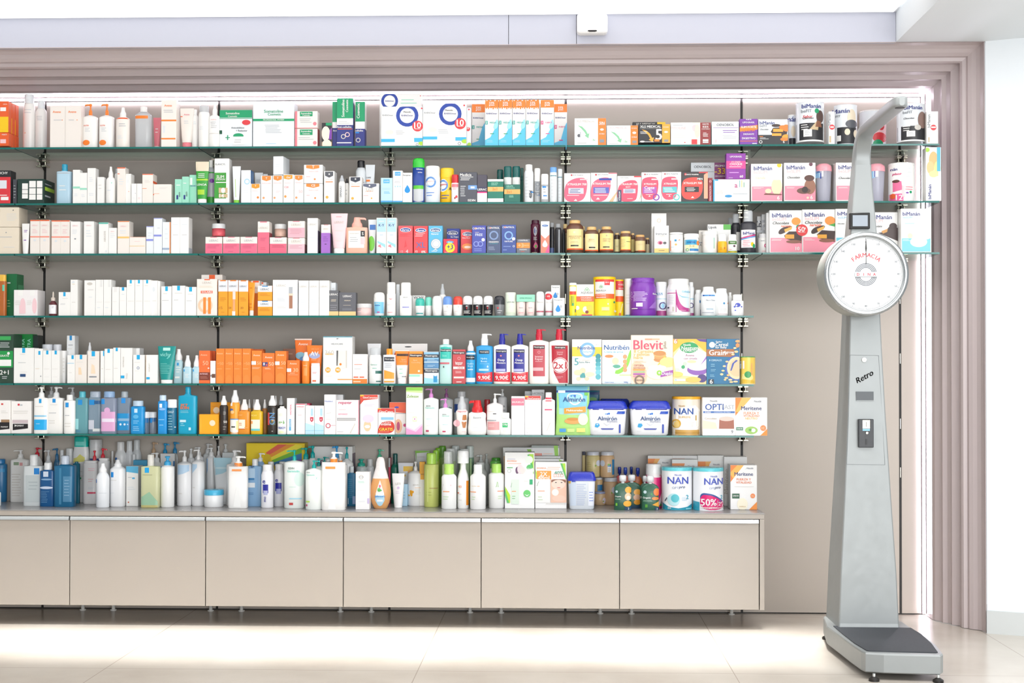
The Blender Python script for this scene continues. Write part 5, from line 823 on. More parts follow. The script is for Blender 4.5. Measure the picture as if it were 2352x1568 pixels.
box 1120 1268 445 t=.05 | ee7830 | t .5 .86 .55 fce0c0 Avene; r 0 .5 .34 .65 w; T .7 .58 .38 f9c090 30; l .2 .42 .8 .47 1 f9d0b0; l .1 .36 .95 .39 1 f9d0b0; e .5 .1 .4 .18 f08038 | low orange carton with white tag and 30
box 700 840 315 t=.05 dy=.07 | c8602c | | dark orange carton top behind the tagged ones
box 1075 1222 310 t=.06 dy=.08 | 7a5240 | t .5 .86 .5 b89a80 Avene | brown carton behind orange ones
tube 1212 1415 192 dy=.07 c=.02 | f07a30,e8ded4 | t .5 .88 .55 fce4d0 Avene; e .35 .62 .3 .08 8ac4dc; e .5 .55 .2 .05 5a90c8; r 0 .97 1 1 ece4dc | tall orange tube with blue splashes
tube 1352 1540 270 dy=.03 c=.02 | f4822c,e0d0c8 | t .55 .9 .5 f9b070 VICHY; e .5 .73 .35 .08 a8b4dc; T .5 .78 .5 w AV; l .3 .6 .7 .66 2 f9c8a0 | shorter orange tube with lilac wave
spray 1298 1388 350 s=.68 c=.72 r=.85 | f2862e,f4f0ee | l .2 .55 .8 .6 1 f9c8a0; r .3 .25 .7 .5 f49a50 | small orange spray flask with white nozzle
bot 1405 1508 480 s=.86 c=.88 r=.95 q=4 k=.5 | f6f4f2,f6f4f2 | l .2 .75 .8 .8 1 h; l .2 .48 .8 .58 2 p; r .2 .1 .6 .17 e8683a | small rounded white sunscreen bottle
box 1545 1888 165 t=.08 | f4f3f0 | r 0 .98 1 1 2a90a8; c .48 .95 .02 d; t .48 .84 .4 x HELIOCARE; l .1 .77 .95 .79 1 h; r .08 .61 .36 .64 f2c060; t .22 .66 .3 h 360; p 5a5a5c .46 .38 .5 .38 .52 .7 .46 .7; r .52 .33 .8 .7 f4ece0; r .78 .33 .82 .7 h; c .17 .29 .09 f2a828; c .51 .29 .09 f2a828; T .17 .29 .12 w 50; T .51 .29 .12 w 90; c .6 .41 .04 o; r .5 .08 1 .1 f5a050; l .08 .14 .4 .18 2 h; r .5 .95 .55 .96 x | large white sunscreen gift carton with two yellow discs
box 1892 2062 373 t=.05 | f2efec | r 0 0 1 .16 f08030; r .05 .05 .55 .09 f8d0b0; r .06 .2 .4 .24 e8603a; r .48 .2 .8 .24 e8603a; l .1 .8 .8 .84 1 h; l .1 .62 .8 .68 1 e0907a; l .1 .48 .7 .52 1 x | white carton with orange base
tube 2065 2225 250 dy=.09 c=.05 | dfe1e4,e4e6e8 | l .3 .6 .7 .7 1 x | grey white tube behind airless bottle
bot 2085 2235 300 s=.66 c=.8 r=.85 dy=.01 | f2f3f2,~q | T .42 .53 .5 4aa08a Germinal; l .3 .4 .7 .46 1 8ac0b0; r .55 .28 1 .36 2f6a60; r .6 .05 .95 .08 2f6a60 | white airless bottle with teal lettering
@ 5 860 740 5.113
box 205 622 250 t=.012 dy=.08 | d8d6d2 | e .46 .92 .1 .015 k; p b83a3c 0 .6 .1 .8 .2 .6; o .95 .3 .3 d | white hanging card with slot behind tubes
bot 105 250 310 s=.82 c=.83 r=.5 q=5 k=.5 | dfe2e8,f59a2c | r 0 .64 1 .76 2e3038; T .55 .7 .75 w Neutrogena; l .15 .45 .9 .6 3 x; p f0a03a 0 .04 1 .04 1 .3 0 .4; r .1 .08 .9 .14 f4e0d0 | clear lotion bottle with orange cap and black band
tube 245 410 330 c=.16 dy=.01 | f2f0ec,f0f0f2 | r 0 .56 1 .98 f28a30; T .55 .86 .72 k Neutrogena; r .1 .83 .95 .9 5a4032; t .6 .72 .3 f9b888 Spot; t .6 .66 .5 f9b888 Controlling; l .3 .25 .6 .5 2 m; r .5 .2 .8 .23 x | orange and white tube left of orange carton
box 408 567 340 t=.05 | f4943a | r 0 0 1 .3 f0ece4; r .02 .82 .98 .92 3a2e2c; T .5 .87 .84 w Neutrogena; T .45 .72 .3 f9c490 Spot; T .5 .65 .66 f9c490 Controlling; r 0 .22 .8 .28 m; r .65 .36 .8 .42 f6e0c8; l .5 .04 .8 .08 1 x | orange carton with black band
box 583 755 345 t=.05 b=540 | 5a8cb8 | r 0 .55 1 .97 88bcdc; r 0 .64 1 .84 2e3440; T .5 .74 .8 w Neutrogena; l .2 .42 .9 .56 2 b8d8e8; r 0 .34 1 .4 c8dce8; l .2 .08 .8 .2 2 b8d8e8; r 0 .97 1 1 w | blue grey carton with black band, upper of two stacked
box 583 755 542 t=.05 | dfe8ee | r 0 .72 1 .95 2e3440; T .5 .84 .8 w Neutrogena; r .1 .3 .4 .7 f4f4f4; p 9cd4ee 0 0 1 0 1 .3 0 .4; r .64 .1 .9 .55 2a8fc4; r .68 .5 .86 .6 d8e4ea | pale carton with blue bottle print, lower of two stacked
bot 765 915 198 s=.86 c=.88 r=.5 q=3 k=.6 | b8dcd8,f4f2f0 | r 0 .56 1 .88 34bcae; r 0 .72 1 .78 2a3a40; T .5 .75 .8 w Neutrogena; t .4 .63 .35 8ae0d4 Skin; r .05 .44 .8 .48 c86a74; r .3 .36 .4 .4 d | turquoise bottle fading to pale with white cap
box 917 1070 318 t=.05 | c04a4e | r .02 .86 .98 .94 3a2a2e; T .5 .9 .8 w Neutrogena; o .5 .74 .12 e09a9a; T .5 .62 .55 w Intense; T .5 .57 .5 w Repair; r .06 .43 .92 .5 f0e0dc; t .6 .465 .4 c04a4e CICA; l .2 .3 .8 .38 3 f0c0c0; r .1 .16 .9 .21 f4dcd8; r .3 .04 .7 .07 f0c0c0 | red carton with white label strip
spray 1070 1190 215 s=.72 c=.76 r=.62 | 2a98cc,f2f4f4 | r 0 .56 1 .66 2a3038; T .5 .61 .75 w Neutrogena; t .5 .46 .6 b8e0f0 Hydro; t .5 .41 .5 b8e0f0 Boost; l .2 .3 .8 .36 1 w; r .04 .04 .96 .14 e0ecf2; r 0 .68 1 .72 d0e4ec | sky blue spray bottle with white nozzle
pump 1195 1392 135 s=.74 c=.77 r=.42 q=3 k=.55 sp=R sh=2 | 2296d2,f4f6f8 | r .18 .6 .8 .67 24303c; T .5 .635 .5 w Neutrogena; t .48 .5 .38 c4e8f8 Hydro; t .48 .45 .36 c4e8f8 Boost; l .2 .39 .8 .41 1 8ad0f0; r .18 .26 .76 .3 b4dcf0; p d42a38 .02 .05 .98 .04 .98 .24 .5 .21 .02 .23; t .5 .2 .75 f4a0a8 PRECIO ESPECIAL; T .5 .12 .72 w 9,90€; d .7 .34 .05 c4e8f8 | bright blue pump bottle with price band 9,90€
pump 1400 1600 135 n=2 g=9 s=.74 c=.785 r=.36 q=3 k=.55 sp=R sh=2 | f4f3ee,2c2f98 | r .14 .24 .78 .69 2a2a8c; r .15 .62 .77 .68 22243a; T .46 .65 .55 w Neutrogena; c .44 .56 .05 e07a7a; T .46 .47 .4 w Deep; T .46 .42 .5 w Moisture; r .15 .25 .7 .3 b4b4e0; p d42a38 .02 .05 .98 .04 .98 .24 .5 .21 .02 .23; t .5 .2 .75 f4a0a8 PRECIO ESPECIAL; T .5 .12 .75 w 9,90€ | # white bottles with navy pumps, price band
pump 1818 2050 82 s=.76 c=.8 r=.34 q=3 k=.55 sp=R sh=2 | f3f0ea,c8253c | r .2 .14 .8 .71 b84450; r .22 .64 .78 .7 3a2428; T .5 .67 .5 w Neutrogena; o .5 .58 .07 e09aa0; T .5 .5 .4 f0c8cc Intense; T .5 .45 .4 f0c8cc Repair; r .2 .24 .72 .3 e4b0b4; l .3 .4 .7 .42 1 f0c8cc | white pump bottle with red pump and red label
pump 2052 2285 80 s=.76 c=.8 r=.34 q=3 k=.55 sp=R sh=2 | f3f0ea,c8253c | p b02434 .12 .7 .94 .7 .94 .02 .5 .02 .25 .2 .14 .4; r .28 .635 .82 .69 38262a; T .55 .662 .5 w Neutrogena; t .55 .58 .3 e8b0b4 Intense; t .55 .54 .28 e8b0b4 Repair; c .55 .34 .4 f0d8d8; c .55 .34 .37 b02434; c .55 .34 .34 f4f0ee; T .55 .34 .62 b02434 2x1; l .3 .1 .75 .14 2 e0a0a8 | white pump bottle with red pump and 2x1 disc
@ 5 1280 740 4.704
box 160 480 185 t=.06 dy=.005 | f6f4f0 | r 0 .62 1 .83 f2c83a; e .5 .77 .22 .12 f4f8fc; o .52 .76 .26 7ab0e0; T .48 .81 .58 1f4a90 Nutribén; I .52 .73 .4 8ac0e8 Innova; t .86 .88 .16 s ARTIC; t .15 .5 .14 5aa0a8 5; t .45 .54 .35 h Cereales; T .42 .49 .36 3a7a80 Extra Fibra; c .88 .62 .09 2f8a94; c .88 .53 .09 3a94a0; c .88 .44 .09 4aa4b0; c .88 .35 .09 6ab8c4; c .88 .26 .09 7ac4d0; c .88 .16 .09 5ab0bc; c .36 .3 .1 f4cfae; p 4a9a9c .26 .14 .46 .14 .42 .25 .3 .25; e .2 .26 .14 .06 f2dcae; e .6 .22 .16 .05 f4f0b8; e .22 .12 .08 .04 f4cfae; e .5 .12 .08 .04 f4cfae | white baby cereal carton with yellow band and baby
box 485 797 190 t=.06 dy=.005 | f8f7f4 | T .5 .83 .86 1f5a9a Nutribén; t .4 .73 .66 6ab8d0 Crema de arroz; e .24 .63 .15 .035 ee8850; P 8ace4a .4 .3 .6 .33 .8 .45 1 .85 1 .6 .88 .36 .6 .22 .42 .24; c .46 .52 .12 f6d2b0; e .5 .4 .14 .04 5aa890; c .79 .62 .075 f4a070; c .79 .51 .075 f4a070; c .79 .41 .075 f4a070; c .79 .32 .075 f4a070; e .24 .3 .22 .12 e8f0ec; e .24 .22 .2 .08 f8f4e8; r .6 .19 1 .22 c8e0a0; r 0 .02 1 .06 d0dcec; t .25 .04 .3 5a7ab0 Desde 4 meses; t .82 .04 .14 5a7ab0 500g | white baby cereal carton with green swoosh
box 797 1250 138 t=.07 | f6e8cf | P f0c8a8 0 0 .4 0 .36 .4 0 .5; T .41 .8 .7 e0506a Blevit; V .81 .8 .14 8a7a70 plus; T .3 .67 .46 f0b868 8 Cereales; T .25 .6 .38 f0b868 y galletas; T .17 .54 .22 f0b868 maria; l .05 .44 .4 .48 2 e0a088; r .33 .9 .5 .93 e8987a; r .5 .9 .68 .93 f0b090; e .7 .5 .16 .05 c88a50; e .7 .55 .15 .045 d89a5c; e .69 .6 .15 .05 e0a868; e .68 .63 .15 .05 c8884a; p f2c440 .58 .3 .76 .5 .82 .56 .8 .58 .62 .38; e .88 .45 .2 .1 f4dc8a; e .62 .24 .26 .14 f4ead2; e .62 .34 .22 .05 f8f0e0; t .19 .38 .24 b07a70 OPTIMA; t .2 .33 .28 b07a70 NUTRICION; r .05 .28 .33 .31 f0a050; r .05 .24 .33 .26 8ac88a; r .05 .19 .33 .22 a050a8; r .05 .15 .33 .17 e87aa8; o .2 .08 .12 7a6a5a; t .2 .08 .2 5a4a40 ORDESA; p a050a8 .7 .14 1 .2 1 .29 .7 .24; T .86 .21 .26 w Duplo; c .67 .23 .06 8ac83a; T .67 .23 .06 w + | tall cream baby cereal carton with biscuits
box 1252 1610 180 t=.06 | f8e0a0 | p f4b83a 0 1 1 1 1 .7 .6 .95 .3 .9 0 .7; p f8f4e8 .1 .2 1 .15 1 .7 .6 .85 .2 .8 0 .6; r .02 .9 .13 1 e8885a; T .07 .95 .08 w 6; p 5a3a8a .7 1 1 1 1 .93 .8 .95; e .48 .81 .28 .12 1e9a5a; T .42 .87 .22 w Nestlé; T .5 .8 .5 w Nestum; t .5 .74 .4 w EXPERTO; t .5 .64 .26 a87aa0 Avena; t .52 .57 .4 a87aa0 con ciruela; e .35 .45 .06 .045 c4dcc0; c .3 .38 .055 3aa06a; e .56 .5 .14 .03 d8e0a8; e .74 .32 .32 .12 8a5ab0; e .74 .38 .29 .08 f4ece0; p 9a6ac0 .82 .42 1 .62 1 .56; e .87 .13 .14 .09 4a3a7c; e .6 .1 .24 .06 e8c060; r .04 .07 .37 .12 w; r .06 .08 .1 .11 8ac0e0; l .05 .3 .25 .36 2 b8c8b0; e .1 .22 .2 .06 f4d070 | yellow baby cereal carton with purple bowl
box 1612 1968 180 t=.04 | 1e6f9c | c .17 .87 .09 e8f0f4; t .38 .94 .2 w Gerber; T .46 .88 .38 w Cereal; T .44 .81 .34 w for Baby; p a8683a 0 .62 .86 .6 .84 .78 0 .77; T .33 .7 .5 w Grain; T .68 .7 .3 w &grow; T .27 .53 .38 c8e4f0 8 CEREALES; e .9 .36 .34 .28 3a60b0; e .92 .36 .3 .25 e6d4ac; e .92 .36 .24 .19 dcc49a; p 3a50a8 .72 .3 .76 .3 .84 .46 .95 .52 .9 .54 .78 .46; e .5 .3 .05 .02 e8c890; e .46 .22 .05 .025 f0d4a0; e .6 .14 .06 .02 e8c890; e .54 .4 .05 .02 f0d4a0; e .66 .2 .05 .025 e0b878; e .62 .5 .05 .02 e8c890; e .72 .1 .06 .02 f0d4a0; e .56 .1 .04 .02 e8c890; e .8 .66 .05 .02 f0d4a0; e .9 .72 .06 .025 e8c890; e .86 .8 .05 .02 f0d4a0; e .94 .86 .06 .05 d89050; e .95 .95 .08 .03 e8a868; e .75 .05 .06 .02 e8c890; e .88 .06 .07 .02 f0d4a0; l .12 .38 .3 .46 2 8ac0d8; l .12 .28 .3 .34 2 8ac0d8; l .1 .16 .28 .22 2 8ac0d8; r .06 .01 .22 .11 26323c; T .14 .06 .08 w 6 | blue baby cereal carton with brown banner and bowl
can 1973 2140 370 dy=-.01 c=.97 | f4d060,3aa060 | e .4 .25 .4 .14 f6e89a; t .1 .7 .3 w il; e .45 .35 .22 .12 4aa060; p e8c04a 0 .02 1 .02 1 .12 0 .2; V .7 .55 .4 f0b890 INFUSION; r 0 0 1 .02 f4ecd8 | round yellow tin with green leaves
@ 6 0 740 5.113
box -90 118 915 t=.06 dy=.0 | f4f1ee | r .5 .86 .62 .91 d8504a; r .5 .34 .98 .42 9a7a5a; p 1e1a1c .3 .1 .98 .14 .98 .34 .3 .34; t .7 .2 .4 w PIGMENT; l .5 .6 .9 .7 2 h | white carton with black wedge at far left
box 133 368 925 t=.07 dy=.01 | f4f1ee | r .32 .86 .42 .92 d03a48; r .44 .86 .56 .9 s; r .06 .32 .84 .42 c8b8bc; p 1e1a1c .08 .1 .84 .16 .84 .3 .08 .3; T .42 .24 .44 w PIGMENT; p w .18 .2 .24 .24 .18 .28; l .1 .6 .85 .72 2 h | white carton with black wedge beside pump bottles
bot 360 405 960 dy=.08 | 4a4f4e,4a4f4e | | dark bottle half hidden beside white carton
pump 410 570 755 s=.74 c=.78 r=.4 q=4 k=.6 sp=N | f5f4f1,f3f3f0 | r .42 .65 .6 .74 1f9ad8; l .1 .56 .9 .6 1 h; r .05 .36 .95 .39 8ac8e8; r .05 .08 .97 .3 1aa6e4; l .2 .2 .6 .22 1 w | white pump bottle with large blue block
pump 572 755 755 s=.74 c=.78 r=.36 q=4 k=.6 sp=R dy=.01 | f4f3f0,e6e8e8 | r .36 .66 .56 .76 1f90d8; l .2 .6 .8 .63 1 h; l .1 .42 .8 .46 1 x; l .1 .2 .7 .3 2 h | white pump bottle with one blue square
pump 562 650 755 dy=.09 s=.8 c=.84 r=.5 sp=N | d8d8d4,d0d2d0 | | grey white pump bottle hidden behind first two
bot 757 885 850 s=.84 c=.86 r=.55 q=3 k=.6 | f4f3f0,f0efec | r .2 .68 .5 .8 1f90d8; l .1 .44 .8 .5 1 x; l .1 .15 .7 .3 2 h | white bottle with blue square beside blue lotions
pump 800 905 760 dy=.09 s=.76 c=.8 r=.5 sp=L | dcdcd8,d0d2d2 | | grey pump bottle behind white square capped one
bot 895 1045 810 s=.82 c=.86 r=.5 q=5 k=.6 dy=.02 | ~7fc4cf,58b8c8 | r .25 .68 .58 .8 1f8ad0; r .05 .1 .3 .35 9ad4d8; l .1 .04 .6 .08 1 3a7ab0 | clear aqua lotion bottle with turquoise cap
bot 1048 1195 810 s=.82 c=.86 r=.85 q=5 k=.6 dy=.02 | ~9fb8cc,aab6c6 | r .1 .68 .55 .8 1f8ad0; r .5 .7 1 .78 2a5a8a; r 0 .1 .5 .32 c8ccd8; r .4 .05 1 .12 d8dcdc | clear micellar bottle with grey cap
bot 1198 1375 810 s=.82 c=.86 r=.7 q=5 k=.6 | ~a8b4cc,8aa8cc | r .02 .7 .28 .82 2a90dc; r .04 .06 .96 .52 d8a4cc; c .45 .55 .2 d8a8d0; r 0 .28 1 .36 e4dcec | clear bottle with pink fill and blue grey cap
bot 1385 1545 810 s=.84 c=.86 r=.5 q=5 k=.6 dy=.02 | ~9aaec4,aab4bc | r .04 .08 .98 .48 1f90cc; r .35 .72 .65 .84 2a8edc; r 0 .3 1 .36 8ab4d4; c .3 .22 .08 e0ecf4; c .6 .22 .08 e0ecf4; c .82 .22 .05 c0dcf0 | clear bottle with bright blue label and pale cap
bot 1545 1702 920 s=.8 c=.84 r=.75 q=5 k=.6 | 1f90d0,b8ccde | r .3 .64 .54 .76 c8e4f8; l .2 .3 .7 .42 2 8ac8ec; e .42 .52 .2 .06 5ab0e0; l .2 .08 .7 .24 3 8ac8ec | blue square bottle with pale cap and white mark
jar 1665 1755 1050 c=.72 dy=.03 | ~8aa0b8,f0f0f0 | r 0 .5 1 .7 2a70a8 | small clear jar with white lid, left
jar 1757 1840 1052 c=.74 dy=.04 | ~a8b4c4,e4e6e8 | r 0 .55 1 .72 3a6a9a; r .2 .5 .5 .7 2a90d8 | small clear jar with white lid, right
bot 1860 1968 855 s=.82 c=.86 r=.72 q=4 k=.6 | 1f8ed4,c8dcee | r .2 .68 .5 .78 e8f0f8; l .1 .34 .8 .4 1 8ac8f0; l .2 .2 .8 .26 1 8ac8f0; e .5 .64 .35 .03 8ab8ec | blue bottle with pale blue cap beside dark one
bot 1970 2080 905 s=.74 c=.76 r=1 | 17688a,f6f6f6 | T .4 .64 .6 c8e0e8 EAU; l .1 .1 .7 .56 6 8ab8c8; l .8 .1 .95 .3 1 w | dark teal bottle with broad white cap
bot 2102 2318 755 s=.78 c=.85 r=.3 q=5 k=.45 | 0f9cc0,0f98bc | T .36 .6 .36 e0702c PIZ; T .38 .55 .46 e0702c BUIN; l .12 .44 .6 .5 2 8ad0e0; r .12 .25 .45 .3 c8e4ec; l .15 .16 .4 .24 2 8ad0e0; r .6 .08 .72 .14 c8e8f0 | tall flat turquoise after sun bottle
@ 6 440 740 5.113
box 90 318 1080 t=.04 | f5a81c | c .68 .56 .15 f8ddc0; r .9 0 1 1 f0a01c; r .08 .1 .1 .8 f8c050 | square amber carton with pale disc, in front
box 222 456 938 t=.04 dy=.08 | f2a010 | c .3 .74 .16 f6dcb8; l .1 .85 .4 .88 1 c87a10 | square amber carton with pale disc, standing behind
spray 330 430 862 s=.7 c=.76 r=.7 | 2c2420,f2f2f0 | l .5 .5 .9 .6 3 a8a49c; T .75 .32 .35 e0dcd4 50; r 0 .05 .1 .3 8a847c; l .5 .1 .9 .22 2 8a847c | black spray bottle at left beside amber cartons
bot 545 582 920 dy=.06 | f0f0ec,f0f0ec | | white bottle sliver behind orange spray
spray 455 570 795 s=.66 c=.72 r=.75 | f5a030,f2f2f2 | r .05 0 .95 .34 f2f0ea; r .1 .64 .3 .72 w; e .2 .55 .2 .03 4a6ab0; e .3 .5 .2 .04 f8c888; r .05 .33 .95 .35 3a80c0; r .2 .15 .6 .18 3a3a30; r .7 .1 .95 .3 f4e4a0 | tall orange and white sun spray bottle
spray 553 692 905 s=.62 c=.7 r=.6 q=4 k=.6 | e0902c,f4f2f0 | r .0 .16 .62 .42 f6ecd8; t .2 .55 .4 f4c890 VICHY; r .05 .14 .6 .16 b8481c; l .1 .24 .4 .34 2 c87a4a; l .55 .08 .95 .3 1 e8a850 | amber oil spray with cream label
spray 700 840 905 s=.62 c=.7 r=.6 q=4 k=.6 | d8b020,f4f2f0 | r .05 .12 .8 .42 f2ecd8; r .05 .1 .8 .16 6ac4c8; T .3 .54 .5 f0e08a VICHY; r .05 .3 .2 .38 f0a060 | yellow oil spray with white label
spray 655 702 905 dy=.07 s=.7 c=.74 | d89a4a,e8e8e6 | | amber spray bottle behind first oil spray
spray 708 760 903 dy=.1 s=.7 c=.74 | c89a5a,d8d8d6 | | amber spray bottle in the second row, middle
spray 828 892 905 dy=.05 s=.7 c=.74 | a8703a,d8d4d0 | r .1 .4 .9 .6 8a6a4a | brown oil spray behind yellow one
spray 890 1010 860 s=.68 c=.74 r=.72 | 2a2420,f2f2f2 | r .1 .24 .3 .56 c8484a; c .7 .54 .08 d8c82a; V .55 .4 .3 5a8ab8 ON; r .4 .24 .85 .34 5a5a3a; r .5 .34 .8 .38 e0a03a; l .5 .06 .7 .1 1 c8c4bc | black spray bottle with red side print
spray 962 1015 862 dy=.06 s=.7 c=.76 | 2a2420,d8dada | | black spray bottle hidden right behind printed one
spray 1018 1085 865 dy=.09 s=.7 c=.76 r=.8 | 2a2420,b0b2b4 | | black spray bottle with grey nozzle at the back
bot 1010 1115 985 s=.88 c=.95 r=.5 k=.5 | f4f4f0,f6f6f2 | e .5 .7 .3 .06 e8ece0; T .5 .24 .85 2a50a8 GRATIS; l .2 .18 .85 .22 1 3a5ab0; t .4 .42 .4 6ab04a ppa; e .5 .08 .3 .04 e8f0c0; p 5aa04a .68 .36 .84 .4 .7 .52 | oval white bottle with blue lettering
box 1120 1210 890 t=.05 dy=.01 | f6f6f6 | V .5 .68 .3 e87a9a VAGYDOL; r .3 .1 .55 .42 5ab0dc; V .42 .3 .2 w OVULOS; R 0 0 1 1 d8dce0 | slim white carton with vertical pink and blue text
box 1225 1332 955 t=.05 | f4f0f0 | t .5 .9 .75 e04a6a HYDRALIN; r 0 .97 1 1 d84a6a; l .2 .6 .7 .66 1 i; l .1 .05 .4 .07 1 x | white carton with pink top line
box 1335 1388 952 dy=.05 t=.05 | c8305a | r .3 .8 .8 .95 w | magenta carton top behind the shield pair
box 1337 1443 978 n=2 g=4 t=.05 | f4f4f4 | r .6 .65 .85 .9 b4d8f0; p c8304a .52 .6 .9 .6 .88 .48 .7 .43 .54 .48; T .7 .52 .12 w g; p bce0f0 0 0 1 0 1 .3 0 .4; r 0 .12 1 .14 8ac8e4 | # white cartons with red shield mark
box 1558 1692 848 t=.05 | f4f2f4 | T .4 .83 .68 7a90c8 Multilind; p h .2 .52 .6 .54 .6 .55 .2 .53; o .35 .22 .22 c84a5a; l .1 .36 .6 .4 1 h; r .6 .22 1 .23 c88a98 | tall white carton with red ring
box 1695 1780 848 t=.04 dy=.06 | e6e8ea | | pale carton behind the tall white one with red ring
box 1695 1968 912 t=.06 | f4ecec | t .4 .9 .56 c43a6a repavar; T .3 .59 .4 e87aa0 ADVANCE; r .05 .4 .86 .48 a8a8aa; r .07 .42 .84 .45 c4c4c4; p h .6 .04 .64 .04 .84 .3 .82 .33; l .05 .06 .35 .1 1 x; r .975 0 1 1 c02a5a; l .1 .7 .5 .74 1 i | white carton with pink word and grey bar
box 1980 2195 850 t=.06 | f4f0f4 | p d04a3a 0 1 .96 1 .96 .9 .2 .86 0 .75; T .54 .93 .78 w GineCanesten; r 0 .96 .2 1 f0b02a; e .4 .22 .2 .14 f4c8a0; e .4 .2 .15 .04 w; l .2 .7 .9 .78 2 d8d0e0; e .45 .4 .3 .1 e0d4e8 | tall white carton with red header and torso print
@ 6 860 740 5.113
box 38 236 1008 t=.05 | f2ecea | r 0 .84 1 1 c83a34; T .5 .87 .84 w GineCanes; r 0 .96 .2 1 f0b02a; r .2 .56 .95 .66 8ac0e0; P c83428 0 .05 1 .05 1 .52 .3 .5 .1 .35 0 .1; t .55 .47 .5 w Gel de higiene; T .5 .4 .6 w intima; T .5 .2 .8 f8d840 GRATIS; l .05 .08 .9 .12 1 f8b090 | low carton with red curve and yellow lettering
box 175 368 938 t=.05 dy=.05 | f0e8e8 | p e0603c 0 .7 1 .66 1 1 0 1; e .45 .84 .14 .03 3a4ab0; I .6 .74 .7 d8505a Misteard; r .2 .64 1 .655 x; e .55 .25 .24 .22 e8b898; e .55 .25 .1 .14 b04a70; e .95 .28 .1 .05 c8407a | carton with knee print and red top
box 372 565 762 t=.06 | f4f6ec | p 8ac44a 0 1 1 1 1 .93 0 .93; p c8e09a 0 .93 1 .93 1 .88 0 .9; t .4 .81 .72 7aa83a Zelesse; l .1 .45 .6 .48 1 h; r .4 .28 .66 .38 d8e8b8; r .43 .3 .63 .36 f4f6ee; c .53 .33 .04 c86a9a; p e29ac8 0 0 1 0 1 .2 .6 .06 0 .14; p efc8de 0 .14 .6 .06 1 .2 1 .24 .5 .1 0 .18 | tall white carton green above and pink below
pump 578 755 775 s=.75 c=.8 r=.28 k=.7 sp=L dy=.005 | f2f6f4,d488cc | T .35 .62 .3 5a6a6a ISDIN; T .45 .58 .6 5ac0b0 Germisdin; l .2 .32 .8 .35 2 b0d8dc; r .18 .06 .38 .1 c04a6a; l .2 .18 .7 .2 1 h | large white pump bottle with orchid pump
pump 757 912 895 s=.7 c=.75 r=.32 k=.7 sp=L | f4f7f5,d488cc | T .45 .56 .3 5a6a6a ISDIN; T .55 .52 .55 5ac0b0 Germisdin; l .3 .26 .8 .3 1 b0d8dc; r .3 .07 .55 .11 c04a6a | smaller white pump bottle with orchid pump
pump 765 925 778 dy=.1 s=.74 c=.8 r=.28 k=.7 sp=N | a8b0b4,9a5a90 | T .5 .58 .8 2a7a7a Germisdin | grey tinted bottle with plum pump at the back
bot 935 1110 810 dy=.1 s=.82 c=.86 r=.55 | b8bcc0,a8acae | r 0 .5 .5 .7 2a4a90 | pale bottle with grey cap and blue label at the back
spray 955 1100 870 s=.6 c=.66 r=.7 sh=2 | f4eeea,~e8ecf0 | c .1 .3 .28 f0b8c0; t .55 .6 .7 p repavar; p b8784a .55 .38 .9 .38 .88 .52 .6 .52; p b8784a .5 .34 .9 .34 .8 .18 .6 .18; p w .5 .4 .7 .32 .9 .4 .7 .36; l .5 .06 .9 .1 1 i | white spray bottle with torso print
bot 1290 1358 905 dy=.09 s=.66 c=.68 r=1 | c0202a,a81c24 | | deep red cap of bottle hidden behind
pump 1098 1320 915 s=.62 c=.66 r=.6 q=2.5 k=.6 sp=L sh=3 | f5f4f2,d8282c | c .52 .76 .17 f4e0e0; t .52 .79 .2 c83a40 DESCUENTO; T .53 .745 .22 c83a40 50; t .52 .5 .4 x Eucerin; l .25 .38 .8 .42 2 s; l .3 .2 .7 .26 2 s; l .2 .08 .8 .1 1 h | white hourglass bottle with red dispenser and 50 seal
pump 1320 1512 835 s=.7 c=.78 r=.22 k=.7 sp=R | f0eceb,eceeee | l .1 .55 .6 .58 1 h; r .4 .5 .6 .52 k; r 0 .12 .78 .32 d89a9c; l .1 .18 .5 .26 2 f0c8c8; r 0 .34 .6 .36 x | pale pump bottle with dusty pink block
pump 1448 1560 785 dy=.08 s=.8 c=.85 r=.35 sp=N | a8aaac,b4b8b8 | t .6 .62 .4 5a5c60 GEL; t .6 .53 .35 5a5c60 PH | grey pump bottle with dark letters at the back
bot 1465 1607 1060 s=.66 c=.76 r=.7 q=3 k=.6 | f2f5f2,eef4f0 | r .28 .34 .72 .54 2ab06a; T .5 .46 .36 w Oily; l .3 .14 .7 .26 2 h | small white bottle with green square label
box 1608 1766 868 t=.05 | f4f2f4 | r 0 .76 .96 .95 e8788e; T .48 .85 .88 w SAUGELLA; l .1 .2 .9 .45 6 e8e4e8; l .6 .02 .9 .03 1 x | white carton with pink header
box 1769 1958 862 t=.05 | f5f2f6 | r 0 .9 .97 1 c8443c; r 0 .96 .2 1 f0b02a; T .53 .93 .8 w GineCanesten; p f5f2f6 0 .9 .2 .9 0 .8; c .35 .53 .11 e8e0ec; c .6 .53 .11 e4dcec; l .2 .36 .8 .42 2 dcd4e4; l .1 .15 .6 .2 1 h; r .12 .04 .16 .08 c8c8c8; l .05 .78 .95 .8 1 c8c0d0 | white carton with red header and pale rings
box 1765 1850 808 t=.04 dy=.1 | a4a6aa | I .5 .86 .7 5a5a60 Soft | grey carton behind the pink headed one
box 1848 1996 790 t=.05 dy=.08 | dcdedf | t .5 .92 .86 6a6e74 LACTACYD | pale grey carton with dark word at the back
bot 1970 2120 822 s=.78 c=.88 r=.5 q=4 k=.5 | f5f5f5,f6f6f6 | r .26 .79 .74 .88 e02c48; t .4 .69 .3 h LETI; r .2 .58 .78 .61 d84a70; p h .35 .1 .4 .1 .65 .28 .62 .3; l .3 .5 .6 .52 1 h | white bottle with crimson collar
@ 6 1280 740 4.704
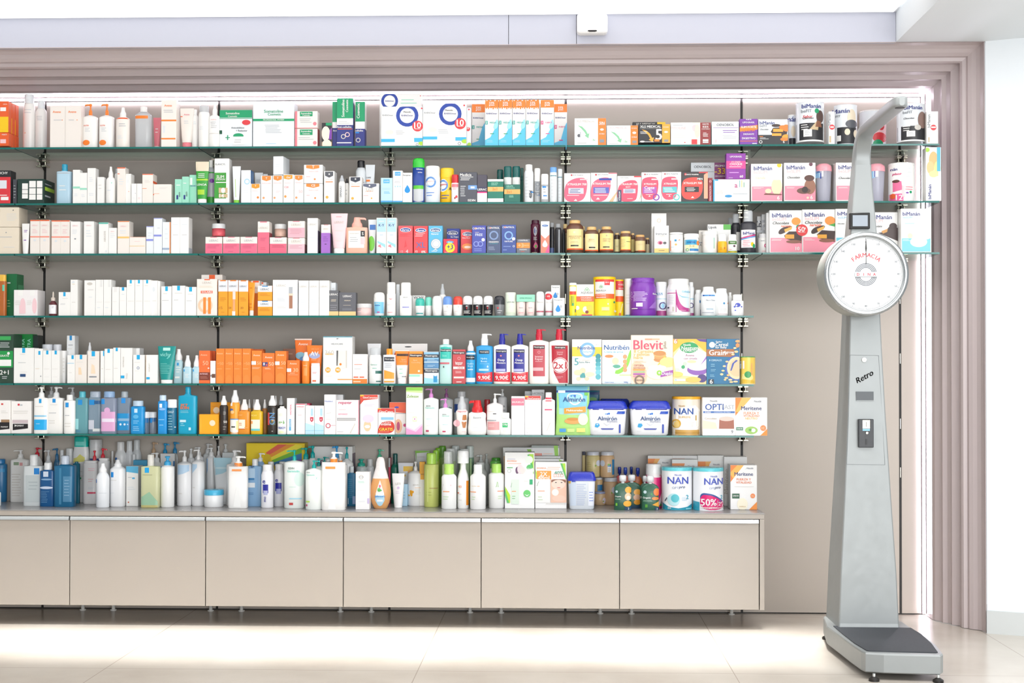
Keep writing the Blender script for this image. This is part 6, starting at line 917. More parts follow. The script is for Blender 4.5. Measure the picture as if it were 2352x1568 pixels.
pouch 30 470 735 dy=.16 | 2a6a80 | r 0 .9 1 .96 1a3a70; e .8 .8 .1 .04 5aa048 | dark teal edge of pouch behind the front pouch
pouch -22 362 682 | a8d87a | p 7cc4de 0 .55 1 .5 1 1 0 1; p a0d4d4 0 .42 1 .4 1 .5 0 .55; p 5ab4cc 0 .97 1 .97 1 1 0 1; p 24509c 0 .86 1 .86 1 .9 0 .9; r .08 .85 .28 .9 w; P w .32 .8 .4 .84 .55 .85 .7 .84 .78 .8 .76 .68 .54 .58 .36 .68; P 9cd0dc .36 .79 .4 .82 .55 .83 .68 .82 .74 .79 .73 .7 .54 .61 .39 .7; T .53 .72 .62 1f4a90 Almirón; c .45 .79 .025 3a80c8; c .55 .79 .03 1f5ac0; c .5 .8 .02 5aa0d8; r .82 .8 .92 .86 6aba4a; p f29a30 .25 .43 .86 .46 .86 .58 .25 .54; T .54 .5 .45 w Multicereales; e .5 .28 .24 .06 d8a05a; e .5 .32 .18 .03 c8883c; e .78 .32 .14 .12 f4ecd0; r .12 .06 .3 .13 4a9ad8; r .34 .06 .54 .13 c8e08a; r .6 .06 .84 .14 f0dc7a | big green and blue cereal pouch
tub 440 790 825 dy=.137 | e4e8ee,24379c | | blue lidded tub behind the two front tubs
tub 312 758 847 | f2f4f8,2438b4 | r .08 .74 .98 .8 3a3a98; r .3 .74 .4 .8 d8dcf4; T .5 .49 .46 24467c Almirón; t .62 .4 .24 8a90a8 ProNutra; p e0ecf4 .4 .7 .6 .7 .62 .58 .5 .54 .38 .58; c .5 .62 .02 1f5ac0; c .54 .63 .025 1f70c8; c .46 .62 .015 5aa0d8; p 2a9ad0 .2 .24 .27 .22 .32 .28 .3 .34 .22 .34; T .8 .19 .12 2444a8 1; p 3a4aa0 .34 .2 .66 .2 .63 .16 .37 .16; p 2450b8 .72 .62 .96 .62 .96 .7 .75 .7; l .18 .1 .3 .14 1 s; r .24 .3 .28 .32 w; p c8ccd8 .4 .36 .6 .36 .5 .28; p f2f4f8 .43 .36 .57 .36 .5 .31 | white formula tub with blue lid and 1, left
tub 768 1222 847 | f2f4f8,2438b4 | r .08 .74 .98 .8 3a3a98; r .3 .74 .4 .8 d8dcf4; T .5 .49 .46 24467c Almirón; t .62 .4 .24 8a90a8 ProNutra; p e0ecf4 .4 .7 .6 .7 .62 .58 .5 .54 .38 .58; c .5 .62 .02 1f5ac0; c .54 .63 .025 1f70c8; c .46 .62 .015 5aa0d8; p 2a9ad0 .2 .24 .27 .22 .32 .28 .3 .34 .22 .34; T .8 .19 .12 2444a8 1; p 3a4aa0 .34 .2 .66 .2 .63 .16 .37 .16; p 2450b8 .72 .62 .96 .62 .96 .7 .75 .7; l .18 .1 .3 .14 1 s; p c8ccd8 .4 .36 .6 .36 .5 .28; p f2f4f8 .43 .36 .57 .36 .5 .31 | white formula tub with blue lid and 1, right
can 1237 1556 800 c=.93 dy=.01 | e8dfd0,f0b030 | r 0 0 1 .14 d0a458; p f4f2f0 .0 .2 .2 .14 .8 .14 1 .24 1 .6 .75 .78 .3 .72 0 .5; T .37 .62 .62 24509c NAN; T .4 .47 .4 d8b878 SUPREME; T .78 .45 .1 c8a04a 1; t .3 .76 .2 b08a4a Nestlé; o .12 .3 .15 d8a83c; e .14 .28 .09 .09 e8c878; l .5 .22 .75 .34 4 h; r 0 .06 1 .07 b8883c | cream and gold formula tin with orange lid
box 1570 1924 812 t=.07 | f6f4f2 | t .34 .91 .22 6a7080 Nestlé; p 6ab8b8 .14 .87 .2 .9 .24 .92 .18 .89; T .36 .75 .56 24509c OPTI; t .78 .75 .38 b0b4bc FAST; r .02 .59 .98 .64 3a6ab0; T .16 .615 .18 w SHAKE; t .6 .615 .5 c8d8f0 CONTROL DE PESO; t .25 .45 .36 a89888 Cioccolato; p f6dcc0 0 .18 .45 .18 .4 .34 0 .4; p a0604c .5 .18 .96 .18 .95 .42 .51 .42; e .73 .44 .23 .06 e4c4b8; l .08 .06 .5 .1 1 h; t .9 .1 .06 x 9 | white carton with cocoa cup print and blue line
box 1925 2268 812 t=.06 | f7f6f4 | p f0862c 0 1 .46 1 0 .52; p f8b85a .2 1 .5 1 .1 .62 0 .62; t .7 .9 .22 6a7080 Nestlé; p 6ab8b8 .5 .87 .56 .9 .6 .92 .54 .89; T .5 .72 .64 2f3a70 Meritene; T .5 .59 .48 f0905a FUERZA Y; T .5 .52 .5 f0905a VITALIDAD; T .5 .45 .38 f4c060 NEUTRO; l .15 .36 .85 .4 1 e8d8d8; r .02 .14 .24 .22 2f7a5a; T .13 .18 .18 w SABOR; e .5 .14 .2 .1 9ac460; e .56 .14 .07 .05 f4f4ec; e .46 .15 .05 .03 5a9a3a; c .87 .2 .09 f08a4a; T .87 .2 .1 f8d8b8 1C; p f29030 .78 0 1 0 1 .18 | white carton with orange corner and green soup, overhanging
@ 7 0 980 6.533
bot -90 105 482 f=1045 s=.86 c=.9 r=.7 | 2f74a4,2a7ab4 | r 0 .7 1 .78 3a94c8; c .3 .48 .1 e8d8d8 | blue round bottle at the far left end
pump -120 14 905 f=1190 s=.7 c=.78 r=.3 sp=N | e8f2f4,e8f2f4 | | white rounded bottle cut by the left edge
pump 172 452 345 f=1130 s=.78 c=.86 r=.26 q=4 k=.5 sp=L | f1ece6,f3f2ee | r .22 .71 .5 .77 8fa286; r .54 .7 .7 .76 e0a0a0; l .1 .1 .7 .56 9 d8d2cc | broad cream pump bottle with green grey mark
pump 480 640 310 f=1080 s=.7 c=.84 r=.4 sp=R | e8e0dc,cc3040 | | white bottle with red pump, far back left
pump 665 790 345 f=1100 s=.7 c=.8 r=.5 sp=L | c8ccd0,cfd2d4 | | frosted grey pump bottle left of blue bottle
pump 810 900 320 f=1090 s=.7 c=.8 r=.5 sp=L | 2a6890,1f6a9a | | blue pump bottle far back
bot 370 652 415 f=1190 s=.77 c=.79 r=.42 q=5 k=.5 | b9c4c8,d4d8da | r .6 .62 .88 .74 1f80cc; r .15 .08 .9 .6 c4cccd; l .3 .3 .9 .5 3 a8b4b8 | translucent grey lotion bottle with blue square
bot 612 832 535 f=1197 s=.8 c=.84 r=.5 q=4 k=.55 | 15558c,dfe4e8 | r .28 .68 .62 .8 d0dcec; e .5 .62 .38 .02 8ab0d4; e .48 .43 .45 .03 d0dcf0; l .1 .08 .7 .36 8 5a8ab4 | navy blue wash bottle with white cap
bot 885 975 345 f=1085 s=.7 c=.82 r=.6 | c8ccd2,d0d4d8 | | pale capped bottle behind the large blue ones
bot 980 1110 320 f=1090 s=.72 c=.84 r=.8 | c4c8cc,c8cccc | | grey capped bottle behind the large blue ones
bot 832 1130 430 f=1203 s=.79 c=.83 r=.4 q=5 k=.6 | 1f668e,c8d2e0 | r .3 .05 .42 .76 3a7ea4; r .5 .1 .92 .6 4f88ac; l .55 .2 .85 .55 6 8ab0cc | large teal blue wash bottle
bot 1100 1198 520 f=1150 s=.94 c=.96 r=.5 q=5 k=.6 | 1a6c86,1a6c86 | | deep teal bottle right behind the large blue one
bot 1105 1345 140 f=1092 s=.72 c=.84 r=.86 q=3 k=.6 | f2f2f0,10c4b4 | p e6e07a .02 .66 .3 .68 .5 .73 .8 .68 .8 .62 .05 .6; r .2 .86 .75 .92 7ce8dc; r .5 .35 .6 .38 2a9a5a; l .3 .3 .8 .5 3 h | tall white bottle with turquoise cap and yellow badge
jar 1348 1530 188 f=1050 c=.86 | c8cac8,b2b8ba | r 0 .6 1 .7 3a4a90 | tall white canister with grey lid in the back
pump 1370 1470 355 f=1150 s=.7 c=.82 r=.5 sp=N | ecdcdc,e8404c | | pump bottle with red pump, left of two
pump 1485 1605 320 f=1150 s=.7 c=.8 r=.5 sp=R | ecdcdc,e43a48 | | pump bottle with red pump, right of two
bot 1258 1480 505 f=1160 s=.94 c=.96 r=.9 q=3 k=.7 | f3f0ee,f4f2f0 | l .4 .76 .95 .84 2 f0c0c8; r .36 .24 .9 .28 e0506e; l .4 .34 .9 .4 2 q; l .4 .5 .8 .6 2 i | wide white bottle with rose red dash
bot 1480 1645 465 f=1166 s=.92 c=.95 r=.9 q=3 k=.7 | f2efee,f4f2f0 | | white bottle peeking above the small spray
spray 1448 1642 545 f=1215 s=.66 c=.8 r=.55 | f1f4f8,f6f7f8 | r .02 .56 .12 .64 1f80d4; l .3 .3 .9 .36 1 q | short white spray bottle with blue edge mark
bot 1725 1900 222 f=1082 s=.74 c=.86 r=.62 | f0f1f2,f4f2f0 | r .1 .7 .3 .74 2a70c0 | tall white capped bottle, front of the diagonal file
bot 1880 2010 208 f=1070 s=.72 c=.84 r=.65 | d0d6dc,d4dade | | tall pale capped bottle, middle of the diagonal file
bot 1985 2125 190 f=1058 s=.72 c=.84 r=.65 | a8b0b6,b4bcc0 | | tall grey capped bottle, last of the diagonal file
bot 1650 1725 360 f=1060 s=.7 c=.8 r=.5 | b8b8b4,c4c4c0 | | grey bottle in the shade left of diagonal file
bot 1884 1965 450 f=1120 s=.7 c=.8 r=.5 | eceef0,f0f0f0 | | small white dispenser behind the blue topped carton, left
bot 1965 2058 410 f=1145 s=.7 c=.8 r=.5 | e8eaec,eceeee | | small white dispenser behind the blue topped carton, right
spray 1660 1880 490 f=1202 s=.78 c=.86 r=.5 q=3 k=.8 | f3f4f6,f3f4f6 | r .14 .63 .33 .74 1f90e0; l .1 .55 .6 .58 1 h; l .1 .28 .4 .31 1 q | white pump flask with blue square mark
box 1894 2075 590 f=1192 t=.07 | f3f2ea | p 5cb4dc 0 .86 1 .82 1 1 0 1; l .15 .7 .5 .74 1 x; r .5 .68 .72 .72 5ab0dc; l .1 .4 .8 .5 2 q; c .2 .1 .06 c86a4a | cream carton with sky blue top
box 2000 2205 500 f=1155 t=.04 | 4aa6d0 | r 0 0 1 .8 e6ebe0; r 0 .2 1 .6 eef0ec | sky blue topped carton behind the cream one
bot 2128 2400 415 f=1215 s=.77 c=.79 r=.36 q=5 k=.5 | cdcfa4,dcdad4 | r .24 .66 .48 .78 1aa4e4; p 9cc4a4 .05 .04 .95 .04 .95 .12 .5 .3 .05 .2; l .1 .6 .7 .64 1 b0ae8a; r .05 .0 .95 .05 c4bc7c | yellow green lotion bottle with blue square
@ 7 340 980 6.533
pump 35 138 228 f=1055 s=.7 c=.8 r=.6 sp=R | b89c80,c8a888 | | tan pump bottle in the back row
pump 205 310 245 f=1075 s=.7 c=.8 r=.6 sp=R | d0d8dc,2a9cd0 | | bottle with blue pump, left of two in the back
pump 355 455 225 f=1062 s=.7 c=.8 r=.6 sp=R | d0d8dc,2a8cc0 | | bottle with blue pump, right of two in the back
box 185 400 400 f=1150 t=.03 | cfd1d2 | r .9 .75 1 .85 2a70b0 | grey white carton behind the slender blue pump
pump 60 200 385 f=1160 s=.74 c=.82 r=.6 sp=L | eeeeea,f0f0f0 | | white pump bottle behind yellow green lotion
pump 192 395 438 f=1210 s=.78 c=.82 r=.5 k=.9 sp=N | f4f4f2,42a8dc | r .02 .78 .16 .8 2a90d0 | slender white bottle with sky blue pump
pump 440 660 350 f=1190 s=.74 c=.8 r=.3 k=.9 sp=L | f3f4f6,f6f6f6 | p bcd8f0 .12 .56 .5 .58 .98 .64 .98 .74 .12 .74; l .2 .2 .5 .25 1 h | white pump bottle with blue wave, left of two
pump 665 850 335 f=1190 s=.76 c=.82 r=.3 k=.9 sp=L | f4f4f7,f6f6f6 | p bcd8f0 0 .56 .5 .68 .5 .74 0 .74; l .1 .3 .4 .35 1 h | white pump bottle with blue wave, right of two
pump 590 700 325 f=1150 s=.8 c=.84 r=.5 sp=N | eef0f2,f4f4f4 | | white pump bottle in second line, leftmost
pump 700 830 300 f=1140 s=.8 c=.84 r=.5 sp=L | eef0f2,f4f4f4 | | white pump bottle in second line, middle
pump 880 1020 310 f=1150 s=.8 c=.86 r=.5 sp=L | f0f1f4,f4f4f4 | p a8c8ec 0 .5 .2 .6 .2 .8 0 .8 | white pump bottle in second line, beside the tube
pump 1015 1105 285 f=1100 s=.8 c=.84 r=.5 sp=N | d8dcde,e4e6e6 | | pale pump bottle behind the blue topped tube
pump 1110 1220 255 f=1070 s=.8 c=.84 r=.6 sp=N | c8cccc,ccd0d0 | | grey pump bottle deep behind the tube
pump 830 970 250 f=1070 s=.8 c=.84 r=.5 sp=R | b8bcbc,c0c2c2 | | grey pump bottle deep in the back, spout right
box 1115 1340 385 f=1150 t=.03 | b8c4c8 | | grey blue carton lying in the back behind tube
tube 985 1258 462 f=1165 c=.02 | eef2f4,f0f4f4 | p b4dcea .02 .62 .5 .66 1 .76 1 1 0 1; e .5 .78 .4 .02 d4ecf4; l .3 .3 .7 .4 1 h | wide white tube with pale aqua top
jar 848 1132 940 f=1210 c=.7 | f4f5f6,4ab8e0 | | low white jar with blue lid
pump 1185 1420 345 f=1185 s=.72 c=.78 r=.4 q=4 k=.6 sp=R | f4f0ea,f2f2f2 | | white lotion bottle behind the front one with orange collar
pump 1212 1500 435 f=1222 s=.8 c=.8 r=.4 q=4 k=.5 sp=R col=f08a30 tp=.85 | f6f5f3,f8f8f6 | t .4 .82 .2 h LETI; r .22 .71 .72 .75 f09a5a; p f9f9f7 .3 .02 .7 .02 .55 .4 .45 .4 | white lotion bottle with orange collar and short orange bar
bot 1500 1715 480 f=1195 s=.84 c=.86 r=.4 q=5 k=.5 | 8fb8de,f0f2f4 | T .25 .84 .5 2a4a74 uriage; r .05 .4 .55 .5 f0f4f8; r .1 .56 .5 .62 3a80b8; r .1 .6 .55 .8 b8d4ec; l .1 .24 .6 .3 2 5a88b8 | periwinkle blue lotion bottle
pump 1620 1755 390 f=1175 s=.76 c=.84 r=.5 sp=R | 8fb4dc,f4f4f4 | | blue bottle with white pump behind periwinkle one
bot 1700 1885 562 f=1217 s=.72 c=.86 r=.75 | f3f3f8,f3f3f3 | r .2 .34 .65 .54 2a2e9c; t .3 .6 .22 2a2e9c e; r .25 .3 .6 .4 b8bce0; V .4 .2 .12 2a2e8c mo | white spray can with indigo square, left of two
bot 1890 2045 555 f=1197 s=.72 c=.86 r=.75 | ececf6,eef0f4 | r .2 .36 .8 .56 24289c; t .35 .61 .25 2a2e9c e; r .3 .3 .75 .42 a8acd8 | white spray can with indigo square, right of two
bot 1790 1900 520 f=1178 s=.76 c=.88 r=.8 n=2 g=60 | e4e6ea,e8eae8 | | # pale spray cans behind indigo square ones
box 1475 2352 245 f=1085 t=.08 | f8d81a | p e8604a .33 .84 .54 .98 .7 .98 .38 .8; p f09a2c .38 .8 .7 .98 .84 .98 .41 .76; p f8e83a .41 .76 .84 .98 .95 .97 .95 .93 .44 .72; p 7ac02c .44 .72 .95 .93 .95 .84 .46 .68; p 3a80b8 .46 .68 .95 .84 .95 .74 .48 .64; p 8a4a9c .48 .64 .95 .74 .95 .66 .5 .6; c .36 .76 .065 e0c01a; l .05 .3 .1 .7 3 b8902a | big yellow carton with rainbow stripes
pump 2045 2350 345 f=1227 s=.78 c=.82 r=.18 k=.6 sp=L | f2f7f3,12b4ac | T .4 .69 .3 6a7a74 ISDIN; T .5 .64 .6 6ad8c8 Germisdin; e .8 .5 .25 .12 dcf2ea; r .3 .16 .9 .18 a8dcf0; r .3 .06 .5 .1 c84a4a; l .3 .36 .8 .38 1 c0e4d8 | large white pump bottle with turquoise pump
@ 7 680 980 6.533
pump 88 210 310 f=1175 s=.76 c=.8 r=.6 sp=L | eaf4f0,10b4b0 | | bottle with turquoise pump in second line, left
pump 195 305 282 f=1190 s=.76 c=.8 r=.6 sp=L | eaf4f0,10acaa | | bottle with turquoise pump in second line, right
pump 145 395 502 f=1247 s=.78 c=.84 r=.24 k=.65 sp=R | f3f7f3,10a8a4 | T .2 .76 .2 6a7a74 ISDIN; T .35 .71 .5 6ad0c0 Germisdin; r .05 .15 .3 .18 b8e05a; r .05 .07 .15 .11 b84a6a; p 6ad8c0 .66 .6 .74 .66 .7 .66 | short white pump bottle with turquoise pump
pump 285 395 472 f=1205 s=.78 c=.84 r=.5 sp=R | eaf2ee,0aa29e | | turquoise pump bottle peeking behind short one
pump 385 470 448 f=1192 s=.78 c=.84 r=.6 sp=R | eaf2ee,0aa29e | | turquoise pump bottle third in the short file
box 235 845 295 f=1085 t=.02 k=4 ks=.024 | e6e4e0 | T .36 .72 .28 5a2a5c Pedi; c .92 .5 .1 f09a30; p 6a3a70 .95 0 1 0 1 .5 .95 .35; R 0 0 1 .88 5a3a60; R .25 .1 .75 .5 d8d0dc | white carton with plum side
pump 555 665 285 f=1185 s=.76 c=.8 r=.6 sp=L | e8eef4,2a9ce0 | | bottle with azure pump far back
pump 665 860 300 f=1184 s=.7 c=.8 r=.24 q=2 k=.7 sp=N | f4f4f2,10aaae | | white rounded bottle with teal pump behind orange collared pair
pump 390 745 372 f=1252 s=.82 c=.82 r=.3 q=4 k=.45 sp=R col=f08a30 tp=.8 | f6f4f1,f8f8f6 | t .3 .85 .16 h LETI; r .18 .71 .6 .75 f09a4a; p faf9f7 .3 .02 .62 .02 .52 .4 .42 .4 | broad white lotion bottle with orange collar, largest
pump 560 770 420 f=1208 s=.8 c=.84 r=.3 q=4 k=.5 sp=N col=f08a30 | f0eeee,f4f4f2 | | white lotion bottle tucked behind the largest one
bot 772 900 590 f=1190 s=.8 c=.84 r=.5 q=5 k=.6 | 2a7ca8,d8e4ec | l .1 .2 .8 .7 10 4a9ac0; r .65 .05 .98 .25 9cb4e0; r .1 .05 .2 .2 c8e0f0 | blue label bottle partly behind slim white carton
pump 900 1060 480 f=1150 s=.8 c=.84 r=.7 sp=N | c8e0dc,3cc0a8 | | bottle with mint pump behind slim white carton
bot 1050 1170 480 f=1110 s=.8 c=.84 r=.7 | dcdedf,d8dcdc | | pale capped bottle between mint pump and teardrop bottle
pump 1198 1310 335 f=1060 s=.76 c=.82 r=.6 sp=R | c0d0c8,5cc8a0 | | bottle with seafoam pump at the back
box 895 1102 675 f=1242 t=.05 | f5f3f3 | o .4 .86 .16 h; t .4 .86 .36 x mercurya; l .15 .7 .8 .76 2 m; l .15 .5 .7 .52 1 h; l .2 .2 .7 .24 2 q; r .85 .16 1 .3 d0c0e4 | slim white carton standing in front
bot 1112 1425 452 f=1232 tear=1 s=.55 c=.6 r=.55 k=.5 | e0a468,f2ecea | p w .3 .3 .5 .56 .7 .3 .72 .16 .6 .07 .5 .05 .4 .07 .28 .16; p b8e0f4 .29 .26 .71 .26 .72 .16 .6 .07 .5 .05 .4 .07 .28 .16; T .5 .24 .5 3a90d8 Johnson's; e .5 .44 .05 .03 e8788a; e .46 .37 .08 .04 7ac07a; r .36 .14 .64 .18 f4f8fa; e .5 .36 .1 .02 5ab05a | teardrop shaped amber baby shampoo bottle
box 1388 1415 465 f=1110 t=.04 | d84060 | r 0 .8 1 1 b8bcbc | thin red and grey carton edge behind teardrop bottle
bot 1420 1560 400 f=1080 s=.7 c=.8 r=.5 | 1c7a66,1a5a54 | t .4 .6 .4 8ac8b8 KEOPS; l .1 .3 .7 .4 1 m | dark green bottle with grey green cap
tube 1440 1628 698 f=1214 c=.06 | f5f3f4,f5f5f5 | c .52 .58 .11 d8c0e4; l .3 .4 .7 .5 2 e0d4e8; t .5 .7 .4 h LETI | white tube with lilac emblem
tube 1530 1765 540 f=1170 c=.02 | dfe6f4,f0f0f0 | r .35 .8 .95 .92 f6c840; r .3 .6 .9 .76 f4f2ec; c .45 .7 .06 f6c020; e .75 .78 .12 .05 f0a848; r .3 .1 .6 .4 8ab8e0 | white tube with yellow sun print behind
box 1580 1670 860 f=1190 t=.03 | b4d8f0 | l .1 .3 .8 .7 3 8abce0; r .1 .25 .2 .3 k | pale blue carton edge behind white tubes
pump 1675 1912 520 f=1190 s=.72 c=.8 r=.24 k=.8 sp=N | f6f5f3,f4f4f2 | t .55 .48 .35 h LEDUM; P f4ac30 .14 .36 .34 .36 .36 .22 .22 .22; c .12 .24 .06 f4ac30; e .36 .32 .08 .03 f4ac30; l .52 .26 .9 .38 4 h; r .5 .41 .9 .42 f8c898 | white rounded bottle with yellow splash
box 1852 1935 525 f=1188 t=.03 | f4b02c | T .6 .72 .8 8a5a14 LEDUM; r 0 0 1 .6 f4f0e8 | yellow carton strip behind rounded bottle
tube 1785 2010 355 f=1120 c=.02 | dfe2de,e4e8e4 | p 8ac44a 0 1 1 1 1 .97 .1 .95 .12 .8; t .4 .88 .5 h A-DERMA | white tube with thin green edge
bot 1922 2142 390 f=1207 s=.78 c=.8 r=.68 | cdd678,b4e25c | r .4 .34 1 .36 b8a860; l .2 .2 .7 .3 2 b0b860; r .25 .1 .32 .7 dce490 | yellow green bath gel bottle with lime cap
bot 2050 2150 350 f=1180 s=.78 c=.8 r=.9 | c4dc64,a0dc3c | | lime capped gel bottle, second in its file
bot 2085 2190 315 f=1145 s=.78 c=.8 r=.9 | b8d860,8cd02c | | lime capped gel bottle, third in its file
bot 2140 2255 285 f=1105 s=.78 c=.8 r=.9 | 8cb84c,66a830 | | dark lime capped gel bottle, last in its file
@ 7 1020 980 6.533
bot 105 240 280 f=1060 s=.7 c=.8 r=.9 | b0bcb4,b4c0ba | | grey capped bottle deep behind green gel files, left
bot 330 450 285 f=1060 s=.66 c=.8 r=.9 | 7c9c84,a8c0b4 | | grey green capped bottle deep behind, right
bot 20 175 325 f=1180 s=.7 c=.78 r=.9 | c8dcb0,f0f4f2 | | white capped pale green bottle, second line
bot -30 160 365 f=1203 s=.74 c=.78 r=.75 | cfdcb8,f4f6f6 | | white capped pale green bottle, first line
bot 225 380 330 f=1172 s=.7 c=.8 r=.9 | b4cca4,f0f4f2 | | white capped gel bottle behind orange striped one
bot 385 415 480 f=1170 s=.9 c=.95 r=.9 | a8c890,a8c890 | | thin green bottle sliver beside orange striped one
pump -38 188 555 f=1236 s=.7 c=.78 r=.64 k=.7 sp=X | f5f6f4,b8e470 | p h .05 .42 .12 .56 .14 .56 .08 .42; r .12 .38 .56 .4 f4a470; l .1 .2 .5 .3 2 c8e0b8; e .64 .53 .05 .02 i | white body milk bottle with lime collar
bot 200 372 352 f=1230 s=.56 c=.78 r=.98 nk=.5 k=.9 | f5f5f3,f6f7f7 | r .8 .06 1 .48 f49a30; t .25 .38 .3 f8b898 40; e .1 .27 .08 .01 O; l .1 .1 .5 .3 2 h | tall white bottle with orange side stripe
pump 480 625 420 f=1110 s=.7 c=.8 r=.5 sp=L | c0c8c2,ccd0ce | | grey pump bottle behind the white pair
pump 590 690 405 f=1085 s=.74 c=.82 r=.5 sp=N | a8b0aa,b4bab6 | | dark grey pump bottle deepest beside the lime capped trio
bot 430 655 530 f=1180 s=.74 c=.84 r=.6 | eef0ea,f0f2f0 | | white bottle just behind plain white capped one
bot 392 625 562 f=1242 s=.72 c=.8 r=.55 k=.8 | f6f5f4,f4f6f6 | l .1 .5 .5 .54 1 e; r .02 .38 .4 .4 f4a470; l .1 .2 .4 .3 2 c8e0b8; e .56 .52 .1 .015 f8c8b0 | white milk bottle with plain white cap
bot 712 848 462 f=1150 s=.74 c=.84 r=.95 | e4ece0,5cc040 | | green capped bottle, last of three
bot 690 855 510 f=1190 s=.76 c=.84 r=.95 | eaf0e6,6cc850 | | green capped bottle, second of three
bot 668 905 550 f=1226 s=.74 c=.8 r=.62 k=.8 | f6f6f4,b4e470 | p 8ac060 .48 .48 .56 .6 .58 .6 .52 .48; p 8ac060 .6 .48 .58 .6 .6 .6 .64 .48; r .58 .38 .96 .4 f49a70; l .6 .2 .9 .3 2 c8e0b8 | green capped bottle, front of three
box 885 1320 310 f=1180 t=.06 | f3f1ef | r .02 .4 .08 .85 f0b880; p 8ac83a .78 1 .95 1 1 .9 .9 .9; r 0 .97 1 1 e4e4e2 | white and green carton, rear of the left display pair
box 912 1356 382 f=1227 t=.07 | f4f4f3 | p a8dc3a .8 .97 .97 .97 .98 .6 .9 .7; p 4cb45c .76 .96 .82 .96 .94 .78 .98 .6; l .07 .84 .4 .92 1 d0d0e0; T .24 .845 .32 f09050 EXOMEGA; l .08 .78 .6 .82 1 f8c8b8; c .82 .87 .13 eef8ec; c .83 .68 .14 eef4ec; P 5ac06a .72 .7 .94 .7 .92 .76 .83 .79 .74 .76; T .83 .71 .18 w Clean; r .07 .72 .27 .735 5cb46c; o .15 .67 .07 d0d4d0; e .42 .68 .06 .06 6a4a6c; e .52 .7 .1 .08 f0dce0; e .6 .68 .08 .06 f4e0dc; r .22 .08 .48 .52 dfeee0; p 9cc0a0 .2 .38 .24 .46 .25 .46 .22 .38; r .24 .3 .38 .315 f0a070; l .24 .16 .4 .24 2 8ac08a; p b8e02c 0 .4 .18 .24 .18 .1 .1 .1; p 5cc06a 0 .24 .08 .1 .15 .1 0 .36; c .75 .27 .12 6cd070; p f4f4f3 .66 .26 .75 .22 .84 .26 .75 .24; r .84 .43 .94 .52 2ab074; l .64 .48 .8 .5 1 h | tall white carton with green corners and smile disc
box 1312 1728 280 f=1172 t=.06 | f0efee | r 0 .96 1 1 a8b0ac; r .08 .83 .38 .87 f09a8a; l .4 .8 .9 .88 2 f8c8b0; p 9cd84a .8 1 .95 1 1 .6 .9 .6 | white and green carton, rearmost of right display file
box 1335 1745 440 f=1190 t=.05 | f2f1f0 | p a4dc40 .86 .98 1 .9 1 .7 | white and green carton, third of right display file
box 1350 1790 480 f=1208 t=.05 | f3f2f1 | p a4dc40 .84 1 1 .95 1 .7 | white and green carton, second of right display file
box 1368 1838 525 f=1228 t=.06 | f5f4f3 | p b0e03a .84 .97 .96 .97 .99 .6; p 5cb85c .8 .97 .86 .97 1 .68 .99 .6; p b0e03a 0 .85 .12 .64 .02 .64; T .2 .865 .3 f09050 EXOMEGA; l .36 .83 .9 .9 2 f8c8b0; r .05 .63 .51 .81 f4a040; T .27 .74 .23 w 2X; t .27 .66 .36 w 48ml; t .75 .765 .28 6aa890 40%; T .75 .71 .32 f8c0b0 DTO; l .58 .67 .9 .7 1 c8c0c0; r 0 .13 .47 .63 f3f1ee; p a4b8a4 .04 .48 .1 .58 .12 .58 .06 .48; r .08 .37 .3 .385 f4a070; l .08 .16 .25 .28 2 c4d8b4; r .49 .13 1 .63 f0c4ac; P 8a5a48 .5 .63 1 .63 .96 .54 .88 .6 .6 .6 .52 .55; e .74 .52 .22 .1 f6d8c8; e .66 .56 .03 .01 4a4a4a; e .84 .56 .03 .01 4a4a4a; e .75 .45 .06 .01 d88078; e .76 .22 .22 .07 f4ccb8; c .64 .35 .11 f2f4ea; r .34 .1 .98 .11 h | white and green carton with child print, front one
tub 1850 2280 672 f=1242 | dfe5ec,2c3ab8 | r .06 .1 .3 .75 c8d4e4; l .3 .1 .68 .7 12 b0bcd8; r .02 .7 .12 .8 d8b05a; r .15 .74 .28 .8 3a4ab0; r .72 .1 .94 .74 e4e8f4; l .75 .2 .92 .5 4 7a90d0 | clear grey measuring tub with blue lid
@ 7 1340 980 5.6
glassjar -15 28 318 f=965 b=645 | d8c48a,2c2f48 | | baby food jar cut behind the front upper jar
glassjar 35 212 318 f=985 b=640 | e0cf96,b8bcd0 | l .05 .25 .4 .6 5 c8b878; e .9 .55 .18 .12 e8ecf8; c .68 .45 .06 8ac04a | upper pear coloured baby food jar
glassjar 216 400 318 f=988 b=645 | e4bf94,c0c4d4 | e .15 .55 .16 .12 dfe4f0; r .82 .1 .98 .7 3a90c8; r .5 .2 .75 .5 f4f4f4; r .5 .42 .75 .52 4a90d0; e .58 .5 .08 .04 8ac040; l .52 .2 .72 .38 5 k | upper peach coloured baby food jar
glassjar 132 250 650 f=990 b=832 | dcbb8a,b4b8c8 | r .4 .0 1 .5 2a7ab0 | baby food jar between tub and lower jar
glassjar 258 445 650 f=990 | d8b48c,b8bccc | e .7 .55 .16 .12 dfe4f0; c .55 .45 .05 8ac040 | lower tall baby food jar
glassjar 132 290 832 f=1010 | d8b890,9aa4c8 | e .85 .35 .14 .22 e8e0f0; c .78 .3 .06 a0b040 | small lowest baby food jar
sachet 410 520 515 f=1000 | d84a4a,24389c | r 0 .5 1 .8 e88a6a | red fruit pouch with blue cap, leftmost behind
sachet 480 600 520 f=1020 | e06a4a,2c48a8 | r 0 .6 1 .75 f8b060 | orange fruit pouch with blue cap behind the green pair
sachet 575 660 512 f=985 | d84a4a,28409c | | red fruit pouch with blue cap, furthest back
sachet 640 760 525 f=1015 | e87838,2c48b0 | r 0 .55 1 .78 f09040 | orange fruit pouch with blue cap above gap
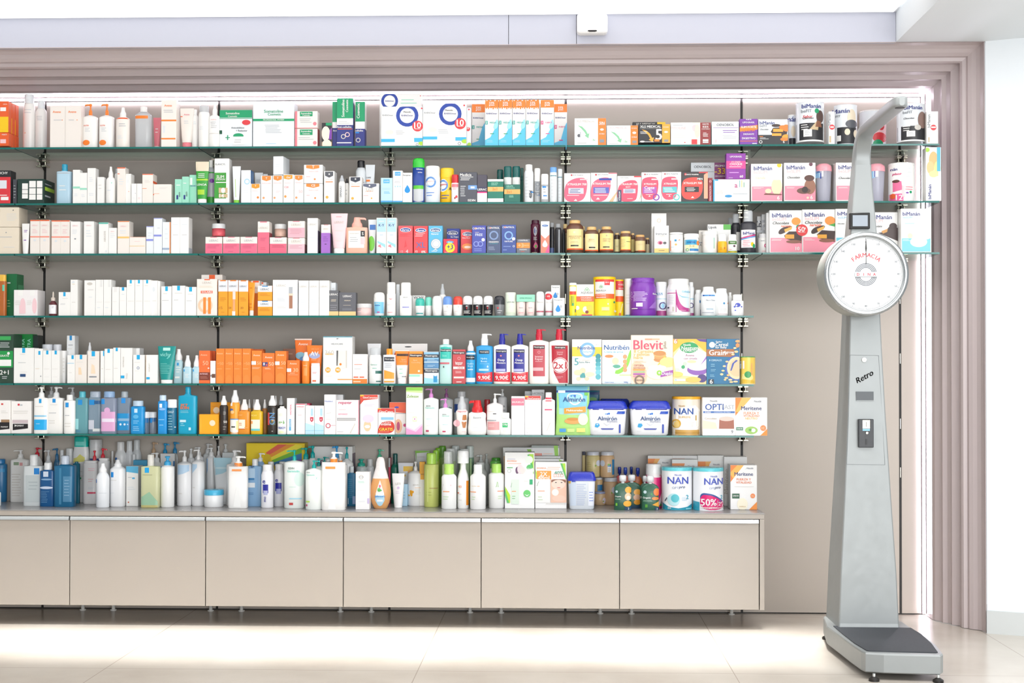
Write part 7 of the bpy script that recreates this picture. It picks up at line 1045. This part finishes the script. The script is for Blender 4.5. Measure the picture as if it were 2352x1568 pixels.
sachet 500 740 615 f=1050 | 2b5a48,dfe4ea | e .8 .62 .2 .12 e8a848; e .78 .42 .2 .12 e0b090; e .8 .24 .2 .1 e8a030; r .4 0 1 .12 2b4a66 | green fruit pouch just behind the left front one
sachet 395 618 620 f=1072 | 2b5a46,d8dee6 | c .14 .68 .07 b8ccd0; t .22 .5 .34 w Organic; l .05 .38 .5 .43 2 a8c4b0; e .82 .74 .2 .12 eca83c; e .8 .5 .2 .14 e0c4a0; e .82 .46 .12 .07 f0e8d8; e .76 .24 .24 .11 f0b040; r .6 0 1 .12 2a4a6c; r .08 .16 .18 .26 7ac040; T .82 .06 .07 w 2 | green fruit pouch with pear and apple
sachet 725 850 630 f=1050 | 2b5a48,dce2e8 | t .3 .42 .4 w ny | green fruit pouch just behind the right front one
sachet 745 972 630 f=1072 | 2a5e48,dfe5ea | c .2 .68 .09 b8ccd0; t .3 .46 .44 w Organic; l .08 .32 .6 .38 2 a8c4b0; e .86 .68 .18 .14 ec7a34; p 4aa04a .5 .6 .6 .66 .62 .54; e .78 .44 .2 .06 e88a40; p e8a840 .6 .2 1 .12 1 .34; r .2 .1 .34 .22 5aa03c; r .75 0 1 .1 2a4a6c; T .88 .05 .06 w 2 | green fruit pouch with carrot and pumpkin
jar 795 1010 475 f=1050 c=.76 s=.68 nk=.9 | e2307e,f0eeee | r 0 .7 1 .84 f2eeee; r .1 .5 .5 .72 f2b8cc; p f4e8f0 1 .1 1 .4 .7 .05; p 5aa048 .8 .05 1 .2 1 .05 | white and magenta powder jar half hidden
box 830 1142 370 f=1012 t=.05 | f5f3f0 | p f0862c 0 .94 .46 .94 0 .6; p f6b050 .3 .94 .5 .94 .06 .6 0 .6; t .72 .86 .25 7a7f8c Nestlé; T .5 .6 .6 2f3a70 Meritene; r 0 .94 1 1 e8e6e2 | white carton with orange corner, left in the back row
box 1142 1468 370 f=985 t=.05 | f3f1ee | r 0 .9 .5 .94 f0803a | white carton with orange strip, rear of the back row middle
box 1140 1470 420 f=1030 t=.05 | f5f3f0 | p f0904a 0 .92 .5 .92 .45 .82 0 .82; t .75 .86 .25 7a7f8c Nestlé; r 0 .93 1 1 eeece8 | white carton with pale orange tab, middle back row
box 1472 1802 368 f=1012 t=.06 | f5f3f0 | p f0862c 0 .88 .5 .88 .38 .72 0 .7; p f6b050 .3 .88 .52 .88 .3 .7; t .72 .82 .25 7a7f8c Nestlé; r 0 .88 1 1 eceae6 | white carton with orange corner, right in the back row
box 1808 2105 385 f=1000 t=.08 | eeece8 | V .1 .5 .5 h Meritene | white carton behind the large front one, turned
can 1003 1402 512 f=1075 c=.92 | eceff5,62c4d0 | t .5 .83 .22 5a6ab8 Nestlé; T .5 .7 .66 4658b8 NAN; t .42 .53 .22 a8b0c8 OPTI; I .62 .53 .2 5a6488 pro; T .8 .31 .08 3aa8c0 2; c .36 .25 .2 bce4ea; c .4 .28 .13 5cc0cc; p 2a9ab4 0 0 1 0 1 .16 .8 .08 .5 .05 .2 .08 0 .18; l .6 .22 .8 .32 3 c0d8e8; p 5a6478 .08 .22 .14 .3 .16 .28 .1 .2; t .22 .05 .1 w 800; r .75 .02 .95 .05 8ad4e0 | white formula tin with teal base and hand drawing
can 1405 1802 520 f=1082 c=.92 | e6e9f3,62c4d0 | t .64 .81 .22 5a6ab8 Nestlé; T .64 .69 .62 4658b8 NAN; t .58 .53 .2 a8b0c8 OPTI; I .76 .53 .2 5a6488 pro; T .9 .32 .07 3aa8c0 2; P 3a5a9c .2 .42 .5 .41 .7 .36 .94 .24 .94 .2 .2 .2; P dc1f72 .2 .38 .5 .37 .7 .32 .97 .2 .97 .02 .2 .02; T .47 .2 .5 w 50%; T .48 .08 .52 w descuento; T .85 .16 .12 w 2ª; T .86 .07 .2 w unidad; r .755 .04 .765 .24 w; p 2a9ab4 0 0 .18 0 .18 .2 0 .22 | white formula tin with magenta 50% discount label
box 1892 2232 492 f=1065 t=.1 | f8f7f5 | p f0802c 0 1 .5 1 0 .62; p f8b450 .25 1 .5 1 .1 .7 0 .78 0 .84; t .74 .93 .24 7a7f8c Nestlé; p 6ab8b8 .54 .9 .6 .93 .63 .94 .57 .91; T .5 .8 .7 2f3a70 Meritene; T .5 .68 .54 e8804c FUERZA Y; T .5 .61 .58 e8804c VITALIDAD; l .1 .5 .9 .53 1 d8d4d0; r .06 .25 .34 .36 1f5a3c; T .2 .31 .22 w SABOR; c .84 .31 .09 f08a4a; T .84 .31 .09 f8d8b8 1C; e .45 .12 .2 .14 f8f0d8; t .45 .07 .24 c8a060 VAINILLA; p f29030 .7 0 1 0 1 .18 | white carton with orange corner at the right end of row
'''
# ------------------------------------------------------------------ packs and bottles
ROWN = {'1': 'top shelf', '2': 'second shelf', '3': 'third shelf', '4': 'fourth shelf', '5': 'fifth shelf', '6': 'sixth shelf', '7': 'worktop'}
NAMES = dict(box=('carton', 'box'), bot=('bottle', 'bottle'), spray=('spray_bottle', 'bottle'), pump=('pump_bottle', 'bottle'), tube=('squeeze_tube', 'tube'), jar=('screw_top_jar', 'jar'),
  roll=('roll_on_deodorant', 'deodorant'), can=('round_tin', 'tin'), supp=('supplement_jar', 'jar'), drop=('dropper_bottle', 'bottle'), pouch=('food_pouch', 'pouch'), tub=('formula_tub', 'tub'),
  cup=('shaker_cup', 'cup'), glassjar=('baby_food_jar', 'jar'), sachet=('fruit_pouch', 'pouch'))
DEF = dict(bot=dict(s=.74, c=.82, r=.5), spray=dict(s=.6, c=.7, r=.6), pump=dict(s=.7, c=.76, r=.35), tube=dict(c=.12, s=1, r=1), jar=dict(c=.7, s=.66, r=1), roll=dict(c=.58, s=1, r=1), can=dict(c=.93, s=1, r=1),
  supp=dict(s=.78, c=.86, r=.72), drop=dict(s=.45, c=.62, r=.4), pouch=dict(c=1, s=1, r=1), tub=dict(c=.8, s=1, r=1), cup=dict(c=.8, s=1, r=1), glassjar=dict(c=.86, s=.8, r=.82), sachet=dict(c=.78, s=1, r=.3), box=dict(c=1, s=1, r=1))
def sring(R, K, z, n, seg=28, x0=0, y0=0):
    out = []
    for i in range(seg):
        a = 2*PI*i/seg; ca, sa = math.cos(a), math.sin(a); e = 2/n
        out.append((x0+R*math.copysign(abs(ca)**e, ca), y0+K*math.copysign(abs(sa)**e, sa), z))
    return out
def build_pack(kind, R, H, o, cols, art, D):
    """R half width, H height; the root's origin is at the middle of the base (round) or of the front edge (carton)"""
    nm, cat = NAMES[kind]
    if kind == 'box':
        b = MB(); b.bbox(-R, 0, 0, R, D, H, mat(cols[0], .4), .0009)
        put_art(b, art, 2*R, H, lambda x, z: 0.0, D); return b.build(nm)
    s, c, r = o['s'], o['c'], o['r']; q = o.get('q', 2.0); k = o.get('k', 1.0)
    c0 = mat(cols[0], .3); c1 = mat(cols[1] if len(cols) > 1 else cols[0], .28)
    root = bpy.data.objects.new(nm, None); COL.objects.link(root); root.empty_display_size = .01
    prof = []; caps = []; body = 'bottle_body'; capn = 'cap'; qc = 2.0
    if kind in ('bot', 'spray', 'pump', 'supp', 'drop'):
        if o.get('tear'): prof = [(.55, 0), (.66, .02), (.86, .12), (.98, .25), (1, .34), (.93, .46), (.77, .585)]; c = .585; caps = [(.77, c), (.62, .7), (.5, .78), (.47, .8), (.42, .9), (.34, .97), (.2, 1)]; 
        elif o.get('sh') == 3: prof = [(.85, 0), (.97, .03), (1, .2), (.93, .38), (.9, .46), (.93, .54), (.9, .62), (.66, c)]; 
        elif kind == 'spray' and o.get('sh') == 2: prof = [(.72, 0), (.78, .02), (.86, .4), (.98, s), (.9, s+.02), (r, c)]
        elif o.get('nk'): n_ = o['nk']; prof = [(.93, 0), (1, .02), (1, s*.9), (.8, s+(c-s)*.15), (n_, s+(c-s)*.55), (n_, c)]
        elif kind == 'bot' and s < c and s >= .9: prof = [(.92, 0), (1, .03), (1, s), (.7, c)]
        else:
            rn = min(.98, r*1.02 if r < .9 else .96); d = c-s
            prof = [(.93, 0), (1, .018), (1, s), (1-(1-rn)*.12, s+d*.3), (1-(1-rn)*.45, s+d*.62), (rn+(1-rn)*.12, s+d*.88), (rn, c)]
            if q > 3: prof = [(.96, 0), (1, .012), (1, s), (.97, s+d*.35), (rn+.08*(1-rn), s+d*.62), (rn, c)]
        if not caps:
            h = 1-c
            if kind == 'spray': caps = [(r, c), (r, c+h*.3), (r*.9, c+h*.42), (r*.62, c+h*.62), (r*.5, c+h*.85), (r*.5, c+h*.97), (r*.4, 1)]; capn = 'spray_cap'
            elif o.get('rd'): caps = [(1, c), (1, c+h*.55), (.96, c+h*.78), (.78, c+h*.94), (.4, 1)]
            else: caps = [(r, c), (r, c+h*.86), (r*.96, c+h*.95), (r*.85, 1)]
    elif kind == 'jar': prof = [(.95, 0), (1, .04), (1, s), (o.get('nk', .96), c)]; h = 1-c; caps = [(o.get('nk', 1.0)+.02, c), (o.get('nk', 1.0)+.02, 1-h*.1), (o.get('nk', 1.0)-.02, 1)]; body = 'jar_body'; capn = 'lid'
    elif kind == 'roll': prof = [(.8, 0), (.86, .02), (.98, c*.7), (1, c)]; h = 1-c; caps = [(1.0, c), (1.0, c+h*.45), (.95, c+h*.72), (.8, c+h*.9), (.55, 1-.01), (.3, 1)]
    elif kind == 'can': prof = [(1, 0), (1.0, .012), (.985, .02), (.985, c)]; caps = [(1.0, c), (1.0, c+(1-c)*.8), (.97, 1)]; body = 'tin_body'; capn = 'lid'
    elif kind == 'cup': prof = [(.74, 0), (.76, .01), (.96, c)]; caps = [(1, c), (1, c+.1), (.93, .95), (.6, 1)]; body = 'cup_body'; capn = 'lid'; q = 2
    elif kind == 'glassjar': prof = [(.9, 0), (1, .05), (1, s), (.9, c-.02), (.84, c)]; caps = [(.9, c), (.9, .98), (.84, 1)]; body = 'jar_body'; capn = 'lid'
    elif kind == 'tub': prof = [(.8, 0), (.86, .03), (.94, c-.05), (.95, c)]; caps = [(1.0, c-.03), (1.0, c), (.98, c+.03), (.9, .95), (.8, 1)]; q = 6; k = .72; qc = 6; body = 'tub_body'; capn = 'lid'
    K = R*k
    if kind in ('tube',):
        cc = o['c']; b = MB(); n = 9; rg = []
        K = R*.42; wb = .66
        for i in range(n+1):
            t = i/n; z = (cc+(1-cc)*t)*H; rx = R*(wb+(1-wb)*t**.8); ry = (R*.5)*(1-t)**.75*wb*1.3+R*.025
            rg.append(sring(rx, ry, z, 2+1.0*t, 24))
        b.rings(rg, c0)
        def dims(z):
            t = max(0, min(1, (z/H-cc)/(1-cc))); return R*(wb+(1-wb)*t**.8), (R*.5)*(1-t)**.75*wb*1.3+R*.025, 2+t
        def surf(x, z):
            rx, ry, e = dims(z); u = min(.995, abs(x)/rx); return -ry*(1-u**e)**(1/e)
        put_art(b, art, 2*R, H, surf, curved=True, hw=lambda z: dims(z)[0]); b.build('tube_body', root)
        if cc > .001:
            b = MB(); b.rings([sring(R*wb*.94, R*.46, 0, 2, 24), sring(R*wb*.96, R*.47, cc*H*.9, 2, 24), sring(R*wb*.86, R*.4, cc*H, 2, 24)], c1); b.build('cap', root)
        return root
    if kind in ('pouch', 'sachet'):
        cc = o['c'] if kind == 'sachet' else 1; b = MB(); n = 12; rg = []
        K = R*(.23 if kind == 'pouch' else .42)
        def dims(z):
            t = max(0, min(1, z/(H*cc)))
            if kind == 'pouch': w_ = 1-.035*math.sin(t*PI)-.06*t; return R*w_, K*(.55+.45*math.sin(min(1, t*1.6)*PI*.5))*(1-t**3)**.9+R*.012, 2.4
            w_ = 1-.03*math.sin(t*PI); 
            if t > .86: w_ = 1-(1-.34)*((t-.86)/.14)**1.3
            return R*w_, K*(.6+.4*math.sin(min(1, t*2)*PI*.5))*(1-t**2.2)**.8+R*.09, 2.6
        for i in range(n+1):
            z = H*cc*i/n; rx, ry, e = dims(z); rg.append(sring(rx, ry, z, e, 28))
        b.rings(rg, mat(cols[0], .3, bump=.8, scale=30))
        def surf(x, z):
            rx, ry, e = dims(z); u = min(.995, abs(x)/rx); return -ry*(1-u**e)**(1/e)
        put_art(b, art, 2*R, H*cc, surf, curved=True, hw=lambda z: dims(z)[0]); b.build('pouch_body', root)
        if kind == 'sachet':
            b = MB(); r0 = R*.4; h = H*(1-cc)
            b.rings([sring(R*.2, R*.2, H*cc-.002, 2, 16), sring(R*.2, R*.2, H*cc+h*.2, 2, 16), sring(r0, r0, H*cc+h*.2, 2, 16), sring(r0*1.02, r0*1.02, H*cc+h*.85, 2, 16), sring(r0*.8, r0*.8, H, 2, 16)], c1); b.build('cap', root)
        return root
    b = MB()
    fill = []
    for (r0, z0), (r1, z1) in zip(prof, prof[1:]):
        m_ = 1
        for j in range(m_): fill.append((r0+(r1-r0)*j/m_, z0+(z1-z0)*j/m_))
    fill.append(prof[-1])
    def kk(rf):   # the section gets rounder towards a narrow neck
        if k >= .999: return K*rf
        t = max(0, min(1, (rf-r)/(1-r+1e-6))) if kind in ('bot', 'spray', 'pump', 'supp', 'drop') else 1
        return R*rf*(1*(1-t)*(1 if rf < .55 else k)+k*t) if rf < .9 else K*rf
    b.rings([sring(R*rf, kk(rf), zf*H, q) for rf, zf in fill], c0)
    def dims(z):
        t = z/H
        for (r0, z0), (r1, z1) in zip(fill, fill[1:]):
            if z0 <= t <= z1: rf = r0+(r1-r0)*((t-z0)/max(1e-6, z1-z0)); return R*rf
        return R*fill[-1][0]
    def surf(x, z):
        rx = dims(z); ry = kk(rx/R); u = min(.995, abs(x)/rx); return -ry*(1-u**q)**(1/q)
    put_art(b, art, 2*R, H, surf, curved=True, hw=dims); b.build(body, root)
    if kind == 'pump':
        h = (1-c)*H; z0 = c*H; rr = R*r; tp = o.get('tp', 1); sp_ = o.get('sp', 'L'); sh = o.get('sh', 0)
        cc = mat(o['col'], .3) if 'col' in o else c1
        b = MB()
        if sp_ == 'X': b.rings([sring(rr, rr, z0-.001, 2, 20), sring(rr, rr, H*.985, 2, 20), sring(rr*.92, rr*.92, H, 2, 20)], c1); b.build('cap', root); return root
        if sh == 2:       # tall tapered collar with a flat spout
            b.rings([sring(rr, rr, z0-.001, 2, 20), sring(rr, rr, z0+h*.5, 2, 20), sring(rr*.86, rr*.86, z0+h*.62, 2, 20), sring(rr*.8, rr*.8, H, 2, 20)], c1); zt2 = H*.999; ln = max(R*.62, rr*2.0); tk = h*.1
        elif sh in (1, 3):
            b.rings([sring(rr*(1.6 if sh == 1 else 1), rr*(1.0), z0-.001, 2, 20), sring(rr*(1.5 if sh == 1 else .95), rr, z0+h*.3, 2, 20), sring(rr*1.1 if sh == 1 else rr*.75, rr*.8, z0+h*.5, 2, 20), sring(rr*.9 if sh == 1 else rr*.6, rr*.6, H, 2, 20)], c1); zt2 = H*.995; ln = R*.85; tk = h*.2
        else:
            rs = rr*.42; b.rings([sring(rr, rr, z0-.001, 2, 20), sring(rr*.98, rr*.98, z0+h*.34, 2, 20), sring(rr*.7, rr*.7, z0+h*.44, 2, 20), sring(rs, rs, z0+h*.5, 2, 20), sring(rs, rs, z0+h*.78, 2, 20), sring(rr*.75, rr*.75, z0+h*.84, 2, 20), sring(rr*.8, rr*.8, z0+h*.95, 2, 20), sring(rr*.5, rr*.5, H, 2, 20)], c1 if 'col' not in o else c1)
            zt2 = H*.992; ln = max(rr*1.9, .02, R*.75); tk = h*.12
            if 'col' in o: b.rings([sring(rr*1.04, rr*1.04, z0-.0005, 2, 20), sring(rr*1.04, rr*1.04, z0+h*.33, 2, 20)], cc)
        if sp_ in 'LR':
            dr = -1 if sp_ == 'L' else 1; w_ = max(rr*.3, .004)
            b.rings([[(dr*x, y, z) for x, y, z in ((xx, -ww, zt2-tk-dp), (xx, ww, zt2-tk-dp), (xx, ww*.8, zt2-dp), (xx, -ww*.8, zt2-dp))] for xx, ww, dp in ((0, w_, 0), (ln*.5, w_, .0), (ln*.85, w_*.8, tk*.1), (ln, w_*.6, tk*.5))], c1, False)
        b.build('pump_head', root)
    else:
        if not caps: caps = [(r, c), (r, 1)]
        b = MB(); kc = 1 if (r < .8 and kind not in ('jar', 'can', 'tub')) else k
        if kind == 'drop': caps = [(r*1.3, c), (r*1.3, c+.13), (r*.55, c+.15), (r*.5, .92), (r*.35, 1)]
        if kind in ('roll', 'jar', 'can', 'cup', 'glassjar'): kc = 1
        if o.get('tear'): kc = k
        b.rings([sring(R*rf, R*rf*kc, zf*H, qc if kind == 'tub' else (q if r > .85 and kind == 'bot' else 2), 24) for rf, zf in caps], c1); b.build(capn, root)
    return root
def copy_tree(o, parent=None):
    c = o.copy(); COL.objects.link(c)
    if parent: c.parent = parent
    for ch in list(o.children): copy_tree(ch, c)
    return c
def fileword(i, n): return ['front', 'second', 'third', 'fourth', 'fifth'][i]
NUMW = {2: 'two', 3: 'three', 4: 'four', 5: 'five'}
def place_all():
    row = None; top_z = 0
    for ln in DATA.strip().split('\n'):
        ln = ln.strip()
        if not ln: continue
        if ln[0] == '@':
            _, row, ox, oy, sc_ = ln.split(); ox, oy, sc_ = float(ox), float(oy), float(sc_); continue
        f = [p.strip() for p in ln.split('|')]
        hd = f[0].split(); kind = hd[0]; x0, x1, yt = map(float, hd[1:4]); o = dict(DEF[kind])
        for t in hd[4:]:
            kx, v = t.split('=')
            try: o[kx] = float(v)
            except ValueError: o[kx] = v
        if 'k' in o and kind == 'box': o['kf'] = int(o.pop('k'))
        cols = [c.strip() for c in f[1].split(',')]; art = f[2]; label = f[3]
        if o.get('dy', 0) >= .05 or o.get('f', 9999) < 1200:      # back packs carry shade in their colours; only the greys are lifted, partly
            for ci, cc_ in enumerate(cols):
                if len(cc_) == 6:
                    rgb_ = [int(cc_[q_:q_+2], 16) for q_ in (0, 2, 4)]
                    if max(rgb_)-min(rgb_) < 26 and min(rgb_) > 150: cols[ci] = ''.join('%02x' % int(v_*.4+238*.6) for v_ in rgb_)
        n = int(o.get('n', 1)); g = o.get('g', 0)
        px0, px1, pyt = ox+x0/sc_, ox+x1/sc_, oy+yt/sc_
        zb = ZR[row] if row != '7' else zt
        if 'f' in o: dyY = at((px0+px1)/2, oy+o['f']/sc_, Z=zb).y
        else: dyY = -S+.006+o.get('dy', 0)
        k = o.get('k', {'bot': .8, 'spray': .8, 'pump': .75, 'tube': .4, 'pouch': .3, 'sachet': .42, 'tub': .72}.get(kind, 1.0)); o['k'] = k
        Yf = dyY; Y = Yf
        if kind != 'box':
            for _ in range(3):
                R = (at(px1, pyt, Y=Y).x-at(px0, pyt, Y=Y).x)/2; Y = min(Yf+R*k, -.006-R*k)
        if kind == 'box':
            D = o.get('t', .05); kf = int(o.get('kf', 1)); Y = min(Y, -.006-D-(kf-1)*o.get('ks', .04))
        pc = at((px0+px1)/2, pyt, Y=Y); a = at(px0, pyt, Y=Y); c = at(px1, pyt, Y=Y); R = (c.x-a.x)/2
        if 'b' in o: zb2 = max(zb, at((px0+px1)/2, oy+o['b']/sc_, Y=Y).z)+.0006
        else: zb2 = zb+.0004
        H = pc.z-zb2
        if H < .01: print('BAD height', ln[:60]); continue
        D = o.get('t', .05)

        root = build_pack(kind, R, H, o, cols, art, D)
        step = (px1-px0)+g/sc_
        nm, cat = NAMES[kind]
        phrase = ' on %s' % ROWN[row]
        kf = int(o.get('kf', 1))
        for j in range(n):
            for q in range(kf):
                ob = root if (j == 0 and q == 0) else copy_tree(root)
                if o.get('a'): ob.rotation_euler.z = math.radians(o['a'])
                pj = at(px0+step*j+(px1-px0)/2, pyt, Y=Y)
                ob.location = (pj.x, Y+q*o.get('ks', .04), zb2)
                lb = label
                if '#' in lb: lb = lb.replace('#', '%s from left of %s' % (ordn[j], NUMW[n]))
                if kf > 1: lb = '%s, %s of file' % (lb, fileword(q, kf))
                grp = None
                if n > 1: grp = label.replace('# ', '')+phrase
                elif kf > 1: grp = 'file of matching cartons, '+label[:40]+phrase
                tag(ob, lb+phrase, cat, grp)
strings = set(EXTRA)
for ln in DATA.split('\n'):
    f = ln.split('|')
    if len(f) > 3: strings |= art_strings(f[2])
make_texts(strings)
build_scale()
place_all()
